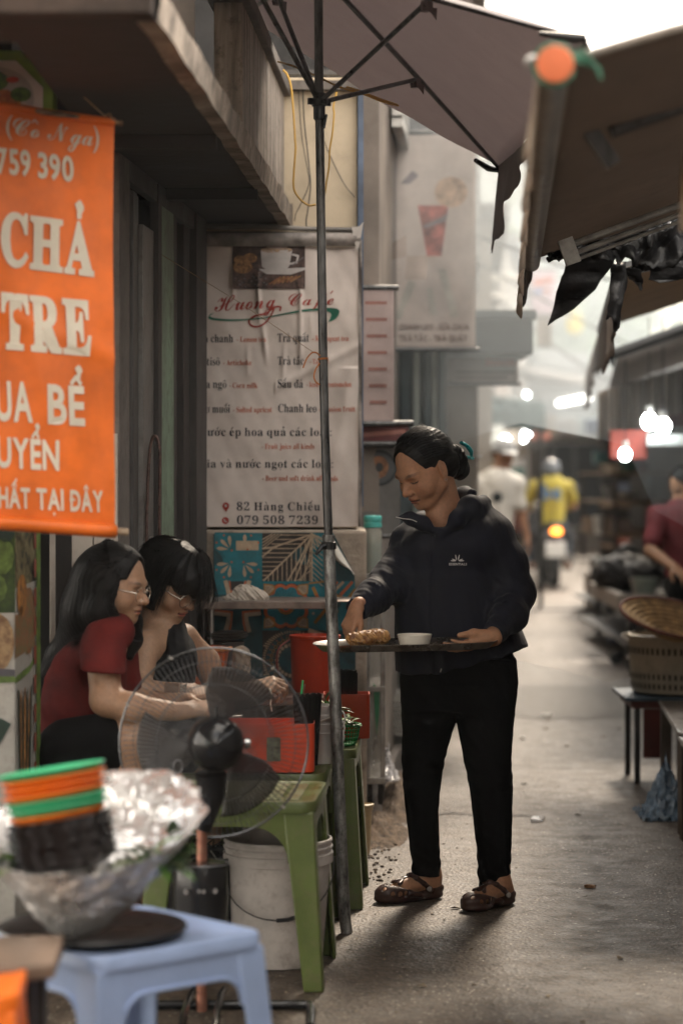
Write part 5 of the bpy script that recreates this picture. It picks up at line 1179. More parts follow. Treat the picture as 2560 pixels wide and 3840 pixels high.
q = MB(); kc = FC+F2*.072+AX*.11; q.cyl(kc, kc+Vector((0, 0, .022)), .005, .004, 10); q.sphere(kc+Vector((0, 0, .024)), (.007, .007, .005)); q.build('oscillation_knob', FB, fn)
q = MB(); kc = FC+F1*.075*(1 if F1.x > 0 else -1)+AX*.10; q.cyl(kc, kc+Vector((.016, 0, 0)), .015, .012, 18); q.build('tilt_knob', mat('chrome_knob', (.6, .6, .6), .15, .9, bump=0), fn, bevel=.002)
q = MB(); kc = P(668, 2875, 6.3); q.tube([kc+Vector((.012*math.cos(a), 0, .017*math.sin(a))) for a in [k*math.pi/8 for k in range(16)]], .0025, 6, closed=True); q.build('cord_ring', GW, fn)
q = MB(); q.tube([P(790, 2900, 6.33), P(795, 2980, 6.34), P(775, 3060, 6.34), P(757, 3112, 6.34)], [.042, .035, .026, .024], 16); q.box(P(770, 3040, 6.31), (.03, .03, .07)); q.build('neck', FB, fn)
q = MB(); q.cyl(P(742, 3075, 6.30), P(742, 3075, 6.27), .006, seg=10); q.cyl(P(722, 3090, 6.30), P(722, 3090, 6.27), .005, seg=10); q.build('screw', STEEL, fn)
px_ = P(757, 3120, 6.34).x; MB().tube([(px_, 6.34, .02), (px_, 6.34, P(0, 3110, 6.34).z)], .0142, 16).build('pole', mat('copper_brown_tube', (.36, .16, .11), .35, .6, var=.25, vscale=20, bump=.05), fn)
bxc = P(752, 3350, 6.33); q = MB(); q.lathe([(.055, -.085), (.062, -.08), (.065, .0), (.063, .07), (.058, .082), (.02, .086)], bxc, 28, fn=lambda w, r, z: 1+.12*abs(math.cos(w))); q.build('control_box', FB, fn, angle=50)
q = MB(); q.tube([bxc+Vector((.066*1.12*math.cos(a), .066*math.sin(a), .079)) for a in [k*math.pi/12 for k in range(24)]], .003, 6, closed=True); q.build('box_rim', GW, fn)
for dx, dz, r in ((-.033, .015, .0075), (.042, .017, .0065), (.0, .017, .006), (.012, .016, .006)):
    q = MB(); q.cyl(bxc+Vector((dx, -.058, dz)), bxc+Vector((dx, -.075, dz)), r, r*.8, 12); q.build('speed_button', STEEL, fn)
q = MB(); zb = .014; xl, xr = P(470, 0, 6.43).x, P(1168, 0, 6.38).x
q.tube(bez([Vector((xl, 6.18, zb)), Vector((xl+.01, 6.40, zb)), Vector((xl+.04, 6.44, zb)), Vector((0.5*(xl+xr), 6.44, zb)), Vector((xr-.04, 6.44, zb)), Vector((xr-.004, 6.41, zb)), Vector((xr, 6.18, zb))], 8), .0125, 12)
q.tube([Vector((xl, 6.14, zb+.002)), Vector((xr, 6.14, zb+.002))], .0125, 12)
for px0 in (708, 826): X0 = P(px0, 0, 6.4).x; q.tube([Vector((X0, 6.62, .016)), Vector((X0, 6.44, .04)), Vector((X0, 6.2, .04)), Vector((X0, 6.13, .02))], .010, 10)
q.build('base', FB, fn, angle=60)

# ------------------------------------------------------------------ things on the green tables
RED = mat('red_orange_plastic', (.52, .055, .018), .36, var=.12, vscale=6, bump=.05, dirt=.15, dirtcol=(.2, .03, .02))
OPL = mat('orange_plastic', (.72, .14, .015), .4, var=.12, vscale=6, bump=.05)
BST = mat('black_straw', (.008, .008, .008), .25, bump=0)
def openbox(mb, x0, x1, y0, y1, z0, z1, r=.02, th=.003, flare=.0):
    def ring(g, z):
        o = []
        for sx, sy, a0 in ((1, 1, 0), (0, 1, 90), (0, 0, 180), (1, 0, 270)):
            cx, cy = (x1-r if sx else x0+r), (y1-r if sy else y0+r)
            for k in range(5): a = R(a0+22.5*k); o.append((cx+(r+g)*math.cos(a), cy+(r+g)*math.sin(a), z))
        return o
    rows = [ring(-r*.3, z0), ring(0, z0+.004), ring(flare, z1), ring(flare-th, z1), ring(-th, z0+.005)]; N = 20; base = len(mb.v)
    mb.v += [p for rr in rows for p in rr]
    for i in range(4):
        for k in range(N): mb.f.append((base+i*N+k, base+i*N+(k+1) % N, base+(i+1)*N+(k+1) % N, base+(i+1)*N+k)); mb.mi.append(mb.cur)
    mb.f.append(tuple(base+k for k in range(N))[::-1]); mb.mi.append(mb.cur); mb.f.append(tuple(base+4*N+k for k in range(N))); mb.mi.append(mb.cur); return mb
ZT = .521
rb = thing('red_box', 'big red plastic box with a torn label, on the middle green table behind the fan', 'box', (-.23, 7.4, ZT))
openbox(MB(), -.375, -.082, 7.32, 7.50, ZT, ZT+.15, .022).build('tub', RED, rb, angle=50)
q = MB(); q.grid(lambda u, v: P(1000+52*u, 2855-90*v, 7.317), 4, 4); q.build('label_sticker', mat('dirty_label', (.16, .17, .11), .5, var=.7, vscale=60, bump=.1, col2=(.05, .04, .03)), rb)
def bundle(name, label, cat, c, z0, z1, r0, r1, n, rs, m, seed, lean=0.0, grp=None):
    t = thing(name, label, cat, (c[0], c[1], z0), grp); rr = random.Random(seed); proto = None
    for k in range(n):
        a = k*2.39996; f = math.sqrt((k+.5)/n); a0 = Vector((c[0]+r0*f*math.cos(a), c[1]+r0*f*math.sin(a), z0)); zz = z1+rr.uniform(-.008, .006); b0 = Vector((c[0]+r1*f*math.cos(a)+lean, c[1]+r1*f*math.sin(a), zz))
        q = MB(); q.tube([a0, b0], rs, 6); q.build(cat.split()[-1].rstrip('s') if 0 else 'drinking_straw' if 'straw' in cat else 'chopstick', m, t, smooth=False)
    return t
bundle('chopstick_bunch', 'left splayed bunch of black chopsticks standing in the big red box', 'chopsticks', (P(1140, 0, 7.42).x, 7.42), ZT+.01, P(0, 2606, 7.42).z, .022, .034, 46, .0022, BST, 1, -.002)
bundle('chopstick_bunch', 'right tight bunch of black chopsticks in the big red box by the pole', 'chopsticks', (P(1168, 0, 7.45).x, 7.45), ZT+.01, P(0, 2604, 7.45).z, .018, .024, 40, .0022, BST, 2, .008)
q = MB(); q.tube([P(1133, 2640, 7.43), P(1132, 2600, 7.43)], .003, 6); q.slab([P(1126, 2606, 7.43), P(1131, 2551, 7.43), P(1139, 2552, 7.43), P(1134, 2606, 7.43)], (0, .003, 0)); q.build('green_straw', mat('green_plastic', (.02, .30, .09), .4, var=.1, bump=0), loc=P(1132, 2600, 7.43), label='flat bright green straw standing up among the black chopsticks', cat='straw')
q = MB(); q.tube([P(1136, 2640, 7.44), P(1140, 2590, 7.44), P(1143, 2566, 7.44)], [.003, .003, .004], 6, flat=.4); q.build('spoon', STEEL, loc=P(1138, 2620, 7.44), label='small steel spoon standing beside the green straw', cat='spoon')
# mugs
CLP = mat('cloudy_clear_plastic', (.60, .57, .54), .25, var=.1, bump=0, alpha=.62)
def mug(c, label, first=None, grp='cloudy plastic mugs nested in a stack'):
    if first: return copy_tree(first, c, .0, label=label, group=grp)
    t = thing('plastic_mug', label, 'mug', c, grp); C = Vector(c)
    q = MB(); q.lathe([(.030, .0), (.032, .004), (.040, .095), (.042, .097), (.041, .10), (.038, .098), (.029, .004)], C, 28); q.build('cup', CLP, t)
    q = MB(); q.tube(bez([C+Vector((.036, -.012, .085)), C+Vector((.055, -.02, .08)), C+Vector((.062, -.022, .055)), C+Vector((.052, -.02, .03)), C+Vector((.034, -.012, .022))], 5), .0042, 8, flat=.6); q.build('handle', mat('white_plastic_handle', (.66, .62, .58), .35, var=.1, bump=0), t); return t
mc = P(1212, 0, 7.56); m0 = mug((mc.x, 7.58, ZT), 'lowest cloudy plastic mug of the nested stack next to the big red box')
for k, l in enumerate(('second cloudy mug up in the nested stack by the red box', 'third cloudy mug up in the nested stack by the red box', 'topmost cloudy mug of the nested stack, holding a white spoon')): mug((mc.x+.002*(k+1), 7.58, ZT+.028*(k+1)), l, m0)
q = MB(); q.tube([P(1185, 2712, 7.55), P(1215, 2700, 7.54), P(1238, 2690, 7.53)], [.004, .009, .003], 10, flat=.4); q.build('soup_spoon', mat('white_spoon', (.6, .56, .52), .3, var=.05, bump=0), loc=P(1210, 2705, 7.54), label='white plastic soup spoon lying across the top mug', cat='spoon')
tn = thing('patterned_tin', 'orange and white patterned tin standing behind the mugs at the pole', 'tin', (P(1236, 0, 7.72).x, 7.72, ZT))
q = MB(); q.lathe([(.0, 0), (.035, 0), (.035, .13), (.033, .132), (0, .132)], (P(1236, 0, 7.72).x, 7.72, ZT), 24); q.build('can', OPL, tn, angle=40)
for k in range(4): q = MB(); q.lathe([(.0355, .018+.03*k), (.0358, .024+.03*k), (.0355, .030+.03*k)], (P(1236, 0, 7.72).x, 7.72, ZT), 24); q.build('white_band', mat('white_print'), tn)
# herb basket
def leaf_mesh(mb, c, L_, W_l, ax, up, curl=.3, n=4):
    ax = ax.normalized(); s = ax.cross(up).normalized(); u = s.cross(ax); pts = []
    for i in range(n+1):
        t = i/n; w = W_l*math.sin(math.pi*min(1, t*.92+.06))**.8; p = c+ax*L_*t+u*(-curl*L_*t*t); pts += [p-s*w+u*w*.35, p, p+s*w+u*w*.35]
    f = []
    for i in range(n): a = i*3; f += [(a, a+1, a+4, a+3), (a+1, a+2, a+5, a+4)]
    mb.add(pts, f)
LEAFG = mat('fresh_herb_green', (.09, .22, .03), .5, var=.5, vscale=60, bump=.1); LEAFP = mat('pale_herb_green', (.28, .33, .16), .55, var=.4, vscale=60, bump=.1); LEAFD = mat('dark_herb_green', (.03, .075, .02), .5, var=.4, vscale=60, bump=.1)
def herbs(parent, c, rx, ry, h, n, seed, name='herb_leaf', L0=.03):
    rr = random.Random(seed)
    for m, k in ((LEAFG, n), (LEAFP, n//2), (LEAFD, n//2)):
        for _ in range(k):
            q = MB(); a = rr.uniform(0, 6.28); r = math.sqrt(rr.random()); p = Vector((c[0]+rx*r*math.cos(a), c[1]+ry*r*math.sin(a), c[2]+h*rr.random()*(1-r*.6)))
            d = Vector((math.cos(a)*r+rr.gauss(0, .5), math.sin(a)*r+rr.gauss(0, .5), rr.uniform(-.1, .9)))
            leaf_mesh(q, p, L0*rr.uniform(.6, 1.4), L0*.28*rr.uniform(.6, 1.2), d, Vector((0, 0, 1)), rr.uniform(.1, .6)); q.build(name, m, parent, angle=180)
def basket(name, label, c, r0, r1, h, m, nb=28, nr=4, grp=None, cat='basket', wire=.0016):
    t = thing(name, label, cat, c, grp); C = Vector(c); q = MB()
    for k in range(nb): a = 2*math.pi*k/nb; q.tube([C+Vector((rr*math.cos(a), rr*math.sin(a), z)) for rr, z in ((r0, .004), (r0+(r1-r0)*.55, h*.4), (r1, h))], wire, 4)
    for j in range(1, nr+1): z = h*j/(nr+1); rr = np.interp(z, [0, h*.4, h], [r0, r0+(r1-r0)*.55, r1]); q.tube([C+Vector((rr*math.cos(2*math.pi*k/36), rr*math.sin(2*math.pi*k/36), z)) for k in range(36)], wire, 4, closed=True)
    q.lathe([(0, 0), (r0, 0), (r0, .006), (0, .006)], C, 24); q.build('lattice', m, t)
    q = MB(); q.tube([C+Vector((r1*math.cos(2*math.pi*k/40), r1*math.sin(2*math.pi*k/40), h)) for k in range(40)], .0042, 8, closed=True); q.build('rim', m, t); return t
GBK = mat('green_basket_plastic', (.015, .20, .055), .4, var=.1, bump=0)
hb = basket('herb_basket', 'small green lattice basket on the farthest green table', (P(1288, 0, 8.1).x, 8.1, ZT), .040, .056, .068, GBK)
hp_ = thing('herb_heap', 'heap of fresh green and white herbs filling the small green basket', 'herbs', (P(1288, 0, 8.1).x, 8.1, ZT+.06)); herbs(hp_, (P(1280, 0, 8.1).x, 8.1, ZT+.06), .055, .05, .04, 34, 3)
hb2 = thing('herb_heap', 'bright green lettuce leaves piled behind the mugs, left of the pole', 'herbs', (P(1222, 0, 7.8).x, 7.8, ZT)); herbs(hb2, (P(1215, 0, 7.8).x, 7.8, ZT+.13), .035, .03, .05, 22, 4, 'lettuce_leaf', .045)
openbox(MB(), P(1184, 0, 7.8).x, P(1224, 0, 7.8).x, 7.77, 7.85, ZT, ZT+.13, .012).build('clear_tub', CLP, loc=(P(1200, 0, 7.8).x, 7.8, ZT), label='clear plastic tub of lettuce hidden behind the mugs', cat='tub')
rb2 = thing('red_box', 'smaller orange-red plastic box holding black straws on the farthest green table', 'box', (P(1300, 0, 8.3).x, 8.32, ZT))
openbox(MB(), P(1213, 0, 8.28).x, P(1386, 0, 8.28).x, 8.28, 8.40, ZT, ZT+.152, .012).build('tub', RED, rb2, angle=50)
bundle('straw_bunch', 'thick bunch of black drinking straws standing in the smaller red box', 'straws', (P(1303, 0, 8.34).x, 8.34), ZT+.01, P(0, 2516, 8.34).z, .030, .033, 70, .0031, BST, 5)
# behind the fan
ck = MB(); openbox(ck, P(850, 0, 7.62).x, P(1000, 0, 7.62).x, 7.6, 7.75, ZT, ZT+.10, .01); ck.box2((P(856, 0, 7.62).x, 7.605, ZT+.095), (P(994, 0, 7.62).x, 7.745, ZT+.1005)); ck.build('black_crate', BLACKP, loc=(P(925, 0, 7.6).x, 7.67, ZT), label='low black box on the middle green table behind the fan blades', cat='box')
bc = P(862, 0, 7.66); q = MB(); q.lathe([(.018, 0), (.02, .004), (.036, .03), (.041, .042), (.039, .043), (.033, .03), (.016, .007), (0, .006)], (bc.x, 7.66, ZT+.1015), 28); q.build('soup_bowl', mat('grey_white_melamine', (.48, .46, .42), .35, var=.1, bump=0), loc=(bc.x, 7.66, ZT+.1015), label='small grey-white bowl on the low black box behind the fan', cat='bowl')
oc_ = P(850, 0, 7.72); q = MB(); q.lathe([(.0, 0), (.022, 0), (.027, .13), (.025, .13), (.02, .004)], (oc_.x, 7.715, ZT+.1015), 24); q.build('orange_cup', OPL, loc=(oc_.x, 7.715, ZT+.1015), label='tall orange plastic cup just above the fan motor', cat='cup')

# ------------------------------------------------------------------ rear work counter with steel rack
ct = thing('food_counter', 'steel rack and counter against the patterned oilcloth, with a long front shelf bar', 'rack', (-.3, 9.0, 0))
zc = .632
def bar(x0, x1, y, z0, z1, nm, m=STEEL, d=.03):
    q = MB(); q.box2((x0, y, z0), (x1, y+d, z1)); return q.build(nm, m, ct, smooth=False, bevel=.0015)
X = lambda px, Y=9.0: P(px, 0, Y).x; Z = lambda py, Y=9.0: P(0, py, Y).z
RST = mat('brown_stained_steel', (.27, .22, .19), .45, .5, var=.3, vscale=9, bump=.1, dirt=.5)
q = MB(); q.box2((X(755), 8.98, Z(2283)), (X(1250), 9.0, Z(2256))); q.box2((X(755), 9.0, Z(2258)), (X(1330), 9.3, Z(2254))); q.build('shelf', RST, ct, smooth=False, bevel=.002)
for a, b, m in ((788, 800, ALU), (1249, 1263, ALU), (757, 768, DKM)): q = MB(); q.box2((X(a), 9.0, .0), (X(b), 9.02, Z(2240 if a != 757 else 2256))); q.build('post', m, ct, smooth=False, bevel=.002)
q = MB(); q.box2((X(700), 8.62, zc-.03), (X(1240), 9.3, zc)); q.build('counter_top', mat('pink_brown_board', (.25, .14, .11), .6, var=.35, vscale=8, stretch=(1, 6, 6), dirt=.4), ct, smooth=False, bevel=.003)
for a in (705, 1225): q = MB(); q.box2((X(a, 8.7), 8.66, 0), (X(a+12, 8.7), 8.69, zc-.03)); q.build('leg', DARKM, ct, smooth=False)
rbk = thing('red_pail', 'tall red-orange plastic pail on the counter, partly behind the umbrella pole', 'pail', (X(1180, 8.85), 8.85, zc))
pcx = X(1180, 8.85); q = MB(); q.lathe([(.0, 0), (.080, 0), (.084, .004), (.089, .195), (.094, .196), (.094, .206), (.089, .207), (.086, .19), (.078, .01)], (pcx, 8.85, zc), 40); q.build('pail_body', RED, rbk, angle=50)
q = MB(); hh = [Vector((pcx-.092, 8.85, zc+.19)), Vector((pcx-.13, 8.82, zc+.16)), Vector((pcx-.137, 8.80, zc+.11)), Vector((pcx-.125, 8.78, zc+.06)), Vector((pcx-.09, 8.77, zc+.03))]; q.tube(bez(hh, 4), .005, 8, flat=.5); q.build('pail_handle', mat('dark_red_plastic', (.22, .035, .025), .5, var=.1), rbk)
otb = thing('orange_tub', 'wide orange plastic tub on the counter seen above the fan guard', 'tub', (X(755, 8.8), 8.8, zc))
q = MB(); q.lathe([(.0, 0), (.075, 0), (.10, .15), (.112, .155), (.112, .163), (.102, .165), (.095, .15), (.07, .01)], (X(755, 8.8), 8.8, zc), 36); q.build('tub_body', OPL, otb, angle=50)
q = MB(); q.lathe([(.098, .151), (.1135, .155), (.115, .160), (.1135, .166), (.102, .168)], (X(755, 8.8), 8.8, zc), 36); q.build('tub_rim', mat('orange_rim', (.75, .25, .05), .3, bump=0), otb)
lids = thing('lid_stack', 'stack of dull grey steel lids on the counter below the shelf', 'lids', (X(850, 9.05), 9.05, zc))
for k, (dz, r) in enumerate(((0, .06), (.18, .072), (.19, .078), (.198, .075))):
    q = MB()
    if k == 0: q.lathe([(0, 0), (.062, 0), (.066, .17), (0, .17)], (X(850, 9.05), 9.05, zc), 28)
    else: q.lathe([(0, dz), (r, dz), (r+.003, dz+.005), (r*.9, dz+.009), (0, dz+.012)], (X(850, 9.05), 9.05, zc), 28)
    q.build('pot' if k == 0 else 'lid', mat('dull_pot_steel', (.13, .115, .10), .45, .5, var=.3, bump=.1), lids)
def crumple(amp, f, seed):
    def g(p, d): return d+amp*np.abs(nz(p, f, seed))+amp*.7*np.abs(nz(p, f*2.3, seed+2))-amp*.8
    return g
tw = [pe(P(900, 2248, 9.1), (.062, .05, .018)), pe(P(925, 2228, 9.1), (.05, .045, .028), k=.015), pe(P(965, 2242, 9.09), (.038, .04, .024), k=.012), pe(P(915, 2216, 9.1), (.03, .03, .02), k=.01)]
sdf_obj('towel', tw, .0025, mat('grubby_white_cloth', (.60, .53, .45), .9, var=.15, vscale=20, bump=.4, bscale=400, bdist=.001, dirt=.3, dirtcol=(.35, .27, .18)), post=crumple(.011, 38, 1), it=1, loc=P(925, 2255, 9.1), label='crumpled grubby white towel lying on the steel shelf bar', cat='towel')
pk = [pe(P(905, 2470, 8.8), (.04, .035, .03)), pe(P(925, 2500, 8.8), (.035, .03, .03))]
q_ = sdf_obj('paper_pack', [pc(P(905, 2455, 8.8), P(905, 2580, 8.8), .03)], .003, mat('crumpled_cream_paper', (.42, .34, .26), .8, var=.3, vscale=30), post=crumple(.008, 45, 6), loc=P(905, 2590, 8.8), label='crumpled cream paper packet beside the orange tub', cat='packet')
# tall glass cart beyond the wall corner
gc = thing('glass_cart', 'narrow aluminium and glass vending cart beyond the wall corner', 'cart', (X(1405, 9.75), 9.9, .105))
zt = P(0, 2152, 9.65).z; xa, xb = X(1368, 9.65), X(1444, 9.65)
for xx, yy in ((xa, 9.65), (xb-.018, 9.65), (xa, 10.25), (xb-.01, 10.25)): q = MB(); q.box2((xx, yy, .19), (xx+.018, yy+.018, zt)); q.build('post', ALU, gc, smooth=False, bevel=.002)
for z0, z1 in ((zt-.02, zt), (.19, .215), (zt-.47, zt-.45)): q = MB(); q.box2((xa, 9.645, z0), (xb, 10.27, z1)); q.build('rail', ALU, gc, smooth=False, bevel=.002)
q = MB(); q.box2((xa+.018, 9.655, .215), (xb-.018, 9.66, zt-.02)); q.build('glass_pane', mat('grimy_glass', (.42, .41, .38), .2, var=.4, vscale=9, stretch=(1, 1, .3), bump=.05, alpha=.55), gc, smooth=False)
q = MB(); q.add([P(1398, 2560, 9.65), P(1412, 2575, 9.65), P(1424, 2590, 9.65), P(1420, 2680, 9.65), P(1412, 2760, 9.65), P(1406, 2680, 9.65)], [(0, 5, 4, 3, 2, 1)]); q.build('green_print', mat('green_sticker', (.03, .2, .09), .5, bump=0), gc, smooth=False)
for xx in (xa+.01, xb-.03): q = MB(); q.box2((xx, 9.67, .105), (xx+.02, 9.72, .19)); q.build('foot', BLACKP, gc, smooth=False, bevel=.003)
jr = thing('teal_lidded_jar', 'clear jar with a teal screw lid and teal contents on top of the glass cart', 'jar', (X(1397, 9.72), 9.72, zt)); jx = X(1397, 9.72)
q = MB(); q.lathe([(0, 0), (.034, 0), (.036, .01), (.036, .17), (.031, .185)], (jx, 9.72, zt), 28); q.build('jar_body', mat('cloudy_jar', (.50, .49, .42), .12, var=.1, bump=0, alpha=.6), jr)
q = MB(); q.lathe([(0, .004), (.032, .004), (.033, .125), (0, .125)], (jx, 9.72, zt), 24); q.build('contents', mat('teal_powder', (.09, .32, .34), .7, var=.4, vscale=40), jr)
q = MB(); q.lathe([(.033, .183), (.037, .186), (.037, .202), (.034, .204), (.0365, .207), (.0365, .226), (.033, .231), (0, .233)], (jx, 9.72, zt), 32); q.build('lid', mat('teal_lid', (.10, .50, .46), .4, var=.1, bump=0), jr)
cb = thing('cream_pail', 'tall cream plastic pail on the ground behind the last green table leg', 'pail', (X(1362, 9.05), 9.07, 0)); cx0 = X(1362, 9.05)
q = MB(); q.lathe([(0, .002), (.024, .002), (.033, .165), (.036, .167), (.036, .180), (.040, .182), (.040, .190), (.034, .192), (.03, .165)], (cx0, 9.07, 0), 28); q.build('pail_body', mat('cream_plastic', (.62, .49, .29), .45, var=.1, dirt=.3), cb)
# crumpled bag on the kerb, lattice basket, litter
def film(label, c, rx, ry, h, m, seed, name='plastic_bag', cat='plastic bag', n=40):
    f0 = heapf(c, rx, ry, h, seed)
    q = MB(); q.grid(lambda u, v: f0(u, v)+Vector((.012*hnoise(u*17, v*19, seed), .02*hnoise(u*13, v*9, seed+1), .25*h*abs(hnoise(u*21, v*23, seed+2)))), n, n); return q.build(name, m, loc=c, angle=180, label=label, cat=cat)
FILM = mat('clear_film', (.62, .60, .60), .14, var=.2, bump=.8, bscale=30, bdist=.01, alpha=.75, spec=.8)
film('crumpled clear plastic bag lying on the soil heap at the kerb', Vector((X(1448, 10.4), 10.4, .13)), .05, .16, .10, FILM, 3)
bk = thing('lattice_crate', 'pale lattice plastic crate on the pavement behind the standing woman', 'crate', (X(1490, 11.9), 11.9, .15))
openbox(MB(), X(1442, 11.8), X(1560, 11.8), 11.8, 12.1, .15, .15+.2, .02).build('crate_body', mat('pale_grey_plastic', (.40, .38, .34), .5, var=.15, dirt=.4), bk, angle=50)
q = MB()
for i in range(9):
    for j in range(8): q.box((X(1450+12*i+(j % 2)*6, 11.79), 11.797, .17+.02*j), (.007, .004, .010))
q.build('crate_holes', mat('dark_hole', (.04, .037, .033), .9, bump=0), bk, kind='stuff', smooth=False)
def scrap(name, label, cat, px, py, pts, m, h=.004, lift=.002):
    Y = GY(py); c = Vector(((px-1280)/FPX*Y, Y, 0)); q = MB(); n = len(pts)
    q.hexa([c+Vector((a, b, lift)) for a, b in pts], [c+Vector((a*.96, b*.96, lift+h*(1+.6*hnoise(a*90, b*90)))) for a, b in pts]); q.build(name, m, loc=c, smooth=False, label=label, cat=cat)
scrap('paper_scrap', 'small white crumpled tissue on the road beside the woman', 'paper', 2048, 2688, [(-.03, -.02), (.02, -.03), (.035, .02), (-.01, .035), (-.035, .015)], SKYW, .016)
scrap('paper_scrap', 'tiny round white scrap on the road nearer the woman than the tissue', 'paper', 1958, 2774, [(-.012, -.012), (.012, -.014), (.016, .01), (-.01, .014)], SKYW, .014)
scrap('plastic_scrap', 'flattened clear plastic scrap lying by the road patch edge', 'plastic', 2010, 3078, [(-.03, -.06), (.015, -.05), (.04, .05), (.02, .07), (-.015, .02)], FILM, .012)
scrap('dry_leaf', 'curled brown dry leaf on the road at the lower right', 'leaf', 2210, 3330, [(-.02, 0), (-.008, -.014), (.012, -.012), (.022, .002), (.008, .014), (-.01, .012)], mat('dry_leaf_brown', (.30, .17, .09), .8, var=.3), .008)
scrap('wood_sliver', 'pale wooden sliver by the cream pail', 'wood sliver', 1442, 3112, [(-.02, -.004), (.022, .004), (.018, .010), (-.018, .004)], mat('pale_splinter', (.55, .40, .24), .8), .003)
scrap('wood_sliver', 'long thin pale splinter lying on the ground behind the green tables', 'wood sliver', 1452, 3135, [(-.035, -.003), (.035, .002), (.034, .006), (-.034, .002)], mat('pale_splinter'), .003)
# dark cut line in the road and a raised dark strip farther off
q = MB()
pts = [P(1630, 3060, GY(3060)), P(1700, 3050, GY(3050)), P(1800, 3062, GY(3062)), P(1950, 3060, GY(3060)), P(2040, 3066, GY(3066))]
for a, b in zip(pts, pts[1:]): q.add([(a.x, a.y-.012, .0045), (b.x, b.y-.010, .0045), (b.x, b.y+.012, .0045), (a.x, a.y+.010, .0045)], [(0, 1, 2, 3)])
q.build('road_crack', mat('crack_tar', (.022, .018, .015), .8, bump=.2), kind='structure', smooth=False)
Yd = GY(2286); MB().box2((1.5, Yd-.18, -.02), (3.2, Yd+.18, .012)).build('road_dark_strip', mat('dark_strip', (.05, .045, .045), .6), kind='structure', smooth=False, bevel=.005)

# ------------------------------------------------------------------ foreground: blue stool, foil bowl, plates
bs = plastic_table('plastic_stool', 'powder-blue plastic stool in the blurred foreground carrying the foil bowl', 'stool', (-.475, 5.19, 0), .45, .45, .45, 42, BPL, None, splay=.035, lw=.075, apron=.085, grooves=False, lip=True, arch=.06)
BZ = 1.75
tr = thing('black_tray', 'dark round tray under the foil bowl on the blue stool', 'tray', (-.53, 5.12, .452))
q = MB(); q.lathe([(0, 0), (.185, 0), (.2, .012), (.203, .013), (.2, .018), (.18, .008), (0, .007)], (-.53, 5.14, .453), 40); q.build('dish', BLACKP, tr)
FOIL = mat('aluminium_foil', (.88, .86, .84), .3, .75, var=.1, vscale=8, bump=.9, bscale=24, bdist=.02)
bw = thing('foil_bowl', 'large bowl wrapped in crumpled aluminium foil on the blue stool', 'bowl', (-.53, 5.14, .462)); BC = Vector((-.53, 5.14, .462))
def bowlf(u, v):
    w = 2*math.pi*u; prof = [(0.0, .02), (.10, .0), (.15, .045), (.198, .11), (.236, .155), (.226, .162), (.19, .125), (.13, .07), (0, .05)]
    s = v*(len(prof)-1); i = min(int(s), len(prof)-2); t = s-i; r = prof[i][0]*(1-t)+prof[i+1][0]*t; z = prof[i][1]*(1-t)+prof[i+1][1]*t
    cr_ = .014*hnoise(math.cos(w)*4.5+v*3, math.sin(w)*4.5, v*8)+.009*abs(hnoise(math.cos(w)*12, math.sin(w)*12, v*17)); lift = .16*(.5+.5*math.sin(w+.35))-.035*(v > .4)*min(1, (v-.4)*3)
    return BC+Vector(((r+cr_)*math.cos(w), (r+cr_)*math.sin(w), z+lift+cr_*.8*(v > .3)))
q = MB(); q.grid(bowlf, 170, 80); q.build('foil_skin', FOIL, bw, angle=180)
gl = thing('herb_heap', 'green leaves tucked in the foil bowl beside the plate stack', 'herbs', BC+Vector((0, 0, .08)))
for (dx, dy, sd) in ((.13, -.03, 5), (.15, .05, 6), (-.16, -.08, 7), (-.15, 0, 8)): herbs(gl, BC+Vector((dx, dy, .13)), .045, .05, .05, 10, sd, 'herb_leaf', .06)
# stacked scalloped plates: tilted axis
tilt = Matrix.Rotation(R(-9), 3, 'Y') @ Matrix.Rotation(R(-4), 3, 'X')
SBX = BC+Vector((-.045, -.07, .135))
def plate(label, z, r, m, h=.018, name='scalloped_plate', cat='plate', grp=None, nsc=9, ph=0, dx=0, sc=.05, dpt=.02):
    c = SBX+tilt @ Vector((dx, 0, z)); q = MB()
    f = lambda w, rr, zz: 1+(sc*abs(math.sin(w*nsc/2+ph)) if rr > r*.7 else sc*.5*abs(math.sin(w*nsc/2+ph)))
    q.lathe([(0, 0), (r*.55, 0), (r*.80, h*.45), (r*.94, h), (r*.955, h+.002), (r*.94, h+.004), (r*.78, h*.45+.004), (r*.5, .004), (0, .004)], c, 90, axis=tilt, fn=f)
    return q.build(name, m, loc=c, angle=60, label=label, cat=cat, group=grp)
GPT = mat('mint_green_plate', (.06, .50, .24), .4, var=.08, bump=0); OPT = mat('bright_orange_plate', (.85, .20, .01), .4, var=.08, bump=0); KPT = mat('dark_brown_plate', (.022, .015, .014), .3, var=.3, bump=.1)
z = .0; G = 'scalloped plastic plates stacked in the foil bowl'
for k, nm in enumerate(('lowest', 'second', 'third', 'fourth', 'fifth', 'sixth', 'seventh')):
    plate(f'{nm} dark brown fluted plate from the bottom of the stack in the foil bowl', z, .108+.003*(k % 2), KPT, .026, nsc=12, ph=.25*(k % 3), sc=.11, grp='dark fluted plates at the bottom of the stack'); z += .0135
z += .006
for nm, m, r, dz in (('orange plate lying directly on the dark fluted plates', OPT, .108, .012), ('lower mint green plate between orange plates', GPT, .111, .011), ('thin second green plate just under the orange pair', GPT, .112, .012), ('lowest of the upper orange plates', OPT, .115, .012), ('middle one of the upper orange plates', OPT, .114, .012), ('orange plate right under the top green plate', OPT, .116, .012), ('top mint green plate of the tilted stack', GPT, .118, .012)):
    plate(nm, z, r, m, .02, nsc=6, sc=.03, dx=-.004*hnoise(z*90, 2), grp=G); z += dz*1.3
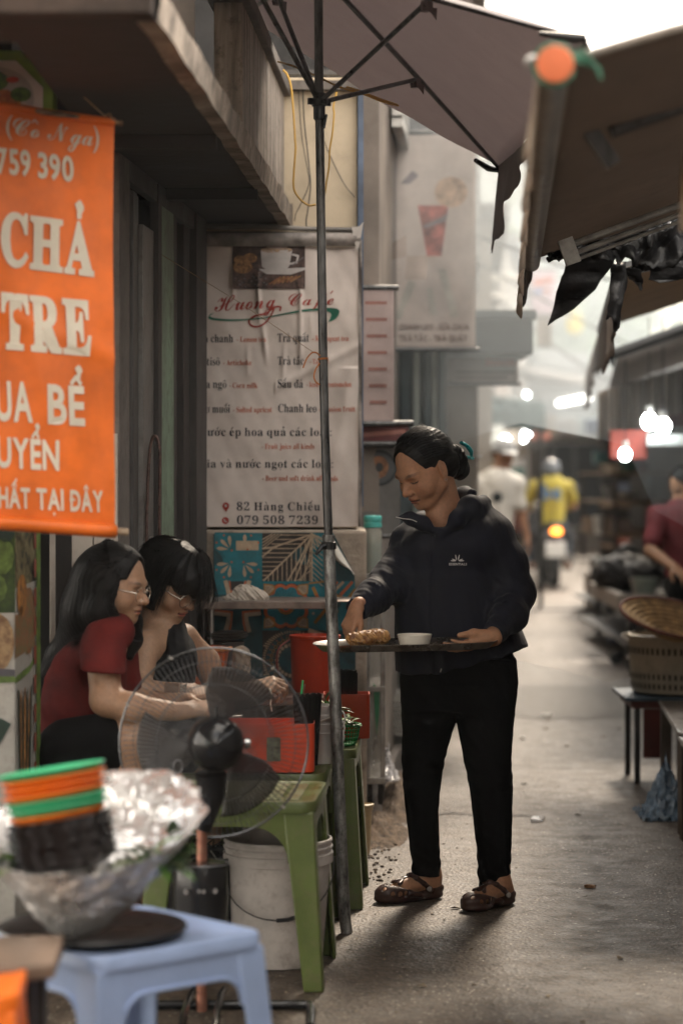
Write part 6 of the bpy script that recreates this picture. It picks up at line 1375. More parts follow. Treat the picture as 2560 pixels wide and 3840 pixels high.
# brown table corner and orange stool at lower left
bt = thing('brown_table', 'worn brown wooden table edge at the lower left corner', 'table', (-.93, 4.75, 0))
c0 = P(212, 3590, 4.72); q = MB(); q.hexa([(c0.x-.6, 4.35, c0.z-.03), (c0.x+.004, 4.66, c0.z-.03), (c0.x-.01, 4.95, c0.z-.03), (c0.x-.6, 4.9, c0.z-.03)], [(c0.x-.6, 4.35, c0.z), (c0.x+.004, 4.66, c0.z), (c0.x-.01, 4.95, c0.z), (c0.x-.6, 4.9, c0.z)]); q.build('table_top', mat('grey_brown_board', (.26, .18, .13), .5, var=.3, vscale=6, dirt=.4), bt, smooth=False, bevel=.006)
for dx, dy in ((-.06, 4.70), (-.06, 4.88), (-.5, 4.45), (-.5, 4.85)): q = MB(); q.box2((c0.x+dx-.02, dy-.02, 0), (c0.x+dx+.02, dy+.02, c0.z-.031)); q.build('leg', DKM, bt, smooth=False)
plastic_table('plastic_stool', 'bright orange plastic stool cut off by the lower left corner', 'stool', (P(75, 3740, 4.4).x-.16, 4.52, 0), .30, .30, CAM_Z-(3735-1775)/FPX*4.4, 4, mat('orange_stool_plastic', (.85, .17, .01), .4, var=.08, bump=0), None, grooves=False)

mb = MB(); rd = random.Random(33)
for _ in range(70):
    Y = rd.uniform(6.2, 19); X = float(XL(max(9.3, Y)))+.05+abs(rd.gauss(0, .25)) if rd.random() < .6 else .11*Y+rd.gauss(0, .2); k = rd.uniform(.006, .022); a = rd.uniform(0, 6.28); c, s_2 = math.cos(a)*k, math.sin(a)*k
    mb.add([(X-c, Y-s_2, .003), (X+s_2*.5, Y-c*.5, .004+k*.3), (X+c, Y+s_2, .003), (X-s_2*.6, Y+c*.6, .006)], [(0, 1, 2, 3)])
mb.build('litter', mat('faded_litter', (.30, .24, .17), .8, var=.8, vscale=4, bump=0, col2=(.06, .045, .03)), kind='stuff', smooth=False, solid=.001)
# ------------------------------------------------------------------ people
SKIN = mat('skin', (1, 1, 1), .5, attr='col', var=.2, vscale=90, bump=.2, bscale=600, bdist=.0006, spec=.4)
b_ = SKIN.node_tree.nodes['Principled BSDF']; b_.inputs['Subsurface Weight'].default_value = .12; b_.inputs['Subsurface Radius'].default_value = (.01, .004, .002); b_.inputs['Subsurface Scale'].default_value = 1
HAIR = mat('black_hair', (.004, .0032, .003), .5, var=.3, vscale=60, bump=.2, bscale=180, bdist=.001, spec=.22)
HAIRS = mat('black_hair_strand', (.005, .004, .0036), .36, var=.3, vscale=80, bump=0, spec=.3)
NAVY = mat('navy_jacket_cloth', (.008, .009, .018), .72, var=.22, vscale=12, bump=.35, bscale=500, bdist=.0008, spec=.3, sheen=.05)
TRS = mat('black_trouser_cloth', (.0028, .0026, .0028), .9, var=.3, vscale=10, bump=.3, bscale=300, bdist=.0008, spec=.15)
# ---------------- the woman with the tray
wm = thing('person', 'standing woman in navy zip jacket and black trousers looking down at her tray', 'person', (.37, 8.05, 0))
HM = head_matrix(P(1590, 1760, 7.97), 54, 30, 0, 1.06)
def W8(x, y, Y=8.0): return P(x, y, Y)
SK1 = (.42, .215, .125)
b = xf(head_prims(1.3, .9), HM)
n0 = HM @ Vector((0, -.035, -.05)); b += [pc(n0, W8(1676, 1950, 8.03), .050, .058, k=.018), pc(HM @ Vector((0, -.005, -.075)), W8(1650, 1955, 7.985), .040, .046, k=.015), pc(W8(1676, 1950, 8.03), W8(1655, 2040, 7.99), .056, .06, k=.03), pc(W8(1575, 2030, 8.06), W8(1820, 2010, 7.99), .036, .036, k=.04)]
b += [pl([(Z(2560, 8), .36, 8.0, .13, .09), (Z(2300, 8), .36, 8.0, .13, .08), (Z(2080, 8), .37, 8.02, .13, .06)], k=.04)]
# arms under the sleeves, hands
WR = W8(1338, 2278, 7.79); WL_ = W8(1842, 2388, 7.73)
b += chain([W8(1540, 2040, 8.05), W8(1450, 2190, 7.92), WR], [.04, .036, .024], k=.02)+chain([W8(1855, 2010, 7.95), W8(1930, 2225, 7.95), WL_], [.04, .036, .024], k=.02)
# right hand reaches down on to the food, seen from its back
b += hand_prims(W8(1336, 2280, 7.785), (-.38, -.22, -.86), (-.62, -.62, .25), -1, [(30, 34, 16), (34, 38, 18), (40, 42, 20), (46, 46, 22)], .03, thumb=((.85, .42, -.45), (.97, .10, -.28), (.9, -.05, -.2)), s=.84)
# left hand: palm under the tray, thumb over the rim
b += hand_prims(W8(1836, 2402, 7.72), (-.90, -.08, -.20), (.10, -.42, -.90), -1, [(6, 12, 8), (6, 12, 8), (8, 14, 8), (10, 16, 10)], .05, thumb=((.75, .25, -.75), (.98, .1, .05), (.98, .1, .2)), s=.86)
b += [pc(W8(1850, 2384, 7.72), W8(1775, 2374, 7.70), .019, .014, k=.02), pc(W8(1775, 2374, 7.70), W8(1722, 2383, 7.69), .012, .009, k=.01)]
# legs and feet
FOOT = [(W8(1655, 3352, 8.15), W8(1412, 3376, 8.03)), (W8(1918, 3372, 8.05), W8(1742, 3404, 7.87))]
def footM(heel, toe):
    h = Vector((heel.x, heel.y, 0)); t = Vector((toe.x, toe.y, 0)); f = (t-h).normalized(); c = h.lerp(t, .5); r = f.cross(Vector((0, 0, 1)))
    M = Matrix((r, f, Vector((0, 0, 1)))).transposed().to_4x4(); M.translation = c; return M, (t-h).length
FM = []
for (h, t), (kn, hip, an) in zip(FOOT, ((W8(1590, 2930, 8.06), W8(1625, 2560, 8.03), W8(1612, 3285, 8.12)), (W8(1838, 2930, 7.98), W8(1815, 2560, 7.99), W8(1862, 3310, 8.02)))):
    M, L_ = footM(h, t); FM.append((M, L_)); s = L_/.25
    b += chain([hip, kn, an], [.06, .045, .035], k=.02)
    loc_ = [pe((0, -.085, .045), (.030, .036, .032), k=.02), pc((0, -.07, .06), (0, .03, .05), .032, .026, k=.02), pe((0, .055, .036), (.040, .055, .019), k=.02), pc((0, -.055, .06), (0, -.06, .13), .034, .036, k=.02), pe((.006, .095, .034), (.03, .022, .012), k=.01)]
    b += xf(loc_, M @ Matrix.Scale(s, 4))
    b.append(pc(M @ Vector((0, -.055*s, .07)), an, .036, .036, k=.02))
fcw = face_color(HM, SK1, (.26, .075, .05), (.05, .03, .022))
def colw(V):
    c = fcw(V); hd = (V[:, 2] < 1.0); c[hd] = c[hd]*np.array((.98, 1.0, 1.0)); return c
sdf_obj('body', b, .0031, SKIN, wm, colf=colw, it=1)
# jacket
ZZ = lambda y: W8(0, y).z; XX = lambda x: W8(x, 0).x; PXM = 8.0/FPX
def row(y, x0, x1, Y=8.02, ry=.13): return (ZZ(y), XX((x0+x1)/2), Y, (x1-x0)/2*PXM, ry)
jk = [pl([row(2560, 1482, 1990, ry=.145), row(2420, 1480, 1978, ry=.148), row(2300, 1480, 1935, ry=.145), row(2160, 1478, 1915, 8.02, .14), row(2060, 1490, 1900, 8.03, .125), row(1990, 1520, 1870, 8.04, .10), row(1965, 1560, 1830, 8.05, .07)], k=.04, p=2.3)]
jk += chain([W8(1548, 2045, 8.06), W8(1455, 2185, 7.95), W8(1400, 2238, 7.88), W8(1334, 2285, 7.80)], [.066, .058, .053, .038], k=.035)
jk += chain([W8(1846, 2012, 7.97), W8(1900, 2110, 7.95), W8(1934, 2225, 7.95), W8(1906, 2310, 7.86), W8(1846, 2382, 7.75)], [.064, .062, .060, .054, .036], k=.035)
jk += chain([W8(1600, 1975, 8.08), W8(1700, 1930, 8.12), W8(1820, 1960, 8.04)], [.05, .05, .045], k=.05)
jk += chain([W8(1748, 1925, 8.02), W8(1800, 1960, 7.98), W8(1855, 2000, 7.97)], [.052, .058, .06], k=.03)+chain([W8(1590, 1985, 8.05), W8(1530, 2030, 8.05)], [.050, .058], k=.03)+chain([W8(1600, 2050, 7.96), W8(1800, 2040, 7.93)], [.07, .075], k=.05)
# hood roll and lapels
jk += chain([W8(1650, 2000, 7.89), W8(1706, 1950, 7.88), W8(1762, 1902, 7.93), W8(1806, 1888, 7.98)], [.014, .026, .036, .028], k=.022)
jk += chain([W8(1768, 1850, 8.03), W8(1740, 1862, 8.13), W8(1650, 1905, 8.16), W8(1590, 1940, 8.12)], [.018, .03, .035, .03], k=.02)
jk += chain([W8(1630, 1992, 7.89), W8(1584, 1962, 7.90), W8(1540, 1944, 7.90), W8(1498, 1940, 7.885)], [.012, .024, .020, .005], k=.014)
jk += [pc(W8(1812, 1868, 7.99), W8(1830, 1880, 7.985), .014, .010, k=.01)]
# neck opening
jk += [pc(W8(1665, 1870, 7.99), W8(1664, 1930, 7.96), .060, .050, k=.008, op='s'), pc(W8(1664, 1925, 7.92), W8(1636, 1978, 7.84), .040, .010, k=.008, op='s'), pc(W8(1640, 1900, 7.90), W8(1606, 1930, 7.83), .034, .020, k=.008, op='s')]
# hem: level at the left, rising to the right; cuff ends
hn = Vector((-(ZZ(2418)-ZZ(2522)), 0, XX(2000)-XX(1600))); jk += [dict(ph(W8(1600, 2524), -hn, k=.004)), ]
jk[-1]['op'] = 'h'
def jpost(p, d):
    # hem cut
    hx = np.interp(p[:, 0], [XX(1470), XX(1600), XX(1850), XX(2005)], [ZZ(2518), ZZ(2524), ZZ(2462), ZZ(2418)])
    d = np.maximum(d, hx-p[:, 2])
    # folds
    def seg(a, b_, r):                                                  # closeness to a limb segment and the coordinate along it
        a = np.array(a); b_ = np.array(b_); ab = b_-a; t = np.clip(((p-a) @ ab)/(ab @ ab), 0, 1); q = np.sqrt(((p-a-t[:, None]*ab)**2).sum(axis=1)); return np.clip(1-(q-r*.4)/(r*1.0), 0, 1), t*np.linalg.norm(ab)
    wv = nz(p, 9, 3)*.5
    for a, b_, r, am, fr in ((W8(1440, 2200, 7.93), W8(1325, 2306, 7.78), .07, .0042, 330), (W8(1500, 2110, 8.0), W8(1440, 2200, 7.93), .085, .0025, 150), (W8(1925, 2180, 7.95), W8(1856, 2368, 7.755), .08, .0034, 170)):
        c, l = seg(a, b_, r); d = d+c*am*(np.sin(l*fr+wv*9+p[:, 2]*60)*.28+.95*nz(p*np.array([1, 1, 1.8]), 30, 7))
    tor = np.clip((p[:, 2]-ZZ(2500))/.05, 0, 1)
    d = d+.0030*nz(p*np.array([1, 1, .45]), 13, 1)+.0015*nz(p*np.array([1.6, 1, .5]), 28, 5)
    low = np.clip((ZZ(2250)-p[:, 2])/.2, 0, 1); d = d+low*.003*np.sin(p[:, 0]*60+p[:, 2]*6+2*wv)
    # front zip groove
    zx = np.interp(p[:, 2], [ZZ(2520), ZZ(2200), ZZ(1990)], [XX(1612), XX(1612), XX(1622)]); fr_ = (p[:, 1] < 7.96)
    d = d+fr_*.0035*np.exp(-((p[:, 0]-zx)/.0035)**2)
    return d
jk = [q for q in jk if q['op'] != 'h']
def cuffcut(p, d):
    d = jpost(p, d)
    for c, n in ((W8(1332, 2287, 7.80), (W8(1322, 2300, 7.78)-W8(1400, 2238, 7.88)).normalized()), (W8(1846, 2384, 7.75), (W8(1846, 2382, 7.75)-W8(1906, 2310, 7.86)).normalized())):
        e = (p-np.array(c)) @ np.array(n); near = np.sqrt(((p-np.array(c))**2).sum(axis=1)) < .07; d = np.where(near, np.maximum(d, e), d)
    return d
sdf_obj('jacket', jk, .0036, NAVY, wm, post=cuffcut, it=2)
# white piping of the left lapel, logo and lettering on the chest
q = MB(); q.tube(bez([W8(1484, 1939, 7.868), W8(1510, 1945, 7.855), W8(1540, 1948, 7.85), W8(1562, 1957, 7.845)], 5), .0016, 6); q.build('collar_piping', mat('white_piping', (.55, .52, .5), .5, bump=0), wm)
DG_J = None
def front_y(x, z, mesh):
    hit, loc, nrm, _ = mesh.ray_cast(Vector((x, 7.0, z))-WL[mesh], Vector((0, 1, 0))); return (loc+WL[mesh]).y if hit else 7.88
jo = [o for o in COL.objects if o.name == 'jacket'][0]; bpy.context.view_layer.update()
jo_bvh = None
from mathutils.bvhtree import BVHTree
def bvh_of(o): me = o.data; off = WL[o]; return BVHTree.FromPolygons([v.co+off for v in me.vertices], [tuple(p.vertices) for p in me.polygons])
jb = bvh_of(jo)
def onj(a, b, l):
    p = W8(1707, 2105)+Vector((a, 0, b)); h = jb.ray_cast(Vector((p.x, 7.0, p.z)), Vector((0, 1, 0))); y = h[0].y if h[0] else 7.88; return Vector((p.x, y-.0012-l, p.z))
lp = Print(onj); lp.text('ESSENTIALS', -30*PXM, -.006-.0025, .0105, 0, 'bold', gap=.07, width=66*PXM*1.0)
lp.build('p', [mat('white_print_ink', (.62, .60, .60), .6, bump=0)], wm, 'jacket_lettering')
lg = Print(onj)
for ang, L_, w in ((78, .021, .0036), (102, .021, .0036), (22, .017, .0034), (158, .017, .0034), (2, .020, .0038), (178, .020, .0038)):
    a = R(ang); bx, bz = (-.002+.004*(math.cos(a) > 0)), .006+.0; n = 10; pts = []
    ex, ez = bx+math.cos(a)*L_*.55, bz+math.sin(a)*L_*.55
    lg.poly([(ex+math.cos(a)*L_*.45*math.cos(t)-math.sin(a)*w*.55*math.sin(t), ez+math.sin(a)*L_*.45*math.cos(t)+math.cos(a)*w*.55*math.sin(t)) for t in [k*math.pi/6 for k in range(12)]], 0)
lg.mb.build('jacket_logo', mat('white_print_ink'), wm, smooth=False)
q = MB(); q.box(W8(1652, 2514, 7.862), (.004, .003, .012), Matrix.Rotation(.3, 3, 'Y')); q.build('zip_pull', STEEL, wm)
# trousers
def trow(y, x0, x1, Y, k=1.02): return (ZZ(y), XX((x0+x1)/2), Y, (x1-x0)/2*PXM, (x1-x0)/2*PXM*k)
tr_ = [pl([trow(3302, 1549, 1656, 8.115), trow(3250, 1548, 1656, 8.11), trow(3180, 1536, 1648, 8.09), trow(3060, 1522, 1646, 8.07), trow(2950, 1510, 1652, 8.05), trow(2850, 1506, 1668, 8.04, 1.0), trow(2760, 1508, 1694, 8.03, .95), trow(2690, 1504, 1716, 8.03, .9), trow(2600, 1502, 1735, 8.02, .85), trow(2480, 1510, 1740, 8.02, .85)], k=.012, p=2.2),
      pl([trow(3326, 1797, 1906, 8.02), trow(3260, 1790, 1914, 8.01), trow(3180, 1786, 1918, 8.0), trow(3060, 1772, 1920, 7.99), trow(2950, 1757, 1920, 7.98), trow(2850, 1738, 1914, 7.98, 1.0), trow(2760, 1722, 1920, 7.98, .95), trow(2690, 1708, 1924, 7.98, .9), trow(2600, 1700, 1930, 7.98, .85), trow(2480, 1700, 1925, 7.98, .85)], k=.012, p=2.2),
      pl([row(2660, 1530, 1900, 8.0, .10), row(2560, 1512, 1930, 8.0, .125), row(2440, 1520, 1920, 8.0, .12)], k=.03)]
def tpost(p, d):
    z = p[:, 2]; kn = np.exp(-((z-ZZ(2890))/.07)**2); ank = np.clip((ZZ(3130)-z)/.12, 0, 1)
    return d+.0028*nz(p*np.array([1, 1, .35]), 16, 4)+kn*.0014*np.sin(z*120+p[:, 0]*40+nz(p, 10, 2)*3)+ank*.0022*np.sin(z*110+p[:, 0]*55+3*nz(p, 8, 6))+.0012*nz(p, 34, 8)
sdf_obj('trousers', tr_, .004, TRS, wm, post=tpost, it=2)
# clogs
CLG = mat('dark_brown_rubber', (.05, .022, .017), .36, var=.25, vscale=30, bump=.1)
for (M, L_), side in zip(FM, (1, -1)):
    s = L_/.25; MS_ = M @ Matrix.Scale(s, 4)
    c = [pe((0, -.08, .014), (.036, .046, .016), k=.012), pe((0, 0, .013), (.034, .09, .015), k=.012), pe((.002*side, .062, .015), (.047, .068, .020), k=.012),
         pe((0, .058, .032), (.047, .072, .036), k=.008), pe((0, -.075, .036), (.039, .055, .024), k=.012)]
    c += [pe((0, .052, .038), (.041, .066, .030), k=.003, op='s'), pe((0, -.068, .06), (.034, .05, .032), k=.004, op='s'), dict(pe((0, -.02, .078), (.06, .05, .042), k=.006, op='s'))]
    for (hx, hy, hz, r) in ((-.042, .060, .032, .0065), (-.038, .085, .034, .006), (-.043, .035, .032, .007), (.043, .062, .032, .0065), (.038, .088, .034, .006), (-.024, .066, .066, .006), (.0, .074, .068, .0055), (.024, .066, .066, .006), (-.02, .108, .05, .006), (.02, .108, .05, .006), (-.032, .044, .06, .006), (.032, .044, .06, .006)):
        c.append(pe((hx, hy, hz), (r, r*1.5, r*1.6), k=.002, op='s'))
    c += [pc((0, .052, .069), (0, -.005, .079), .0075, .0065, k=.008), pc((-.022, .05, .064), (0, .02, .074), .006, .006, k=.006), pc((.022, .05, .064), (0, .02, .074), .006, .006, k=.006)]
    st = [(-.038, -.058, .040), (-.037, -.035, .06), (-.026, -.012, .079), (0, -.004, .086), (.026, -.012, .079), (.037, -.035, .06), (.038, -.058, .040)]
    c += chain(st, [.009, .008, .0078, .0078, .0078, .008, .009], k=.006)
    c += chain([(-.038, -.02, .024), (-.041, .02, .03)], [.009, .009], k=.01)+chain([(.038, -.02, .024), (.041, .02, .03)], [.009, .009], k=.01)
    o = sdf_obj('sandal', xf(c, MS_), .0020, CLG, wm, it=1)
    for sx in (1, -1): q = MB(); p = MS_ @ Vector((sx*.0455, -.050, .042)); nrm = (M.to_3x3() @ Vector((sx, 0, 0))).normalized(); q.tube([p-nrm*.003, p+nrm*.003, p+nrm*.0045], [.0085, .0085, .004], 14); q.build('rivet', mat('pale_grey_rivet', (.42, .40, .38), .5, bump=0), wm)
# hair
def hpost(M, seed, amp=.0006, f=70, part=None):
    Mi = np.array(M.inverted())
    def g(p, d):
        l = np.c_[p, np.ones(len(p))] @ Mi[:3].T
        d = d+amp*np.sin(l[:, 2]*420+l[:, 0]*180+nz(l, 20, seed))
        # hairline: keep behind the forehead line
        hl = l[:, 1]-(.056-.62*np.maximum(0, .085-l[:, 2])+6.2*(l[:, 0]+.006)**2); hl = hl*.8
        keep = np.where(l[:, 2] > -.005, hl, np.maximum(hl, l[:, 1]+.026))
        return np.maximum(d, keep)
    return g
hp1 = [pe((0, -.016, .037), (.0805, .1015, .092), k=.01), pe((0, -.06, -.02), (.06, .05, .055), k=.02), pe((0, -.085, -.02), (.045, .04, .05), k=.02)]
for x in (-1, 1): hp1.append(pe((x*.078, -.008, -.008), (.016, .026, .028), k=.004, op='s'))
sdf_obj('hair', xf(hp1, HM), .0024, HAIR, wm, post=hpost(HM, 1), it=1)
bun = [pe((.0, -.128, -.035), (.036, .030, .050), k=.01), pe((0, -.12, -.075), (.032, .03, .028), k=.01), pe((0, -.10, -.005), (.03, .03, .03), k=.015)]
def bpost(p, d): Mi = np.array(HM.inverted()); l = np.c_[p, np.ones(len(p))] @ Mi[:3].T; return d+.0022*np.sin(l[:, 2]*260+l[:, 1]*190+3*nz(l, 30, 2))
sdf_obj('hair_bun', xf(bun, HM), .0024, HAIR, wm, post=bpost, it=1)
gd = []
for k in range(26):
    a = R(-78+156*k/25); x0 = .083*math.sin(a); z0 = .037+.0935*math.cos(a); pts = []
    for t in (0, .2, .4, .6, .8, 1):
        ph = t*1.9; yy = .052-.62*max(0, .085-z0)*(1-t)+(-.17)*t; zz = -.016
        r = Vector((x0*(1-t**2*.75), -.016+.1035*math.cos(R(58)+ph*.95), .037+(z0-.037)*(.55+.45*math.sin(R(58)+ph*.95))*(1-t)+(-.07)*t*t))
        # push on to the scalp ellipsoid
        e = Vector((r.x/.0825, (r.y+.016)/.1035, (r.z-.037)/.094)); l = e.length or 1
        if t < .85: e = e/l*1.004
        pts.append(HM @ Vector((e.x*.0825, e.y*.1035-.016, e.z*.094+.037)))
    gd.append(pts)
strands('hair_strands', gd, .00055, HAIRS, wm, jit=.0035, per=16, seed=4, kind='stuff')
fw = []
rr_ = random.Random(8)
for k in range(46):
    z0 = rr_.uniform(.0, .12); a = rr_.uniform(-.9, .9); base_ = Vector((.083*math.sin(a), -.016+.1*math.cos(a)*rr_.uniform(-.6, .7), .03+.09*math.cos(a*.8)))
    e = Vector((base_.x/.0825, (base_.y+.016)/.1035, (base_.z-.037)/.094)).normalized(); s0 = Vector((e.x*.0825, e.y*.1035-.016, e.z*.094+.037)); d = Vector((e.x, e.y-.5, e.z)).normalized()
    L_ = rr_.uniform(.008, .026); fw.append([HM @ s0, HM @ (s0+d*L_*.5+Vector((rr_.gauss(0, .003),)*3)), HM @ (s0+d*L_*.7+Vector((0, -L_*.6, 0))+Vector((rr_.gauss(0, .005),)*3))])
strands('flyaway_hair', fw, .00028, HAIRS, wm, jit=.001, per=2, seed=5, kind='stuff', taper=.4)
CLIP = mat('teal_hair_clip', (.02, .28, .30), .22, var=.2, bump=0)
q = MB(); cl = lambda x, y, z: HM @ Vector((x, y, z))
q.tube(bez([cl(-.03, -.148, .012), cl(-.034, -.16, -.008), cl(-.034, -.165, -.03), cl(-.03, -.162, -.048)], 5), [.012]*6+[.013]*5+[.010, .009, .008, .007, .006], 10, flat=.5)
q.tube([cl(-.045, -.155, -.012), cl(-.01, -.172, -.016)], .0025, 6); q.tube(bez([cl(-.036, -.158, -.05), cl(-.02, -.170, -.058), cl(-.002, -.165, -.05)], 4), .006, 8); q.build('hair_clip', CLIP, wm)
er = HM @ Vector((-.081, -.003, -.036)); q = MB()
for k in range(6): a = k*math.pi/3; q.sphere(er+(HM.to_3x3() @ Vector((-.001, math.cos(a)*.0024, math.sin(a)*.0024))), .0014, 6, 4)
q.sphere(er, .0017, 6, 4); q.build('ear_stud', mat('silver_stud', (.7, .66, .6), .2, .8, bump=0), wm)
# tray with food and bowl
ty = thing('serving_tray', 'dark steel serving tray held level by the standing woman', 'tray', (.22, 7.70, .89))
TC = P(1520, 2415, 7.70); TC.y = 7.72; TA = R(-2.0)
def trayf(r1, z):
    o = []
    for k in range(48):
        a = 2*math.pi*k/48; c, s = math.cos(a), math.sin(a); n = 3.2; rr = (abs(c/.290)**n+abs(s/.150)**n)**(-1/n); rr = rr+(r1-1)*.06
        x, y = rr*c, rr*s; o.append(TC+Vector((x*math.cos(TA)-y*math.sin(TA), x*math.sin(TA)+y*math.cos(TA), z+x*.022)))
    return o
q = MB(); rows = [trayf(.25, -.016), trayf(.62, -.016), trayf(.94, .002), trayf(1.08, .006), trayf(1.08, .0075), trayf(.95, .0045), trayf(.62, -.013), trayf(.25, -.013)]; N = 48
q.v = [tuple(p) for r in rows for p in r]
for i in range(7):
    for k in range(N): q.f.append((i*N+k, i*N+(k+1) % N, (i+1)*N+(k+1) % N, (i+1)*N+k)); q.mi.append(0)
q.f.append(tuple(range(N))[::-1]); q.f.append(tuple(7*N+k for k in range(N))); q.mi += [0, 0]
q.build('tray_body', mat('dark_steel_tray', (.16, .145, .13), .3, .8, var=.3, vscale=12, bump=.06, dirt=.3), ty, angle=40)
bwl = P(1555, 2402, 7.66); bz = TC.z-.0095; q = MB(); q.lathe([(.0, 0), (.044, 0), (.046, .003), (.0555, .040), (.0545, .041), (.0525, .0395), (.043, .006), (0, .005)], (bwl.x, 7.70, bz), 40); q.build('white_bowl', mat('white_melamine', (.80, .74, .64), .35, var=.05, bump=0), loc=(bwl.x, 7.70, bz), label='small white dipping bowl standing on the serving tray', cat='bowl')
fd = [pc(P(1322, 2396, 7.67), P(1385, 2392, 7.67), .018, .019, k=.01), pc(P(1370, 2392, 7.69), P(1436, 2388, 7.70), .021, .020, k=.01), pc(P(1395, 2386, 7.73), P(1425, 2382, 7.73), .020, .018, k=.01)]
FOOD = mat('fried_golden_crust', (.55, .29, .09), .42, var=.5, vscale=60, bump=.9, bscale=160, bdist=.004, col2=(.16, .05, .018), dirt=.35, dirtcol=(.75, .6, .38))
sdf_obj('fried_snack', fd, .0022, FOOD, post=crumple(.008, 70, 2), it=1, loc=P(1380, 2395, 7.68), label='golden fried snack heaped on the left of the serving tray under her fingers', cat='food')
# ---------------- seated woman nearest: dark red shirt
def Q(x, y, Y=7.1): return P(x, y, Y)
g1 = thing('person', 'seated woman with long straight black hair, glasses and dark red shirt, leaning over the tables', 'person', (-.75, 7.1, 0))
H1 = head_matrix(Q(437, 2196, 7.08), -72, 10, 0, .96); SK2 = (.34, .20, .125)
b = xf(head_prims(.4), H1)
b += [pc(H1 @ Vector((0, -.035, -.05)), Q(385, 2385, 7.12), .05, .055, k=.03), pc(Q(385, 2385, 7.12), Q(330, 2560, 7.15), .08, .10, k=.05), pc(Q(330, 2560, 7.15), Q(285, 2800, 7.15), .10, .11, k=.05)]
WA = Q(672, 2668, 6.92); WB = Q(690, 2630, 7.22)
b += chain([Q(385, 2415, 7.0), Q(398, 2625, 6.93), Q(500, 2655, 6.90), WA], [.052, .044, .040, .025], k=.02)+chain([Q(430, 2430, 7.22), Q(480, 2620, 7.25), Q(560, 2640, 7.25), WB], [.045, .04, .036, .025], k=.02)
b += hand_prims(WA, (.95, .1, .10), (.1, -.45, .85), -1, [(28, 40, 25), (32, 44, 25), (36, 48, 25), (40, 50, 25)], .04, s=.92)
b += hand_prims(WB, (.95, -.15, .1), (.0, .3, .9), 1, [(25, 35, 20)]*4, .05, s=.92)
b += chain([Q(300, 2800, 7.0), Q(520, 2770, 6.95), Q(470, 3230, 6.98)], [.085, .062, .04], k=.03)+chain([Q(310, 2810, 7.25), Q(560, 2800, 7.28), Q(520, 3300, 7.25)], [.085, .062, .04], k=.03)
b += [pc(Q(462, 3225, 7.0), Vector((-.60, 6.96, .035)), .04, .036, k=.02), pc(Vector((-.62, 6.96, .035)), Vector((-.48, 6.92, .03)), .036, .026, k=.02), pc(Q(520, 3290, 7.25), Vector((-.58, 7.28, .035)), .04, .036, k=.02), pc(Vector((-.6, 7.28, .035)), Vector((-.46, 7.26, .03)), .036, .026, k=.02)]
f1 = face_color(H1, SK2, (.34, .12, .09), (.04, .025, .02))
sdf_obj('body', b, .0036, SKIN, g1, colf=f1, it=1)
SHRT = mat('dark_red_shirt_cloth', (.115, .014, .012), .85, var=.25, vscale=9, bump=.35, bscale=350, bdist=.0008, spec=.25)
Z7 = lambda y: Q(0, y).z; X7 = lambda x: Q(x, 0).x; M7 = 7.1/FPX
def r7(y, x0, x1, Y=7.12, ry=.12): return (Z7(y), X7((x0+x1)/2), Y, (x1-x0)/2*M7, ry)
sh = [pl([r7(2900, 150, 430, 7.13, .13), r7(2780, 148, 440, 7.13, .13), r7(2640, 150, 462, 7.12, .125), r7(2540, 165, 476, 7.12, .12), r7(2460, 205, 470, 7.12, .12), r7(2400, 270, 455, 7.12, .12), r7(2355, 330, 440, 7.12, .10)], k=.03, p=2.2)]
sh += chain([Q(392, 2405, 7.0), Q(388, 2520, 6.94)], [.066, .066], k=.03)+chain([Q(440, 2420, 7.22), Q(462, 2560, 7.24)], [.055, .055], k=.03)
sh += [pc(Q(420, 2330, 7.1), Q(440, 2370, 7.02), .055, .05, k=.02), pc(H1 @ Vector((0, -.02, -.06)), Q(425, 2350, 7.09), .052, .05, k=.01, op='s')]
def spost(p, d):
    cc = np.array(Q(390, 2515, 6.95)); near = np.sqrt(((p-cc)**2).sum(axis=1)) < .095; d = np.where(near & (p[:, 1] < 7.05), np.maximum(d, -((p-cc) @ np.array([.12, 0, 1]))), d)
    d = d+.004*nz(p*np.array([.7, 1, 1]), 14, 5)+.0018*nz(p, 32, 2); fold = np.clip((Z7(2600)-p[:, 2])/.15, 0, 1); return d+fold*.004*np.sin(p[:, 2]*85+p[:, 0]*25+3*nz(p, 7, 3))
sdf_obj('shirt', sh, .0042, SHRT, g1, post=spost, it=2)
sdf_obj('shorts', chain([Q(270, 2830, 7.0), Q(400, 2790, 6.97)], [.108, .092], k=.03)+chain([Q(280, 2840, 7.25), Q(430, 2815, 7.26)], [.108, .092], k=.03), .005, TRS, g1, it=2)
hh = [pe((0, -.018, .034), (.088, .108, .099), k=.01)]
hh = xf(hh, H1)+chain([H1 @ Vector((-.0, -.05, .0)), Q(352, 2300, 7.12), Q(300, 2380, 7.15), Q(222, 2455, 7.18), Q(150, 2530, 7.2)], [.095, .098, .062, .035, .012], k=.03)
hh += chain([H1 @ Vector((.066, -.0, -.01)), H1 @ Vector((.060, -.01, -.08)), Q(402, 2322, 7.06), Q(335, 2400, 7.08)], [.032, .042, .048, .03], k=.03)
hh += chain([H1 @ Vector((-.06, .0, -.03)), Q(485, 2330, 7.16), Q(492, 2400, 7.14), Q(488, 2462, 7.12)], [.034, .036, .032, .012], k=.02)
hh += [pc(H1 @ Vector((0, -.06, -.05)), Q(420, 2345, 7.14), .07, .065, k=.03)]
H1i = np.array(H1.inverted())
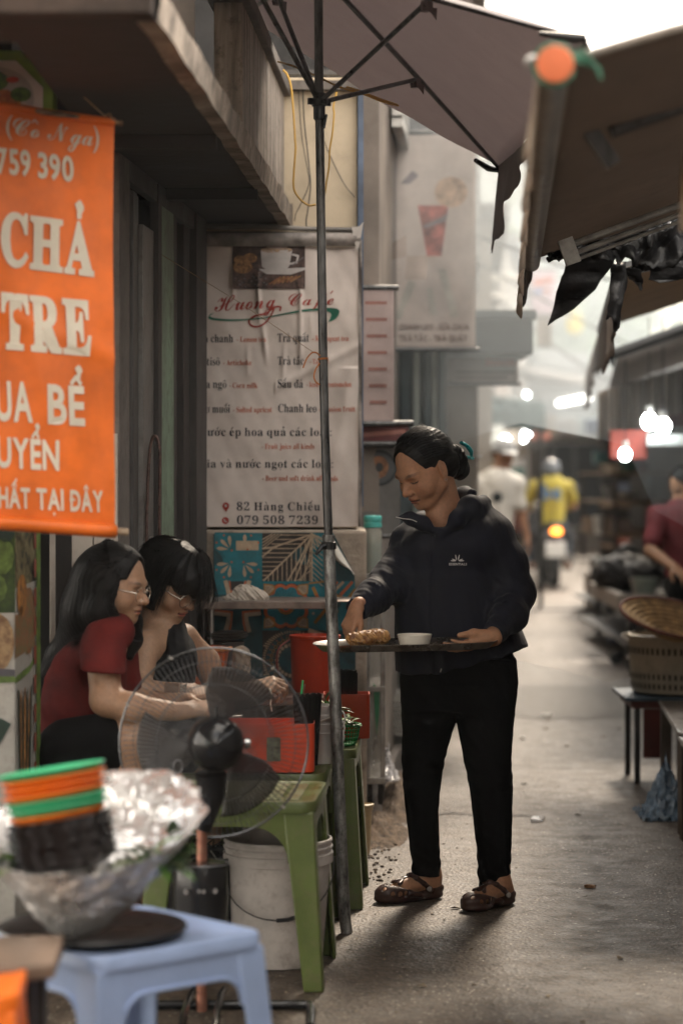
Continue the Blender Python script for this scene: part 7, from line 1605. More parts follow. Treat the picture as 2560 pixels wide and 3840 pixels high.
def hp2(p, d):
    l = np.c_[p, np.ones(len(p))] @ H1i[:3].T; fr = l[:, 1]-(.046+.32*(l[:, 2]-.05)+.25*np.abs(l[:, 0])*(l[:, 2] > .03)); hd = (l[:, 2] > -.16) & (l[:, 2] < .2) & (np.abs(l[:, 0]) < .075)
    d = d+.0008*np.sin(l[:, 0]*500+l[:, 1]*260); return np.where(hd, np.maximum(d, fr*.8), d)
sdf_obj('hair', hh, .0036, HAIR, g1, post=hp2, it=2)
gd = []
for k in range(24):
    a = -1.3+2.6*k/23; s0 = H1 @ Vector((.089*math.sin(a), -.02-.03*math.cos(a*2), .034+.100*math.cos(a))); s1 = H1 @ Vector((.094*math.sin(a), -.085, .0)); e = k/23
    gd.append([s0, s0.lerp(s1, .5)+(H1.to_3x3() @ Vector((0, -.02, .03))), s1, Q(330-30*e, 2290+20*e, 7.08+.08*e), Q(270, 2400, 7.1+.08*e), Q(195-20*e, 2490, 7.12+.08*e), Q(140, 2560+20*e, 7.15+.06*e)])
for k in range(10):
    e = k/9; s0 = H1 @ Vector((.03+.05*e, .045-.03*e, .118-.05*e)); gd.append([s0, H1 @ Vector((.075+.008*e, .035-.04*e, .05)), H1 @ Vector((.092, .02-.045*e, -.03)), Q(440-40*e, 2310, 7.0), Q(400-60*e, 2365, 6.99), Q(340-100*e, 2420, 7.02)])
strands('hair_strands', gd, .0008, HAIRS, g1, jit=.005, per=26, seed=14, kind='stuff')
GLS = mat('glasses_metal', (.62, .57, .50), .25, .8, bump=0)
def glasses(Mh, par, r=.0225, rx=1.12):
    q = MB()
    for s in (1, -1): q.tube([Mh @ Vector((s*.031+r*rx*math.cos(a), .097-abs(math.cos(a))*.0-(abs(s*.031+r*rx*math.cos(a))*.10), -.010+r*math.sin(a))) for a in [k*math.pi/12 for k in range(24)]], .0011, 6, closed=True)
    q.tube([Mh @ Vector((-.008, .099, -.004)), Mh @ Vector((0, .102, -.001)), Mh @ Vector((.008, .099, -.004))], .0012, 6)
    for s in (1, -1): q.tube([Mh @ Vector((s*.056, .092, -.004)), Mh @ Vector((s*.072, .05, -.002)), Mh @ Vector((s*.082, -.005, .004))], .0014, 6)
    q.build('glasses', GLS, par)
glasses(H1, g1)
# ---------------- second seated woman: black top
def Q2(x, y, Y=7.5): return P(x, y, Y)
g2 = thing('person', 'seated woman with short tousled black hair, round glasses and black strappy top, eating', 'person', (-.57, 7.5, 0))
H2 = head_matrix(Q2(645, 2188, 7.52), -56, 28, 0, .97); SK3 = (.37, .23, .15)
b = xf(head_prims(.3), H2)
b += [pc(H2 @ Vector((0, -.035, -.05)), Q2(590, 2395, 7.52), .048, .052, k=.03), pc(Q2(555, 2425, 7.42), Q2(680, 2400, 7.62), .05, .05, k=.04), pc(Q2(604, 2462, 7.5), Q2(585, 2620, 7.5), .083, .09, k=.04), pc(Q2(585, 2620, 7.5), Q2(560, 2820, 7.5), .09, .11, k=.05)]
V1 = Q2(672, 2592, 7.28); V2 = Q2(930, 2588, 7.62)
b += chain([Q2(545, 2425, 7.40), Q2(520, 2590, 7.30), V1], [.044, .036, .024], k=.02)+chain([Q2(690, 2395, 7.62), Q2(770, 2480, 7.66), Q2(822, 2600, 7.66), V2], [.044, .042, .038, .025], k=.02)
b += hand_prims(V1, (.95, .0, -.1), (.0, -.5, .85), -1, [(25, 38, 22)]*4, .05, s=.9)
b += hand_prims(V2, (.93, .0, .22), (-.15, -.55, .82), -1, [(38, 52, 30), (42, 55, 30), (44, 56, 30), (46, 58, 30)], .04, thumb=((.7, .5, -.5), (.9, .1, -.6)), s=.95)
b += chain([Q2(560, 2830, 7.42), Q2(780, 2800, 7.4), Q2(760, 3150, 7.45)], [.08, .06, .04], k=.03)+chain([Q2(570, 2830, 7.6), Q2(800, 2810, 7.66), Q2(780, 3150, 7.66)], [.08, .06, .04], k=.03)
for yy in (7.45, 7.66): kp = Q2(760, 3150, yy); b += [pc(kp, Vector((kp.x+.01, yy, .035)), .04, .034, k=.02), pc(Vector((kp.x+.01, yy, .035)), Vector((kp.x+.15, yy-.02, .028)), .034, .025, k=.02)]
f2 = face_color(H2, SK3, (.42, .12, .10), (.04, .025, .02)); TT = Q2(690, 2592, 7.28)
def col2(V):
    c = f2(V); m = (np.abs(V[:, 0]-Q2(645, 0, 7.28).x) < .022) & (V[:, 1] < 7.36) & (np.abs(V[:, 2]-Q2(0, 2598, 7.28).z) < .03); c[m] = c[m]*.45; return c
sdf_obj('body', b, .0036, SKIN, g2, colf=col2, it=1)
TOP = mat('black_ribbed_top', (.008, .008, .009), .8, var=.2, vscale=10, bump=.3, spec=.3)
tp_ = [pc(Q2(610, 2490, 7.49), Q2(585, 2620, 7.5), .107, .104, k=.03), pc(Q2(585, 2620, 7.5), Q2(560, 2800, 7.5), .098, .118, k=.03), pc(Q2(655, 2368, 7.54), Q2(640, 2470, 7.45), .042, .070, k=.03), pc(Q2(570, 2370, 7.43), Q2(586, 2470, 7.36), .044, .030, k=.02, op='s')]
def tp2(p, d): return d+.002*np.sin(p[:, 0]*260+p[:, 2]*60)+.003*nz(p, 16, 2)
sdf_obj('top', tp_, .004, TOP, g2, post=tp2, it=1)
q = MB(); q.tube(bez([Q2(532, 2378, 7.40), Q2(540, 2440, 7.38), Q2(560, 2500, 7.385), Q2(590, 2545, 7.39)], 5), .0035, 8); q.build('strap', TOP, g2)
sdf_obj('shorts', chain([Q2(550, 2830, 7.42), Q2(690, 2805, 7.4)], [.10, .085], k=.03)+chain([Q2(555, 2835, 7.6), Q2(700, 2815, 7.64)], [.10, .085], k=.03), .005, TRS, g2, it=2)
hh = [pe((0, -.012, .038), (.094, .116, .103), k=.01), pe((0, -.06, -.03), (.078, .06, .06), k=.03), pe((.066, .0, -.03), (.026, .055, .06), k=.02), pe((-.066, .0, -.03), (.026, .055, .06), k=.02), pe((0, .075, .045), (.06, .045, .05), k=.03)]
H2i = np.array(H2.inverted())
def hp3(p, d):
    l = np.c_[p, np.ones(len(p))] @ H2i[:3].T; d = d+.003*nz(l, 30, 3)
    face = np.maximum(.02-l[:, 1], np.maximum(l[:, 2]-(.014+.5*np.abs(l[:, 0])*0-.01*np.sin(l[:, 0]*150)), -(.2+l[:, 2]))); return np.maximum(d, -face)
sdf_obj('hair', xf(hh, H2), .0034, HAIR, g2, post=hp3, it=1)
gd = []; rr_ = random.Random(12)
for k in range(64):
    a = rr_.uniform(-math.pi, math.pi); e = Vector((math.sin(a), math.cos(a), 0)); tp0 = Vector((.034*math.sin(a), .012+.04*math.cos(a), .136)); m1 = Vector((.082*e.x, -.01+.10*e.y, .108)); m2 = Vector((.102*e.x, -.012+.124*e.y, .045)); end = Vector((.102*e.x, -.012+.125*e.y, -.005 if e.y > .5 else -.06+rr_.uniform(-.03, .02))) + Vector((rr_.gauss(0, .008), rr_.gauss(0, .008), rr_.gauss(0, .01)))
    gd.append([H2 @ p for p in bez([tp0, m1, m2, end], 3)])
for (x, y, z) in ((-.02, .125, -.035), (.03, .13, -.02), (.0, .135, -.045), (-.05, .12, -.05)): gd.append([H2 @ p for p in bez([(x*.5, .09, .11), (x*.8, .128, .06), (x, .142, .01), (x*1.1, y, z)], 3)])
strands('hair_strands', gd, .0009, HAIRS, g2, jit=.006, per=16, seed=15, kind='stuff')
glasses(H2, g2, .023, 1.05)
wc = Q2(688, 2592, 7.28); q = MB(); ax_ = Vector((1, 0, -.08)).normalized(); u_ = Vector((0, 1, 0)); v_ = ax_.cross(u_)
for t in (-.008, .008): q.tube([wc+ax_*t+(u_*math.cos(a)+v_*math.sin(a))*.0275 for a in [k*math.pi/10 for k in range(20)]], .0018, 6, closed=True)
q.box(wc+Vector((.0, -.027, .012)), (.018, .004, .02)); q.build('wrist_watch', mat('watch_metal', (.35, .34, .32), .25, .8, bump=0), g2)
nd = Q2(1010, 2590, 7.60); q = MB(); q.tube(bez([Q2(1012, 2580, 7.58), Q2(1018, 2610, 7.57), Q2(1014, 2640, 7.57), Q2(1020, 2668, 7.57)], 5), .0028, 6, flat=.5); q.build('noodle', mat('white_noodle', (.6, .55, .45), .5, bump=0), loc=nd, label='pale noodle dangling from the second seated woman\'s raised hand', cat='noodle')
# stools under the seated women
copy_tree(t1, (-.83, 7.13, 0), R(3), scale=(.72, .72, .86), label='green plastic stool under the woman in the dark red shirt', group='plastic stools under the seated women')
copy_tree(t1, (-.66, 7.55, 0), R(6), scale=(.66, .66, .86), label='green plastic stool under the woman in the black top', group='plastic stools under the seated women')
# ------------------------------------------------------------------ the alley behind: left side
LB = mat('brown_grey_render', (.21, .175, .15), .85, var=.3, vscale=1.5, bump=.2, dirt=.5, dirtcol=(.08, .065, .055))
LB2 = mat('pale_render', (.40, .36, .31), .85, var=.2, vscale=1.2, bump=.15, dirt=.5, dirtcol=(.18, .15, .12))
TEALD = mat('dark_teal_metal', (.045, .065, .07), .6, .2, var=.25)
WIN = mat('dark_window_glass', (.02, .025, .03), .15, bump=0, var=.2)
def house(label, x0, x1, y0, y1, h, m, windows=(), roof=True, name='shophouse', extra=None, slant=0):
    t = thing(name, label, 'house', ((x0+x1)/2, (y0+y1)/2, 0))
    q = MB(); q.hexa([(x0, y0, 0), (x1, y0, 0), (x1+slant, y1, 0), (x0, y1, 0)], [(x0, y0, h), (x1, y0, h), (x1+slant, y1, h), (x0, y1, h)]); q.build('wall', m, t, smooth=False)
    if roof: q = MB(); q.hexa([(x0-.1, y0-.12, h), (x1+.14, y0-.12, h), (x1+slant+.14, y1, h), (x0, y1, h)], [(x0-.1, y0-.12, h+.12), (x1+.14, y0-.12, h+.12), (x1+slant+.14, y1, h+.12), (x0, y1, h+.12)]); q.build('roof', CONC, t, smooth=False)
    for (u, z, w, hh, side) in windows:                      # side 'f' faces the camera, 's' faces the alley
        if side == 'f': a = Vector((x0+u, y0-.012, z)); ex = Vector((w, 0, 0)); nn = Vector((0, -1, 0))
        else: d = Vector((x1+slant-x1, y1-y0, 0)).normalized(); a = Vector((x1, y0, z))+d*u+Vector((.012, 0, 0)); ex = d*w; nn = Vector((1, 0, 0))
        q = MB(); fr = .05
        for p0, e, z0, z1 in ((a, ex, z-fr, z+.002), (a, ex, z+hh, z+hh+fr), (a, ex.normalized()*fr, z-.01, z+hh+.01), (a+ex-ex.normalized()*fr, ex.normalized()*fr, z-.01, z+hh+.01)): q.hexa([p0.xy.to_3d()+Vector((0, 0, z0)), (p0+e).xy.to_3d()+Vector((0, 0, z0)), (p0+e+nn*.05).xy.to_3d()+Vector((0, 0, z0)), (p0+nn*.05).xy.to_3d()+Vector((0, 0, z0))], [p0.xy.to_3d()+Vector((0, 0, z1)), (p0+e).xy.to_3d()+Vector((0, 0, z1)), (p0+e+nn*.05).xy.to_3d()+Vector((0, 0, z1)), (p0+nn*.05).xy.to_3d()+Vector((0, 0, z1))])
        wf = q.build('window_frame', ALU, t, smooth=False)
        q = MB(); q.add([a, a+ex, a+ex+Vector((0, 0, hh)), a+Vector((0, 0, hh))], [(0, 1, 2, 3)]); q.build('window_pane', WIN, wf, smooth=False)
    return t
house('brown-grey shophouse just past the beige side wall, with a dark upper storey', -3, .16, 10.3, 12.35, 6.2, LB, [(1.0, 3.1, .8, 1.1, 's')], slant=.13)
h2 = house('tall grey shophouse behind the hanging drinks banners', -3, .50, 12.6, 14.2, 6.0, mat('blue_grey_render', (.16, .165, .17), .85, var=.3, dirt=.4), [(.4, 3.2, .7, 1.0, 's')], slant=.12)
h3 = house('third shophouse on the left with teal awning box, seen through smoke', -3, .82, 15.2, 19.8, 5.2, LB, [(1.0, 2.9, 1.0, 1.2, 's'), (2.8, 2.9, 1.0, 1.2, 's')], slant=.22)
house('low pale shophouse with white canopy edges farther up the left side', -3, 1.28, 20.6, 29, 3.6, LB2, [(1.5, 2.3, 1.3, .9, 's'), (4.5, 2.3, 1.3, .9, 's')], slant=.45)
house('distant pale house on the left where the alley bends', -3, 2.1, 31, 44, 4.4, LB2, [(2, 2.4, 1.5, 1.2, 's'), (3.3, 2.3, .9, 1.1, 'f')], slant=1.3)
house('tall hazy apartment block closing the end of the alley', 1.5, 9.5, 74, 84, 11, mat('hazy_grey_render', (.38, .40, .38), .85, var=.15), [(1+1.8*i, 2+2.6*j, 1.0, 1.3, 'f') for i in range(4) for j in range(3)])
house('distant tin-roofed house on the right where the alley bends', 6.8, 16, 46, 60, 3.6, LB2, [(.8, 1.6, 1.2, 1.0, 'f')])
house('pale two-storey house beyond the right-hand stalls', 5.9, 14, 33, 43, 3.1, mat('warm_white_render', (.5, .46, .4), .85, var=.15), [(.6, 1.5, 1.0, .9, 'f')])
# pillar facing the camera and doorway frames
q = MB(); q.box2((P(1662, 0, 14).x, 14.25, 0), (P(1802, 0, 14).x, 14.6, 2.15)); q.build('house_pillar', LB2, h2, smooth=False, bevel=.01)
for a, b, m, Y in ((1500, 1535, TEALD, 12.5), (1548, 1572, mat('pale_green_frame', (.26, .29, .26), .6, var=.2), 12.5), (1590, 1612, TEALD, 12.5), (1618, 1640, mat('pale_green_frame'), 12.55), (1644, 1660, TEALD, 12.5)):
    q = MB(); q.box2((P(a, 0, Y).x, Y-.02, .12), (P(b, 0, Y).x, Y+.05, 2.12)); q.build('door_frame', m, h2, smooth=False, bevel=.004)
q = MB(); q.box2((P(1478, 0, 12.6).x, 12.58, .1), (P(1668, 0, 12.6).x, 12.62, 2.12)); q.build('folding_door', mat('dark_green_door', (.05, .065, .058), .6, var=.3), h2, smooth=False)
q = MB(); q.box2((P(1480, 0, 14.1).x, 13.4, P(0, 1328, 13.4).z), (P(1998, 0, 13.4).x, 14.2, P(0, 1200, 13.4).z)); q.box2((P(1700, 0, 13.3).x, 13.3, P(0, 1200, 13.4).z), (P(2012, 0, 13.3).x, 14.2, P(0, 1165, 13.4).z)); q.build('awning_box', mat('slate_awning_box', (.055, .07, .075), .7, var=.25, dirt=.3), h2, smooth=False, bevel=.01)
# hanging banners
def hang(label, px0, py0, px1, py1, Y, m, shapes, mats, txt=(), bow=.01, seed=0):
    t = thing('hanging_banner', label, 'banner', P((px0+px1)/2, py0, Y)); s = Y/FPX
    S = lambda a, b, l: P(px0, py0, Y)+Vector((a, -l-bow*hnoise(a*5+seed, b*4), b))
    q = MB(); W, H = (px1-px0)*s, (py1-py0)*s; q.grid(lambda u, v: S(u*W, -H*v, 0), 20, 40); q.build('banner_sheet', m, t, angle=180, solid=.002)
    for zz in (.004, -H): q = MB(); q.tube([S(-.02, zz, 0), S(W+.02, zz, 0)], .012, 8); q.build('banner_rod', GALVD, t)
    pr = PPrint(S, lambda x, y: ((x-px0)*s, -(y-py0)*s), s)
    for pts, mi in shapes:
        if len(shapes) == 7: pr.mb = MB()
        pr.p(pts, mi); pr.up(.0005)
        if len(shapes) == 7: pr.mb.build('printed_line', mats, t, smooth=False); pr.mb = MB()
    for (tx, x0, y, x1, cap, mi) in txt: pr.t(tx, x0, y, x1, y, cap, mi, 'bold', .08)
    pr.build('banner_print', mats, t)
    return t
DV = mat('dusty_white_banner', (.48, .415, .375), .7, var=.18, vscale=3, dirt=.3, dirtcol=(.3, .25, .22))
hang('tall dusty white banner with a red iced drink picture and two lines of lettering', 1470, 500, 1782, 1310, 12.1, DV,
     [([(1565, 770), (1680, 770), (1655, 960), (1600, 960)], 0), (blob2(1690, 720, 62, 58, 16), 1), ([(1500, 690), (1545, 640), (1570, 660), (1535, 690)], 2), ([(1580, 850), (1680, 800), (1670, 830), (1600, 856)], 2),
      ([(1530, 1050), (1560, 1060), (1500, 1200), (1480, 1190)], 3), ([(1640, 1010), (1670, 1010), (1720, 1190), (1690, 1190)], 3), ([(1600, 1080), (1620, 1080), (1640, 1180), (1610, 1180)], 3)],
     [mat('red_drink_print', (.36, .12, .10), .7, var=.5, vscale=14, bump=0), mat('peach_print', (.44, .31, .22), .7, var=.3, vscale=20, bump=0), mat('faint_slate', (.2, .17, .18), .7, bump=0), mat('grey_green_print', (.38, .36, .32), .7, bump=0), mat('dusty_pink_print', (.40, .33, .31), .7, var=.3, vscale=14, bump=0), mat('brown_ink', (.13, .08, .06), .7, bump=0)],
     [('CHANH LEO - SỮA CHUA', 1496, 1236, 1760, 20, 5), ('TRÀ TẮC - TRÀ QUẤT', 1496, 1280, 1752, 22, 5)], seed=3)
hang('pinkish drinks banner half hidden behind the tall dusty one', 1352, 1082, 1476, 1588, 10.2, mat('pinkish_banner', (.36, .28, .26), .7, var=.2, vscale=3, dirt=.3, dirtcol=(.22, .16, .15)), [([(1368+3*k, 1130+62*k), (1450, 1130+62*k), (1450, 1142+62*k), (1368+3*k, 1142+62*k)], 0) for k in range(7)], [mat('faded_red_ink', (.26, .12, .10), .7, bump=0)], seed=5)
hang('wine-red sign strip with pale lines below the pinkish banner', 1352, 1590, 1532, 1664, 10.25, mat('wine_red_sign', (.12, .03, .03), .6, var=.3), [([(1362, 1622), (1520, 1610), (1520, 1626), (1362, 1638)], 0)], [mat('faded_salmon', (.34, .15, .12), .7, bump=0)], seed=6)
hang('grey poster with a dark ring round an orange-brown disc', 1352, 1672, 1500, 2010, 10.3, mat('grey_poster', (.12, .115, .11), .7, var=.3, vscale=4, dirt=.3), [(blob2(1420, 1755, 68, 68, 28), 0), (blob2(1420, 1755, 58, 58, 28), 1), (blob2(1420, 1752, 36, 42, 24), 2), (blob2(1422, 1752, 14, 18, 12), 0)], [mat('ring_black', (.025, .028, .03), .7, bump=0), mat('ring_slate', (.07, .075, .08), .7, bump=0), mat('roast_orange_print', (.24, .11, .055), .7, var=.4, vscale=30, bump=0)], seed=7)
hang('cream shop sign with orange lettering under the teal awning box', 1690, 1338, 1942, 1440, 13.9, mat('cream_sign', (.46, .40, .36), .7, var=.15), [([(1820, 1346), (1930, 1346), (1930, 1372), (1820, 1372)], 0), ([(1706, 1392), (1930, 1392), (1930, 1400), (1706, 1400)], 1), ([(1706, 1412), (1900, 1412), (1900, 1420), (1706, 1420)], 1)], [mat('orange_sign_ink', (.6, .18, .07), .7, bump=0), mat('brown_ink')], seed=8)
hang('pink and white street sign with blue and red lines hanging over the alley', 1990, 1012, 2082, 1180, 24, mat('pale_pink_sign', (.62, .50, .55), .7, var=.1), [([(2000, 1048), (2072, 1034), (2072, 1062), (2000, 1076)], 0), ([(2002, 1086), (2030, 1084), (2030, 1100), (2002, 1102)], 1), ([(2036, 1084), (2062, 1082), (2062, 1098), (2036, 1100)], 0)], [mat('coral_ink', (.55, .2, .15), .7, bump=0), mat('blue_ink', (.1, .2, .45), .7, bump=0)], seed=9)
hang('brown cloth hanging below the pink street sign', 2010, 1190, 2068, 1300, 23, mat('tan_cloth', (.28, .23, .18), .85, var=.3), [], [], seed=10)
# bright canopy edges over the left side in the distance
def ledge(label, px0, px1, py, Y, th, m, dy=0, dep=1.2):
    a, b = P(px0, py, Y), P(px1, py+dy, Y); q = MB(); q.hexa([a, b, b+Vector((0, dep, .1)), a+Vector((0, dep, .1))], [a+Vector((0, 0, th)), b+Vector((0, 0, th)), b+Vector((0, dep, .1+th)), a+Vector((0, dep, .1+th))]); q.build('canopy', m, loc=a, smooth=False, bevel=.01, label=label, cat='canopy')
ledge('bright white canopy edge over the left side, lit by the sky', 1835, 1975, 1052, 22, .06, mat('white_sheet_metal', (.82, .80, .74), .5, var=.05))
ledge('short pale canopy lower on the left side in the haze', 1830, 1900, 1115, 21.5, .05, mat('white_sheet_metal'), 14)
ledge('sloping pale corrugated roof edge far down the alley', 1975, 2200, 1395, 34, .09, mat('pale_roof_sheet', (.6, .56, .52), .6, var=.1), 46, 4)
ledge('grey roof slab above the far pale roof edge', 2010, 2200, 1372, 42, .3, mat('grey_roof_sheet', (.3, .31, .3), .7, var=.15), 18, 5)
ledge('dark canopy box over the alley behind the torn plastic', 1982, 2066, 985, 22, .26, TEALD, -20, .8)
# trees seen in the haze at the end of the alley
BARK = mat('bark', (.10, .075, .055), .9, var=.4)
def tree(label, px, Y, z0, rr, h, seed, n=1500, cx=0):
    c = P(px, 1775, Y); t = thing('leafy_tree', label, 'tree', (c.x, Y, 0), 'trees at the far end of the alley'); rd = random.Random(seed)
    q = MB(); q.tube([(c.x, Y, 0), (c.x+.1, Y, z0*.6), (c.x+.25, Y, z0+h*.5)], [.22, .17, .08], 8)
    for k in range(6): a = rd.uniform(0, 6.28); q.tube([(c.x+.1, Y, z0*.7+k*.15), (c.x+math.cos(a)*rr*.5, Y+math.sin(a)*rr*.5, z0+h*.4), (c.x+math.cos(a)*rr*.8, Y+math.sin(a)*rr*.8, z0+h*.6)], [.08, .05, .02], 6)
    q.build('trunk', BARK, t)
    q = MB(); cl = [(rd.gauss(0, .45), rd.gauss(0, .45), rd.uniform(0, 1)) for _ in range(16)]
    for _ in range(n):
        k = rd.choice(cl); p = Vector((c.x+rr*(k[0]+rd.gauss(0, .2)), Y+rr*(k[1]+rd.gauss(0, .2)), z0+h*(k[2]*.8+rd.gauss(0, .1)))); s = rd.uniform(.08, .2)
        d = Vector((rd.gauss(0, 1), rd.gauss(0, 1), rd.gauss(0, .6))).normalized(); e = d.orthogonal().normalized()*s; q.add([p-e, p+d*s*.6, p+e, p-d*s*.6], [(0, 1, 2, 3)])
    q.build('crown', mat('tree_leaf_'+('a' if seed % 2 else 'b'), (.07, .12, .035) if seed % 2 else (.05, .09, .035), .6, var=.5, vscale=2, bump=0), t, smooth=False, kind='stuff')
tree('large hazy green tree rising behind the roofs at the end of the alley', 2200, 52, 3.0, 2.2, 4.2, 1, 2600)
tree('smaller dark green tree left of the large one at the alley end', 2040, 58, 2.2, 1.8, 3.4, 2, 1800)
q = MB(); q.sphere(P(2152, 1212, 34), (.13, .05, .17)); q.tube([P(2152, 1170, 34), P(2152, 1120, 34)], .01, 6); q.build('yellow_lantern', mat('yellow_lantern_paper', (.75, .62, .08), .6, bump=0), loc=P(2152, 1212, 34), label='small yellow lantern hanging against the green haze', cat='lantern')

# ------------------------------------------------------------------ right side stalls
def stall(label, x0, x1, y0, y1, z, m, legm=None, group='steel market tables down the right side', leg=.02, shelf=None, slant=0.0):
    t = thing('market_table', label, 'table', ((x0+x1)/2, (y0+y1)/2, 0), group); q = MB(); q.hexa([(x0, y0, z-.03), (x1, y0, z-.03), (x1+slant, y1, z-.03), (x0+slant, y1, z-.03)], [(x0, y0, z), (x1, y0, z), (x1+slant, y1, z), (x0+slant, y1, z)]); q.build('table_top', m, t, smooth=False, bevel=.004)
    q = MB(); 
    for a, b, c_, d_ in ((x0, y0, x1, y0), (x0, y0, x0+slant, y1)): q.tube([(a, b-.003, z-.006), (c_, d_, z-.006)], .009, 6)
    q.build('rim', STEEL, t)
    for x, y in ((x0+leg, y0+leg), (x1-leg, y0+leg), (x0+slant+leg, y1-leg), (x1+slant-leg, y1-leg)): q = MB(); q.box2((x-leg, y-leg, 0), (x+leg, y+leg, z-.031)); q.build('leg', legm or GALVD, t, smooth=False)
    if shelf: q = MB(); q.box2((x0+.02, y0+.02, shelf), (x1-.02, y1-.02, shelf+.02)); q.build('shelf', legm or GALVD, t, smooth=False)
    return t
TT_ = mat('scratched_table_top', (.22, .19, .165), .35, .55, var=.35, vscale=9, stretch=(1, 4, 1), bump=.1, dirt=.5)
stall('low metal market table at the right edge, second from the front', 1.335, 2.3, 9.57, 10.9, .405, TT_, mat('brown_table_leg', (.15, .12, .095), .6, .3, var=.3), leg=.022, slant=.10)
stall('nearest metal market table, just entering the frame at the right edge', 1.27, 2.3, 8.4, 9.45, .40, TT_, mat('brown_table_leg'), leg=.022, slant=.05)
bag = film('blue plastic bag slumped under the low metal table at the right', Vector((P(2500, 0, 10.1).x, 10.1, .0)), .12, .18, .17, mat('blue_bag_film', (.10, .15, .21), .25, var=.4, vscale=20, bump=1, bscale=25, bdist=.01), 12)
rs = thing('red_stool', 'dark red stool with a blue rim carrying the pale lattice basket', 'stool', (P(2470, 0, 11.2).x, 11.35, 0)); rx0, rx1, rz = P(2365, 0, 11.1).x, P(2500, 0, 11.1).x+.1, .385
DR = mat('dark_red_plastic2', (.10, .018, .014), .5, var=.25, dirt=.3)
q = MB(); q.box2((rx0, 11.1, rz-.035), (rx1, 11.55, rz)); q.build('seat', DR, rs, smooth=False, bevel=.008)
for x in (rx0+.02, rx1-.05):
    for y in (11.13, 11.5): q = MB(); q.box2((x, y, 0), (x+.025, y+.025, rz-.036)); q.build('leg', DARKM, rs, smooth=False)
q = MB(); q.box2((rx0+.06, 11.12, .12), (rx1-.1, 11.15, rz-.04)); q.build('panel', DR, rs, smooth=False)
q = MB(); q.box2((rx0-.03, 11.08, rz+.001), (rx1, 11.6, rz+.016)); q.build('blue_board', mat('blue_board', (.05, .08, .11), .5, var=.2), loc=(rx0, 11.1, rz), smooth=False, bevel=.003, label='thin blue board lying on the dark red stool', cat='board')
bkc = Vector((P(2362, 0, 11.25).x+.27, 11.35, rz+.017))
lb = thing('lattice_basket', 'large pale lattice plastic basket on the red stool under the cone hat', 'basket', bkc); LBM = mat('grey_cream_basket', (.50, .45, .35), .55, var=.15, vscale=4, dirt=.5, dirtcol=(.12, .09, .06))
q = MB(); q.lathe([(0, .002), (.235, .002), (.25, .01), (.27, .255), (.285, .262), (.285, .275), (.262, .278), (.24, .015), (0, .012)], bkc, 48); q.build('basket_wall', LBM, lb, angle=40)
q = MB()
for k in range(60):
    a = 2*math.pi*k/60
    for z0, z1 in ((.03, .055), (.075, .10), (.19, .22)):
        r0 = .251+.02*z0/.25; d = Vector((math.cos(a), math.sin(a), 0)); s_ = Vector((-math.sin(a), math.cos(a), 0))*.006; p = bkc+d*(r0+.003); q.add([p-s_+Vector((0, 0, z0)), p+s_+Vector((0, 0, z0)), p+d*.003+s_+Vector((0, 0, z1)), p+d*.003-s_+Vector((0, 0, z1))], [(0, 1, 2, 3)])
q.build('lattice_slots', mat('dark_hole'), lb, kind='stuff', smooth=False)
q = MB(); hx = bkc+Vector((-.275, -.05, .25)); q.tube(bez([hx+Vector((0, 0, .03)), hx+Vector((-.03, -.01, .022)), hx+Vector((0, -.03, .0))], 4), .007, 8); q.sphere(bkc+Vector((-.278, -.06, .17)), (.008, .008, .012)); q.build('handle_clip', SKYW, lb)
# woven conical hat lying tilted on the basket
ch = thing('conical_hat', 'woven conical straw hat lying tilted upside down on the pale basket', 'hat', bkc+Vector((0, 0, .3)))
HMx = Matrix.Translation(P(2528, 2330, 11.15)) @ (Matrix.Rotation(R(11), 4, 'Y') @ Matrix.Rotation(R(16), 4, 'X'))
STRAW = mat('woven_straw', (.56, .38, .19), .75, var=.35, vscale=25, bump=.4, dirt=.4, dirtcol=(.13, .08, .04)); STR2 = mat('woven_straw_dark', (.33, .21, .10), .8, var=.3, vscale=25, bump=.3)
q = MB(); q.lathe([(.0, -.10), (.09, -.06), (.18, -.02), (.255, .015), (.262, .012), (.18, -.028), (.09, -.068), (0, -.108)], (0, 0, 0), 48); q.v = [tuple(HMx @ Vector(v)) for v in q.v]; q.build('straw_body', STRAW, ch, angle=60)
for k in range(9):
    r = .035+.025*k; z0 = np.interp(r, [0, .09, .18, .255], [-.10, -.06, -.02, .015]); q = MB(); q.tube([HMx @ Vector((r*math.cos(a), r*math.sin(a), z0+.003)) for a in [j*math.pi/20 for j in range(40)]], .0035, 5, closed=True); q.build('woven_ring', STR2, ch)
q = MB(); q.tube([HMx @ Vector((.258*math.cos(a), .258*math.sin(a), .014)) for a in [j*math.pi/24 for j in range(48)]], .009, 8, closed=True); q.build('hat_rim', mat('red_brown_rim', (.16, .05, .03), .7, var=.3), ch)
q = MB(); q.lathe([(0, -.0985), (.03, -.086)], (0, 0, 0), 12); q.v = [tuple(HMx @ Vector(v)+Vector((0, -.003, .003))) for v in q.v]; q.build('red_mark', mat('red_stain', (.35, .06, .04), .7, bump=0), ch)
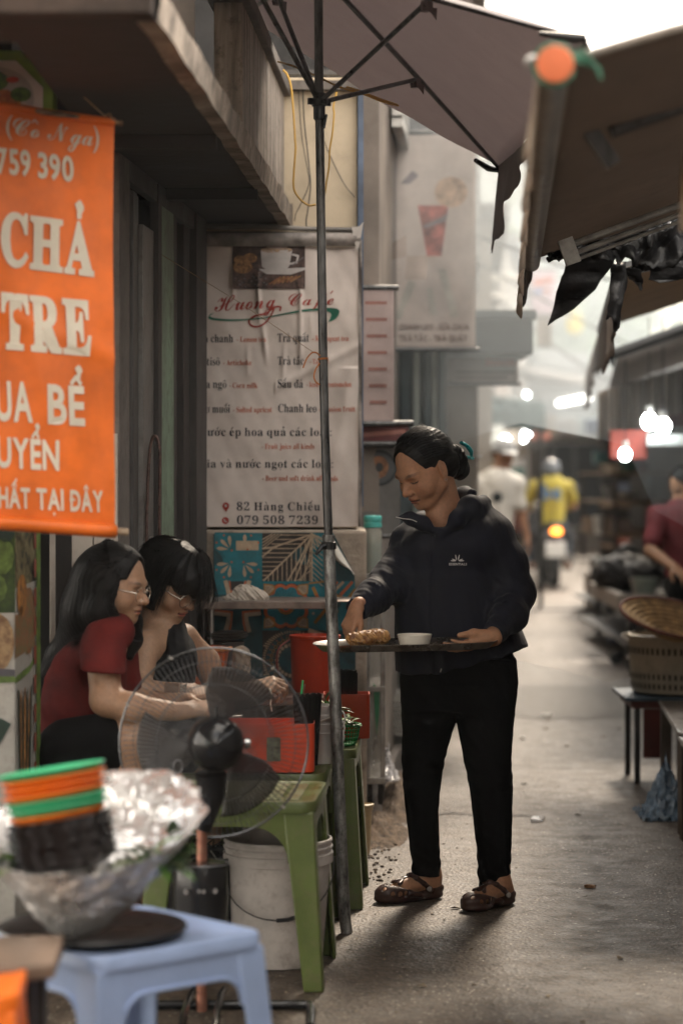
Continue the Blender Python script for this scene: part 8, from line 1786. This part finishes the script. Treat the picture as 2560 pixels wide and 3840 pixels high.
# long steel tables farther back with goods
s1 = stall('long steel table with raised pale edge, behind the cone hat', 2.08, 3.6, 17.6, 21.4, .52, mat('wet_grey_table', (.12, .125, .125), .25, .5, var=.4, vscale=5), leg=.025, shelf=.15, slant=.16)
s2 = stall('farther steel table beside the motorbike, stacked with goods', 2.42, 4.0, 22.2, 25.5, .55, mat('wet_grey_table'), leg=.025, shelf=.15, slant=.2)
s3 = stall('steel table half seen at the right edge behind the basket', 2.42, 3.4, 14.2, 16.6, .62, mat('wet_grey_table'), leg=.025, shelf=.2, slant=.1)
q = MB(); q.box2((2.0, 17.55, .44), (3.5, 17.6, .55)); q.box2((2.0, 17.6, .44), (2.06, 19.6, .55)); q.build('edge_board', mat('pale_edge_board', (.5, .45, .4), .6, var=.15), s1, smooth=False)
for a in (2.05, 2.2, 2.35): q = MB(); q.cyl((a, 18+a-2, .05), (a, 18.06+a-2, .05), .05, seg=14); q.build('caster_wheel', BLACKP, s1)
sdf_obj('black_sack', [pe(P(2345, 2145, 18.6), (.22, .2, .13)), pe(P(2400, 2160, 18.4), (.16, .15, .10), k=.05), pe(P(2300, 2170, 18.6), (.14, .14, .09), k=.05), pe(P(2350, 2085, 18.7), (.08, .08, .09), k=.04)], .012, TARP, post=crumple(.03, 12, 4), loc=P(2345, 2150, 18.6), label='heap of black plastic sacks on the long steel table', cat='sack')
goods = [('tub', 'white oblong tub standing bright on the far table', 2241, 1940, 22.6, .05, .17, (.8, .8, .76)), ('crate', 'brown cardboard box on the far table left of the sacks', 2235, 2010, 22.8, .26, .16, (.24, .17, .12)), ('bowl', 'pale enamel bowl among the stalls, under the red sign', 2340, 1845, 23.5, .11, .09, (.55, .52, .48)),
         ('tub', 'round pale green tub by the black sacks', 2420, 1985, 17.8, .09, .14, (.38, .45, .40)), ('tub', 'small white pot right of the black sacks', 2392, 2022, 18.0, .06, .13, (.6, .58, .52)), ('crate', 'red plastic crate at the left end of the far table', 2305, 2045, 19.2, .09, .10, (.30, .05, .04)),
         ('basket', 'flat pale basket on the right-hand table', 2470, 2010, 14.6, .16, .05, (.42, .38, .32)), ('tub', 'orange-brown dish of food near the red-shirted seller', 2385, 1965, 19.8, .12, .05, (.32, .14, .08)), ('bowl', 'stack of grey bowls on the far stall', 2285, 1895, 24.6, .08, .14, (.33, .33, .32)),
         ('crate', 'dusty pink polystyrene box on the far stall', 2330, 1925, 24.0, .18, .11, (.42, .33, .30)), ('tub', 'shiny steel pot next to the seller', 2430, 1900, 15.5, .09, .10, (.35, .34, .33)), ('bowl', 'white foam tray at the right edge below the seller', 2520, 2035, 13.9, .17, .03, (.75, .72, .66)), ('tub', 'dark green jar in the shade of the right stalls', 2355, 1760, 24.8, .10, .14, (.04, .09, .07)), ('bowl', 'cream basin high on the far shelf', 2300, 1800, 25.4, .12, .08, (.5, .46, .38)),
         ('crate', 'teal plastic crate deep in the right stalls', 2250, 1790, 26.5, .16, .14, (.06, .14, .14)), ('tub', 'rusty red tin on the upper far shelf', 2400, 1735, 24.9, .09, .12, (.22, .07, .05))]
rk = thing('display_rack', 'tiered wooden display rack standing on the farther steel table', 'rack', (3.0, 24, .55))
for z in (.86, 1.16, 1.44): q = MB(); q.box2((2.5, 22.4, z-.02), (3.7, 25.5, z)); q.build('rack_board', WOOD, rk, smooth=False)
for x, y in ((2.52, 22.42), (3.65, 22.42), (2.52, 25.45), (3.65, 25.45)): q = MB(); q.box2((x, y, .551), (x+.04, y+.04, 1.419)); q.build('post', DKM, rk, smooth=False)
for lab, x, y, w, d, h, c in (('white foam box on the ground under the long steel table', 2.15, 17.75, .34, .3, .13, (.62, .6, .56)), ('dark blue crate on the ground at the far end of the long steel table', 2.25, 20.2, .4, .4, .13, (.05, .07, .12)), ('grey fish tub on the ground in front of the farther steel table', 2.5, 21.75, .5, .35, .26, (.3, .3, .29)), ('brown carton on the ground beside the far steel table legs', 2.62, 25.8, .4, .35, .34, (.28, .19, .12))):
    q = MB(); openbox(q, x, x+w, y, y+d, 0, h, .02, .012); q.build('floor_box', mat('box_%d' % int(c[0]*999), c, .6, var=.3, vscale=8, dirt=.4), loc=(x, y, 0), label=lab, cat='box')
for nm, lab, px, py, Y, w, h, c in goods:
    p = P(px, py, Y); zs = [.52] if 17.6 < Y < 21.5 else [.62] if Y < 17 else [.55, .86, 1.16, 1.44] if Y < 25.6 else [.63, 1.08, 1.53]
    if Y < 17.6: p.x = max(p.x, 2.56)
    p.z = min(zs, key=lambda q: abs(q+.002-(p.z-h/2)))+.002+h/2; m = mat('goods_%02d_%02d_%02d' % tuple(int(99*x) for x in c), c, .5, var=.3, vscale=12, bump=.1, dirt=.3); z0 = p.z-h/2
    t = thing('market_'+nm, lab, nm, (p.x, Y, z0)); q = MB()
    if nm == 'crate':
        openbox(q, p.x-w/2, p.x+w/2, Y-w/2, Y+w/2, z0, z0+h, .012); q.build('body', m, t); q = MB(); q.box2((p.x-w/2+.01, Y-w/2+.01, z0+h*.8), (p.x+w/2-.01, Y+w/2-.01, z0+h*.85)); q.build('contents', mat('dark_contents', (.06, .05, .04), .8), t, smooth=False)
    else:
        q.lathe([(0, 0), (w*.7, 0), (w, h*.9), (w*1.05, h*.92), (w*1.05, h), (w*.95, h), (w*.65, .01), (0, .01)], (p.x, Y, z0), 24); q.build('body', m, t, angle=40)
        q = MB(); q.lathe([(0, h*.7), (w*.85, h*.7)], (p.x, Y, z0), 18); q.build('contents', mat('dark_contents', (.06, .05, .04), .8), t, angle=180)
# shelving that closes off the stalls
sh_ = thing('stall_shelving', 'dark shelving behind the far stalls with boards and posts', 'shelving', (3.6, 27, 0))
q = MB(); q.box2((2.95, 27.6, 0), (6.5, 27.7, 2.25)); q.build('back_board', mat('dark_board', (.06, .055, .05), .8, var=.4, vscale=2, dirt=.4), sh_, smooth=False)
for z in (.6, 1.05, 1.5, 1.95): q = MB(); q.box2((2.95, 26.6, z), (6.5, 27.6, z+.03)); q.build('shelf_board', WOOD, sh_, smooth=False)
for x in (2.98, 3.8, 4.6): q = MB(); q.box2((x, 26.6, 0), (x+.05, 26.65, 2.25)); q.build('post', DKM, sh_, smooth=False)
q = MB(); q.box2((3.15, 14.6, 0), (3.25, 26.5, 2.3)); q.build('side_board', mat('dark_board'), sh_, smooth=False)
rd = random.Random(9); cols = [(.2, .06, .04), (.05, .1, .08), (.3, .25, .2), (.1, .12, .16), (.25, .16, .07), (.4, .38, .34), (.08, .05, .06), (.16, .2, .1)]; cn = ['red', 'dark green', 'cream', 'slate blue', 'mustard', 'white', 'plum', 'olive']; pl_ = ['lowest', 'second', 'third', 'top']
for j, z in enumerate((.63, 1.08, 1.53)):
    for i in range(6):
        k = (i+j*3) % 8; x = 3.05+.28*i; w, h = rd.uniform(.12, .22), rd.uniform(.16, .34); q = MB(); q.box2((x, 26.75, z), (x+w, 27.05, z+h)); q.box2((x+.01, 26.74, z+h*.35), (x+w-.01, 26.75, z+h*.65)) 
        q.build('goods_box', mat('goods_box_'+cn[k].replace(' ', '_'), cols[k], .6, var=.3, vscale=8), loc=(x, 26.9, z), smooth=False, bevel=.004, label=f'{cn[k]} goods box on the {pl_[j]} far shelf, {["leftmost", "second from left", "third from left", "fourth from left", "fifth from left", "sixth from left"][i]}', cat='box', group='goods boxes on the far shelving')
# red signs and white panel over the stalls
def panel(label, px0, py0, px1, py1, Y, m, th=.05, name='sign_board', cat='sign'):
    a, b = P(px0, py0, Y), P(px1, py1, Y); q = MB(); q.box2((a.x, Y, b.z), (b.x, Y+th, a.z)); q.build(name, m, loc=a, smooth=False, bevel=.01, label=label, cat=cat)
panel('large plain red board hanging over the right-hand stalls', 2286, 1612, 2425, 1722, 15.2, mat('red_sign_paint', (.24, .035, .02), .6, var=.2))
panel('dark red board at the right edge high over the stalls', 2500, 1475, 2640, 1600, 17, mat('dark_red_sign_paint', (.14, .035, .035), .6, var=.25))
panel('pale grey panel below the twin lamps', 2425, 1628, 2570, 1672, 15.1, mat('pale_panel', (.42, .44, .43), .6, var=.1))
panel('small coral sign in the left distance above the rider', 1985, 1622, 2060, 1648, 33, mat('coral_sign_paint', (.45, .15, .10), .6))
q = MB(); q.lathe([(0, -.1), (.06, -.09), (.09, 0), (.06, .09), (0, .1)], P(2290, 1585, 24), 16); q.build('red_lantern', mat('red_lantern_paper', (.42, .07, .04), .6, bump=0), loc=P(2290, 1585, 24), label='round red lantern hanging left of the large red board', cat='lantern')
q = MB(); q.box(P(2230, 1600, 26), (.22, .1, .16)); q.build('blue_bundle', mat('pale_blue_cloth', (.2, .25, .36), .8), loc=P(2230, 1600, 26), label='pale blue bundle hanging beside the red lantern', cat='bundle', bevel=.02)
q = MB(); q.tube([P(2095, 1512, 24), P(2205, 1490, 23)], .035, 8); q.build('tube_lamp', mat('bright_tube', (.9, .9, .85), .4, emit=(1, .97, .9), estr=2.2, bump=0), loc=P(2150, 1500, 24), label='slanting white tube lamp hanging over the middle of the alley', cat='lamp')
q = MB(); q.tube([P(2335, 1560, 20), P(2440, 1500, 19.5)], .03, 6); q.build('amber_pole', mat('amber_cloth', (.30, .17, .06), .8, var=.3), loc=P(2390, 1530, 20), label='amber wooden pole slanting up under the third awning', cat='pole')
LED = mat('led_bulb_glow', (1, 1, 1), .3, emit=(.95, 1.0, .98), estr=14, bump=0)
def bulb(label, px, py, Y, r):
    t = thing('hanging_bulb', label, 'lamp', P(px, py, Y), 'white bulbs over the market'); q = MB(); q.sphere(P(px, py, Y), (r, r, r*1.15), 14, 10); q.build('globe', LED, t)
    q = MB(); c = P(px, py, Y)+Vector((0, 0, r)); q.cyl(c, c+Vector((0, 0, .05)), r*.5, seg=10); q.build('cap', SKYW, t); q = MB(); q.tube([c+Vector((0, 0, .05)), c+Vector((0, .0, .6))], .004, 5); q.build('wire', CB, t)
for a in (('left one of the twin bulbs above the pale grey panel', 2432, 1580, 15, .045), ('right one of the twin bulbs above the pale grey panel', 2484, 1598, 14.9, .045), ('bulb in front of the large red board, low at its right', 2342, 1704, 15, .035), ('upper bulb of the close pair in the middle distance', 1978, 1618, 27, .042), ('lower bulb of the close pair in the middle distance', 1958, 1640, 27, .042), ('bulb right above the white-capped man', 1893, 1654, 24, .05), ('dim bulb on the left pillar high above the others', 1975, 1480, 30, .028)): bulb(*a)

# ------------------------------------------------------------------ people farther up the alley
def coarse(label, Y, head, yaw, pitch, skin, torso, arms, legs, shirt, pants, s=1.0, res=.010, hairm=HAIR, hat=None, extra=()):
    base = P(head[0], 1775, Y); t = thing('person', label, 'person', (base.x, Y, 0)); M = head_matrix(P(head[0], head[1], Y), yaw, pitch, 0, s)
    b = xf(head_prims(.3), M); n0 = M @ Vector((0, -.03, -.05)); tc_ = Vector(torso[0]); b += [pc(n0, tc_, .055, .06, k=.03), pc(tc_, Vector(torso[1]), .10, .10, k=.05)]
    for a in arms: b += chain(a, [.045, .038, .028], k=.02)
    for a in arms:
        d = (Vector(a[-1])-Vector(a[-2])).normalized(); b += hand_prims(a[-1], d, (0, -.3, 1) if abs(d.z) < .8 else (1, 0, .2), 1, [(20, 30, 20)]*4, .05, s=s)
    for l in legs: b += chain(l, [.08, .055, .045], k=.03); d = Vector((0, -.1, 0)); b += [pc(l[-1], Vector(l[-1])+d, .04, .03, k=.02)]
    sdf_obj('body', b, .0075, SKIN, t, colf=face_color(M, skin, (.3, .1, .08), (.04, .03, .02)), it=1)
    sh = [pc(tc_-Vector((0, 0, .06)), Vector(torso[1]), torso[2], torso[3], k=.05)]+[pc(Vector(arms[i][0]), Vector(arms[i][0]).lerp(Vector(arms[i][1]), .7), .07, .062, k=.04) for i in range(2)]+[pc(Vector(arms[0][0]), Vector(arms[1][0]), .065, .065, k=.05)]
    sdf_obj('shirt', sh+list(extra), .009, shirt, t, post=lambda p, d: d+.006*nz(p, 11, 2), it=1)
    tr = []
    for l in legs: tr += chain(l, [.098, .075, .065], k=.04)
    sdf_obj('trousers', tr, .010, pants, t, post=lambda p, d: d+.004*nz(p, 13, 3), it=1)
    sdf_obj('hair', xf([pe((0, -.02, .04), (.082, .10, .09)), pe((0, -.06, -.02), (.07, .06, .06), k=.02)], M), .007, hairm, t, post=hpost(M, 3), it=1)
    return t, M
YM = 20.6; mx0 = P(1880, 0, YM).x
wt, MM = coarse('man in a white T-shirt and white-peaked cap walking far behind the woman\'s shoulder', YM, (1886, 1706), -25, 12, (.34, .17, .095),
    ((mx0-.03, YM, 1.40), (mx0-.06, YM, .92), .155, .15), [[(mx0-.19, YM, 1.34), (mx0-.24, YM-.03, 1.08), (mx0-.20, YM-.15, .90)], [(mx0+.12, YM, 1.34), (mx0+.17, YM-.02, 1.08), (mx0+.21, YM-.1, .88)]],
    [[(mx0-.12, YM, .88), (mx0-.12, YM, .48), (mx0-.12, YM+.05, .05)], [(mx0+.05, YM, .88), (mx0+.06, YM-.05, .48), (mx0+.06, YM, .05)]], mat('white_tshirt', (.80, .76, .68), .8, var=.05), TRS)
q = MB(); q.lathe([(.098, .03), (.10, .06), (.085, .11), (.04, .14), (0, .145)], (0, 0, 0), 24); q.v = [tuple(MM @ Vector(v)) for v in q.v]; q.build('cap', mat('pale_cap', (.45, .45, .44), .6), wt)
q = MB(); q.sphere((0, .11, .045), (.07, .06, .012), 16, 8); q.v = [tuple(MM @ Vector(v)) for v in q.v]; q.build('cap_peak', mat('white_peak', (.85, .84, .8), .5, bump=0), wt)
q = MB(); q.sphere((mx0-.05, YM-.158, 1.23), (.045, .006, .045)); q.build('shirt_print', mat('black_print', (.02, .03, .03), .7, bump=0), wt)
YR = 30.5; bx = P(2066, 0, YR).x
YEL = mat('yellow_jacket_cloth', (.42, .34, .05), .75, var=.12)
rt, RM = coarse('motorbike rider in a bright yellow shirt and dark helmet seen from behind', YR, (2062, 1768), 180, 0, (.36, .19, .11), ((bx, YR, 1.33), (bx, YR+.02, .80), .175, .165),
    [[(bx-.21, YR, 1.27), (bx-.30, YR+.15, 1.02), (bx-.26, YR+.42, 1.0)], [(bx+.21, YR, 1.27), (bx+.30, YR+.15, 1.02), (bx+.26, YR+.42, 1.0)]], [[(bx-.1, YR, .78), (bx-.24, YR+.38, .62), (bx-.22, YR+.25, .26)], [(bx+.1, YR, .78), (bx+.24, YR+.38, .62), (bx+.22, YR+.25, .26)]], YEL, mat('dark_grey_trousers', (.05, .055, .065), .85),
    extra=[pc((bx-.26, YR+.07, 1.15), (bx-.26, YR+.3, 1.01), .06, .05, k=.03), pc((bx+.26, YR+.07, 1.15), (bx+.26, YR+.3, 1.01), .06, .05, k=.03)])
q = MB(); q.lathe([(.10, -.06), (.125, -.02), (.13, .04), (.11, .11), (.06, .15), (0, .16)], (0, -.01, 0), 28); q.v = [tuple(RM @ Vector(v)) for v in q.v]; q.build('helmet', mat('grey_helmet', (.10, .11, .12), .15, var=.1, bump=0), rt)
pb = Print(lambda a, b, l: Vector((bx+a, YR-.183-l-.004, 1.12+b))); pb.text('be', -.13, -.01, .27, 0, 'bold', width=.25)
pb.build('p', [mat('blue_shirt_ink', (.06, .16, .32), .7, bump=0)], rt, 'shirt_lettering')
mbk = thing('motorbike', 'dark motorbike with glowing orange tail lamp and white number plate, seen from behind', 'motorbike', (bx, YR, 0))
def wheel(y, r=.27):
    w = thing('wheel', None, None, (bx, y, 0)); w.parent = mbk; w.location = Vector((bx, y, 0))-Vector((bx, YR, 0)); Mw = Matrix.Rotation(R(90), 3, 'Y')
    q = MB(); q.lathe([(r-.07, -.04), (r-.02, -.055), (r, -.03), (r+.005, 0), (r, .03), (r-.02, .055), (r-.07, .04)], (bx, y, r+.005), 32, axis=Mw); q.build('tyre', mat('tyre_rubber', (.02, .02, .02), .8), w)
    q = MB(); q.lathe([(0, -.03), (.04, -.03), (.05, -.01), (r-.08, -.015), (r-.06, -.035), (r-.06, .035), (r-.08, .015), (.05, .01), (.04, .03), (0, .03)], (bx, y, r+.005), 24, axis=Mw); q.build('rim', ALU, w)
wheel(YR-.36); wheel(YR+.85)
BD = mat('dark_bike_paint', (.04, .045, .055), .25, var=.15, coat=.5, bump=0)
sdf_obj('bodywork', [pe((bx, YR-.12, .66), (.13, .48, .11)), pe((bx, YR+.2, .5), (.11, .30, .16), k=.05), pe((bx, YR+.78, .78), (.25, .10, .30), k=.05), pe((bx, YR-.15, .55), (.17, .4, .12), k=.05), pc((bx, YR+.4, .35), (bx, YR+.8, .45), .08, .1, k=.05)], .012, BD, mbk)
sdf_obj('seat', [pe((bx, YR-.1, .76), (.13, .38, .05)), pe((bx, YR-.3, .78), (.12, .14, .05), k=.03)], .010, mat('seat_vinyl', (.015, .015, .015), .5), mbk)
q = MB(); q.sphere((bx+.01, YR-.60, P(0, 1988, YR).z), (.07, .04, .045)); q.build('tail_lamp', mat('tail_lamp_glow', (.8, .2, .02), .3, emit=(1.0, .25, .03), estr=2.6, bump=0), mbk)
q = MB(); pz = P(0, 2055, YR).z; q.box((bx, YR-.61, pz), (.24, .012, .19)); q.build('number_plate', mat('white_plate', (.85, .84, .8), .4, var=.05, bump=0), mbk, bevel=.012)
q = MB(); q.box((bx, YR-.55, .34), (.13, .10, .30)); q.build('rear_mudguard', BLACKP, mbk, bevel=.02); q = MB(); q.tube([(bx+.15, YR+.1, .3), (bx+.16, YR-.3, .36), (bx+.17, YR-.55, .40)], [.035, .05, .045], 12); q.build('exhaust', STEEL, mbk)
q = MB(); q.tube([(bx-.33, YR+.5, 1.0), (bx-.15, YR+.58, 1.03), (bx+.15, YR+.58, 1.03), (bx+.33, YR+.5, 1.0)], .014, 8); q.tube([(bx-.25, YR+.52, 1.02), (bx-.34, YR+.5, 1.2)], .007, 6); q.tube([(bx+.25, YR+.52, 1.02), (bx+.34, YR+.5, 1.2)], .007, 6); q.build('handlebar', BLACKP, mbk)
for s in (-1, 1): q = MB(); q.sphere((bx+s*.36, YR+.5, 1.23), (.065, .015, .04)); q.build('mirror', mat('mirror_back', (.05, .05, .05), .3), mbk)
YS = 15.2; sx0 = P(2572, 0, YS).x
coarse('seller in a dark red shirt sitting at the right edge behind the stalls', YS, (2562, 1822), 60, 30, (.30, .16, .09), ((sx0, YS, 1.2), (sx0+.03, YS+.02, .78), .16, .16), [[(sx0-.18, YS-.02, 1.15), (sx0-.24, YS-.12, .95), (sx0-.12, YS-.3, .85)], [(sx0+.18, YS, 1.15), (sx0+.2, YS-.15, .92), (sx0+.05, YS-.3, .85)]],
    [[(sx0-.05, YS, .72), (sx0-.08, YS-.3, .70), (sx0-.08, YS-.3, .1)], [(sx0+.1, YS, .72), (sx0+.1, YS-.3, .70), (sx0+.1, YS-.3, .1)]], mat('crimson_shirt', (.12, .016, .02), .8), TRS)
# fourth awning and far canopies down the right
a4, f4 = awning('fourth awning far down the right side, brown and hazy', 20.6, 27.5, lambda Y: 2.25+.10*(Y-20.6), 2.15, .34, 2.0, mat('grey_brown_awning', (.16, .13, .11), .85, var=.3))
def v4(u, v): Y = 20.6+7*u; return Vector((2.25+.1*(Y-20.6)-.01-.02*math.sin(u*50)*v, Y, 2.14-.28*v))
q = MB(); q.grid(v4, 70, 5); q.build('valance', VALC, a4, angle=180, solid=.002)
# haze of grill smoke filling the alley
q = MB(); q.box2((-14, -9, -1.0), (22, 95, 13.5)); hz = q.build('haze', mat('haze_shell', (1, 1, 1)), smooth=False, kind='stuff')
hm = bpy.data.materials.new('haze'); hm.use_nodes = True; n = hm.node_tree; n.nodes.clear(); o = n.nodes.new('ShaderNodeOutputMaterial'); v = n.nodes.new('ShaderNodeVolumePrincipled')
v.inputs['Color'].default_value = (.82, .90, .96, 1); v.inputs['Density'].default_value = .0009; v.inputs['Anisotropy'].default_value = .25; n.links.new(v.outputs[0], o.inputs['Volume']); hz.data.materials.clear(); hz.data.materials.append(hm)

# grill smoke hanging between the houses beyond the menu wall
sm = hm.copy(); sm.name = 'smoke'
def puff(prims, res, dens, seed):
    m = sm.copy(); m.node_tree.nodes['Principled Volume'].inputs['Density'].default_value = dens
    sdf_obj('smoke', prims, res, m, post=lambda p, d: d+.16*nz(p, 1.7, seed)+.08*nz(p, 4, seed), it=2, kind='stuff')
puff([pc(P(1480, 1250, 11.4), P(1720, 600, 11.7), .25, .45, k=.2), pc(P(1860, 1350, 12.2), P(1900, 800, 13), .5, .6, k=.3)], .09, .22, 1)
puff([pc((1.0, 12.5, 1.2), (3.2, 40, 1.6), 2.0, 3.5, k=.5)], .4, .021, 2)

# where the alley bends: dark fronts, racks and low canopies that close the far view
house('dark brown shopfront facing down the alley where it bends', .5, 8.5, 47, 52, 3.3, mat('dark_brown_front', (.13, .11, .095), .85, var=.35, vscale=1.5), [(1.2, .4, 1.5, 1.5, 'f'), (3.4, .4, 1.6, 1.6, 'f'), (5.8, .4, 1.4, 1.5, 'f'), (3.4, 2.3, 1.6, .6, 'f')])
FC_ = [('dull red', (.25, .06, .05)), ('grey-brown', (.14, .12, .11)), ('faded teal', (.07, .12, .12)), ('tan', (.22, .17, .12)), ('dark plum', (.10, .05, .06))]
for k, (Y, x0, x1, z, c, sd_) in enumerate(((25.5, 1.35, 2.15, 2.25, 2, 'left'), (30, 1.7, 2.5, 2.3, 0, 'left'), (35, 2.0, 3.1, 2.35, 3, 'left'), (40, 2.4, 3.9, 2.4, 1, 'left'), (34, 3.9, 6.2, 2.3, 4, 'right'), (39, 4.3, 7, 2.4, 0, 'right'), (44, 2.6, 7.5, 2.5, 2, 'whole'))):
    t = thing('far_canopy', f'{FC_[c][0]} canopy over the {sd_} side of the alley, {["nearest", "second", "third", "fourth", "first", "second", "very last"][k]} in the far distance', 'canopy', (x0, Y, z), 'low canopies in the far distance'); m = mat('far_canopy_'+FC_[c][0].replace(' ', '_').replace('-', '_'), FC_[c][1], .8, var=.3)
    q = MB(); q.grid(lambda u, v: Vector((x0+(x1-x0)*u, Y+3.5*v, z-.10*(u if sd_ == 'left' else 1-u)+.06*math.sin(v*6))), 8, 8); q.build('canopy_cloth', m, t, solid=.02, angle=180); q = MB(); q.grid(lambda u, v: Vector((x0+(x1-x0)*u, Y-.01, z-.08-.3*v+.03*math.sin(u*30))), 20, 3); q.build('front_flap', m, t, solid=.01, angle=180)
    for x in (x0+.05, x1-.05): q = MB(); q.cyl((x, Y+.05, 0), (x, Y+.05, z-.05), .025, seg=8); q.build('post', GALVD, t)
rd = random.Random(21)
for k in range(10):
    left = k < 5; Y = 24+3.4*(k % 5)+rd.uniform(0, 1); x = (1.45+.075*(Y-24)) if left else (3.35+.12*(Y-24)); w, h = rd.uniform(.5, .8), rd.uniform(.9, 1.7)
    t = thing('goods_rack', f'{["narrow", "wide", "tall", "low", "crowded"][k % 5]} rack of mixed goods on the {"left" if left else "right"} side deep in the alley', 'rack', (x, Y, 0), 'goods racks deep in the alley')
    for z in (.35, .8, 1.25, 1.7):
        if z > h+.3: continue
        q = MB(); q.box2((x-w/2, Y, z-.03), (x+w/2, Y+.5, z)); q.build('shelf_board', DKM, t, smooth=False)
        for j in range(4): c = rd.randrange(8); a = x-w/2+w*j/4; q = MB(); q.box2((a+.01, Y+.03, z+.001), (a+w/4-.01, Y+.35, z+rd.uniform(.12, .36))); q.build('packet', mat('goods_box_'+cn[c].replace(' ', '_')), t, smooth=False, bevel=.01)
    for a in (x-w/2, x+w/2-.03): q = MB(); q.box2((a, Y, 0), (a+.03, Y+.03, max(.8, h))); q.build('post', GALVD, t, smooth=False)

q = MB(); q.lathe([(0, 0), (.15, 0), (.16, .02), (.14, .62), (.15, .64), (0, .65)], (sx0+.03, 15.25, 0), 20); q.build('round_stool', DR, loc=(sx0, 15.25, 0), angle=50, label='dark round stool under the seller in the dark red shirt', cat='stool')
for i, (a, b, c) in enumerate((((.6, 16, 3.1), (2.1, 17, 2.75), (3.4, 18, 2.9)), ((.9, 20, 3.3), (2.4, 22, 2.7), (3.2, 24, 2.6)), ((1.2, 24, 3.4), (2.9, 24.3, 2.3), (4.2, 25, 3.0)), ((1.6, 31, 3.6), (3.4, 33.8, 3.6), (5.4, 34, 3.7)))):
    q = MB(); q.tube(bez([a, b, c], 12), .011, 5); q.build('cable', CB, loc=a, label=f'{["nearest", "second", "third", "farthest"][i]} black cable sagging across the alley in the distance', cat='cable')
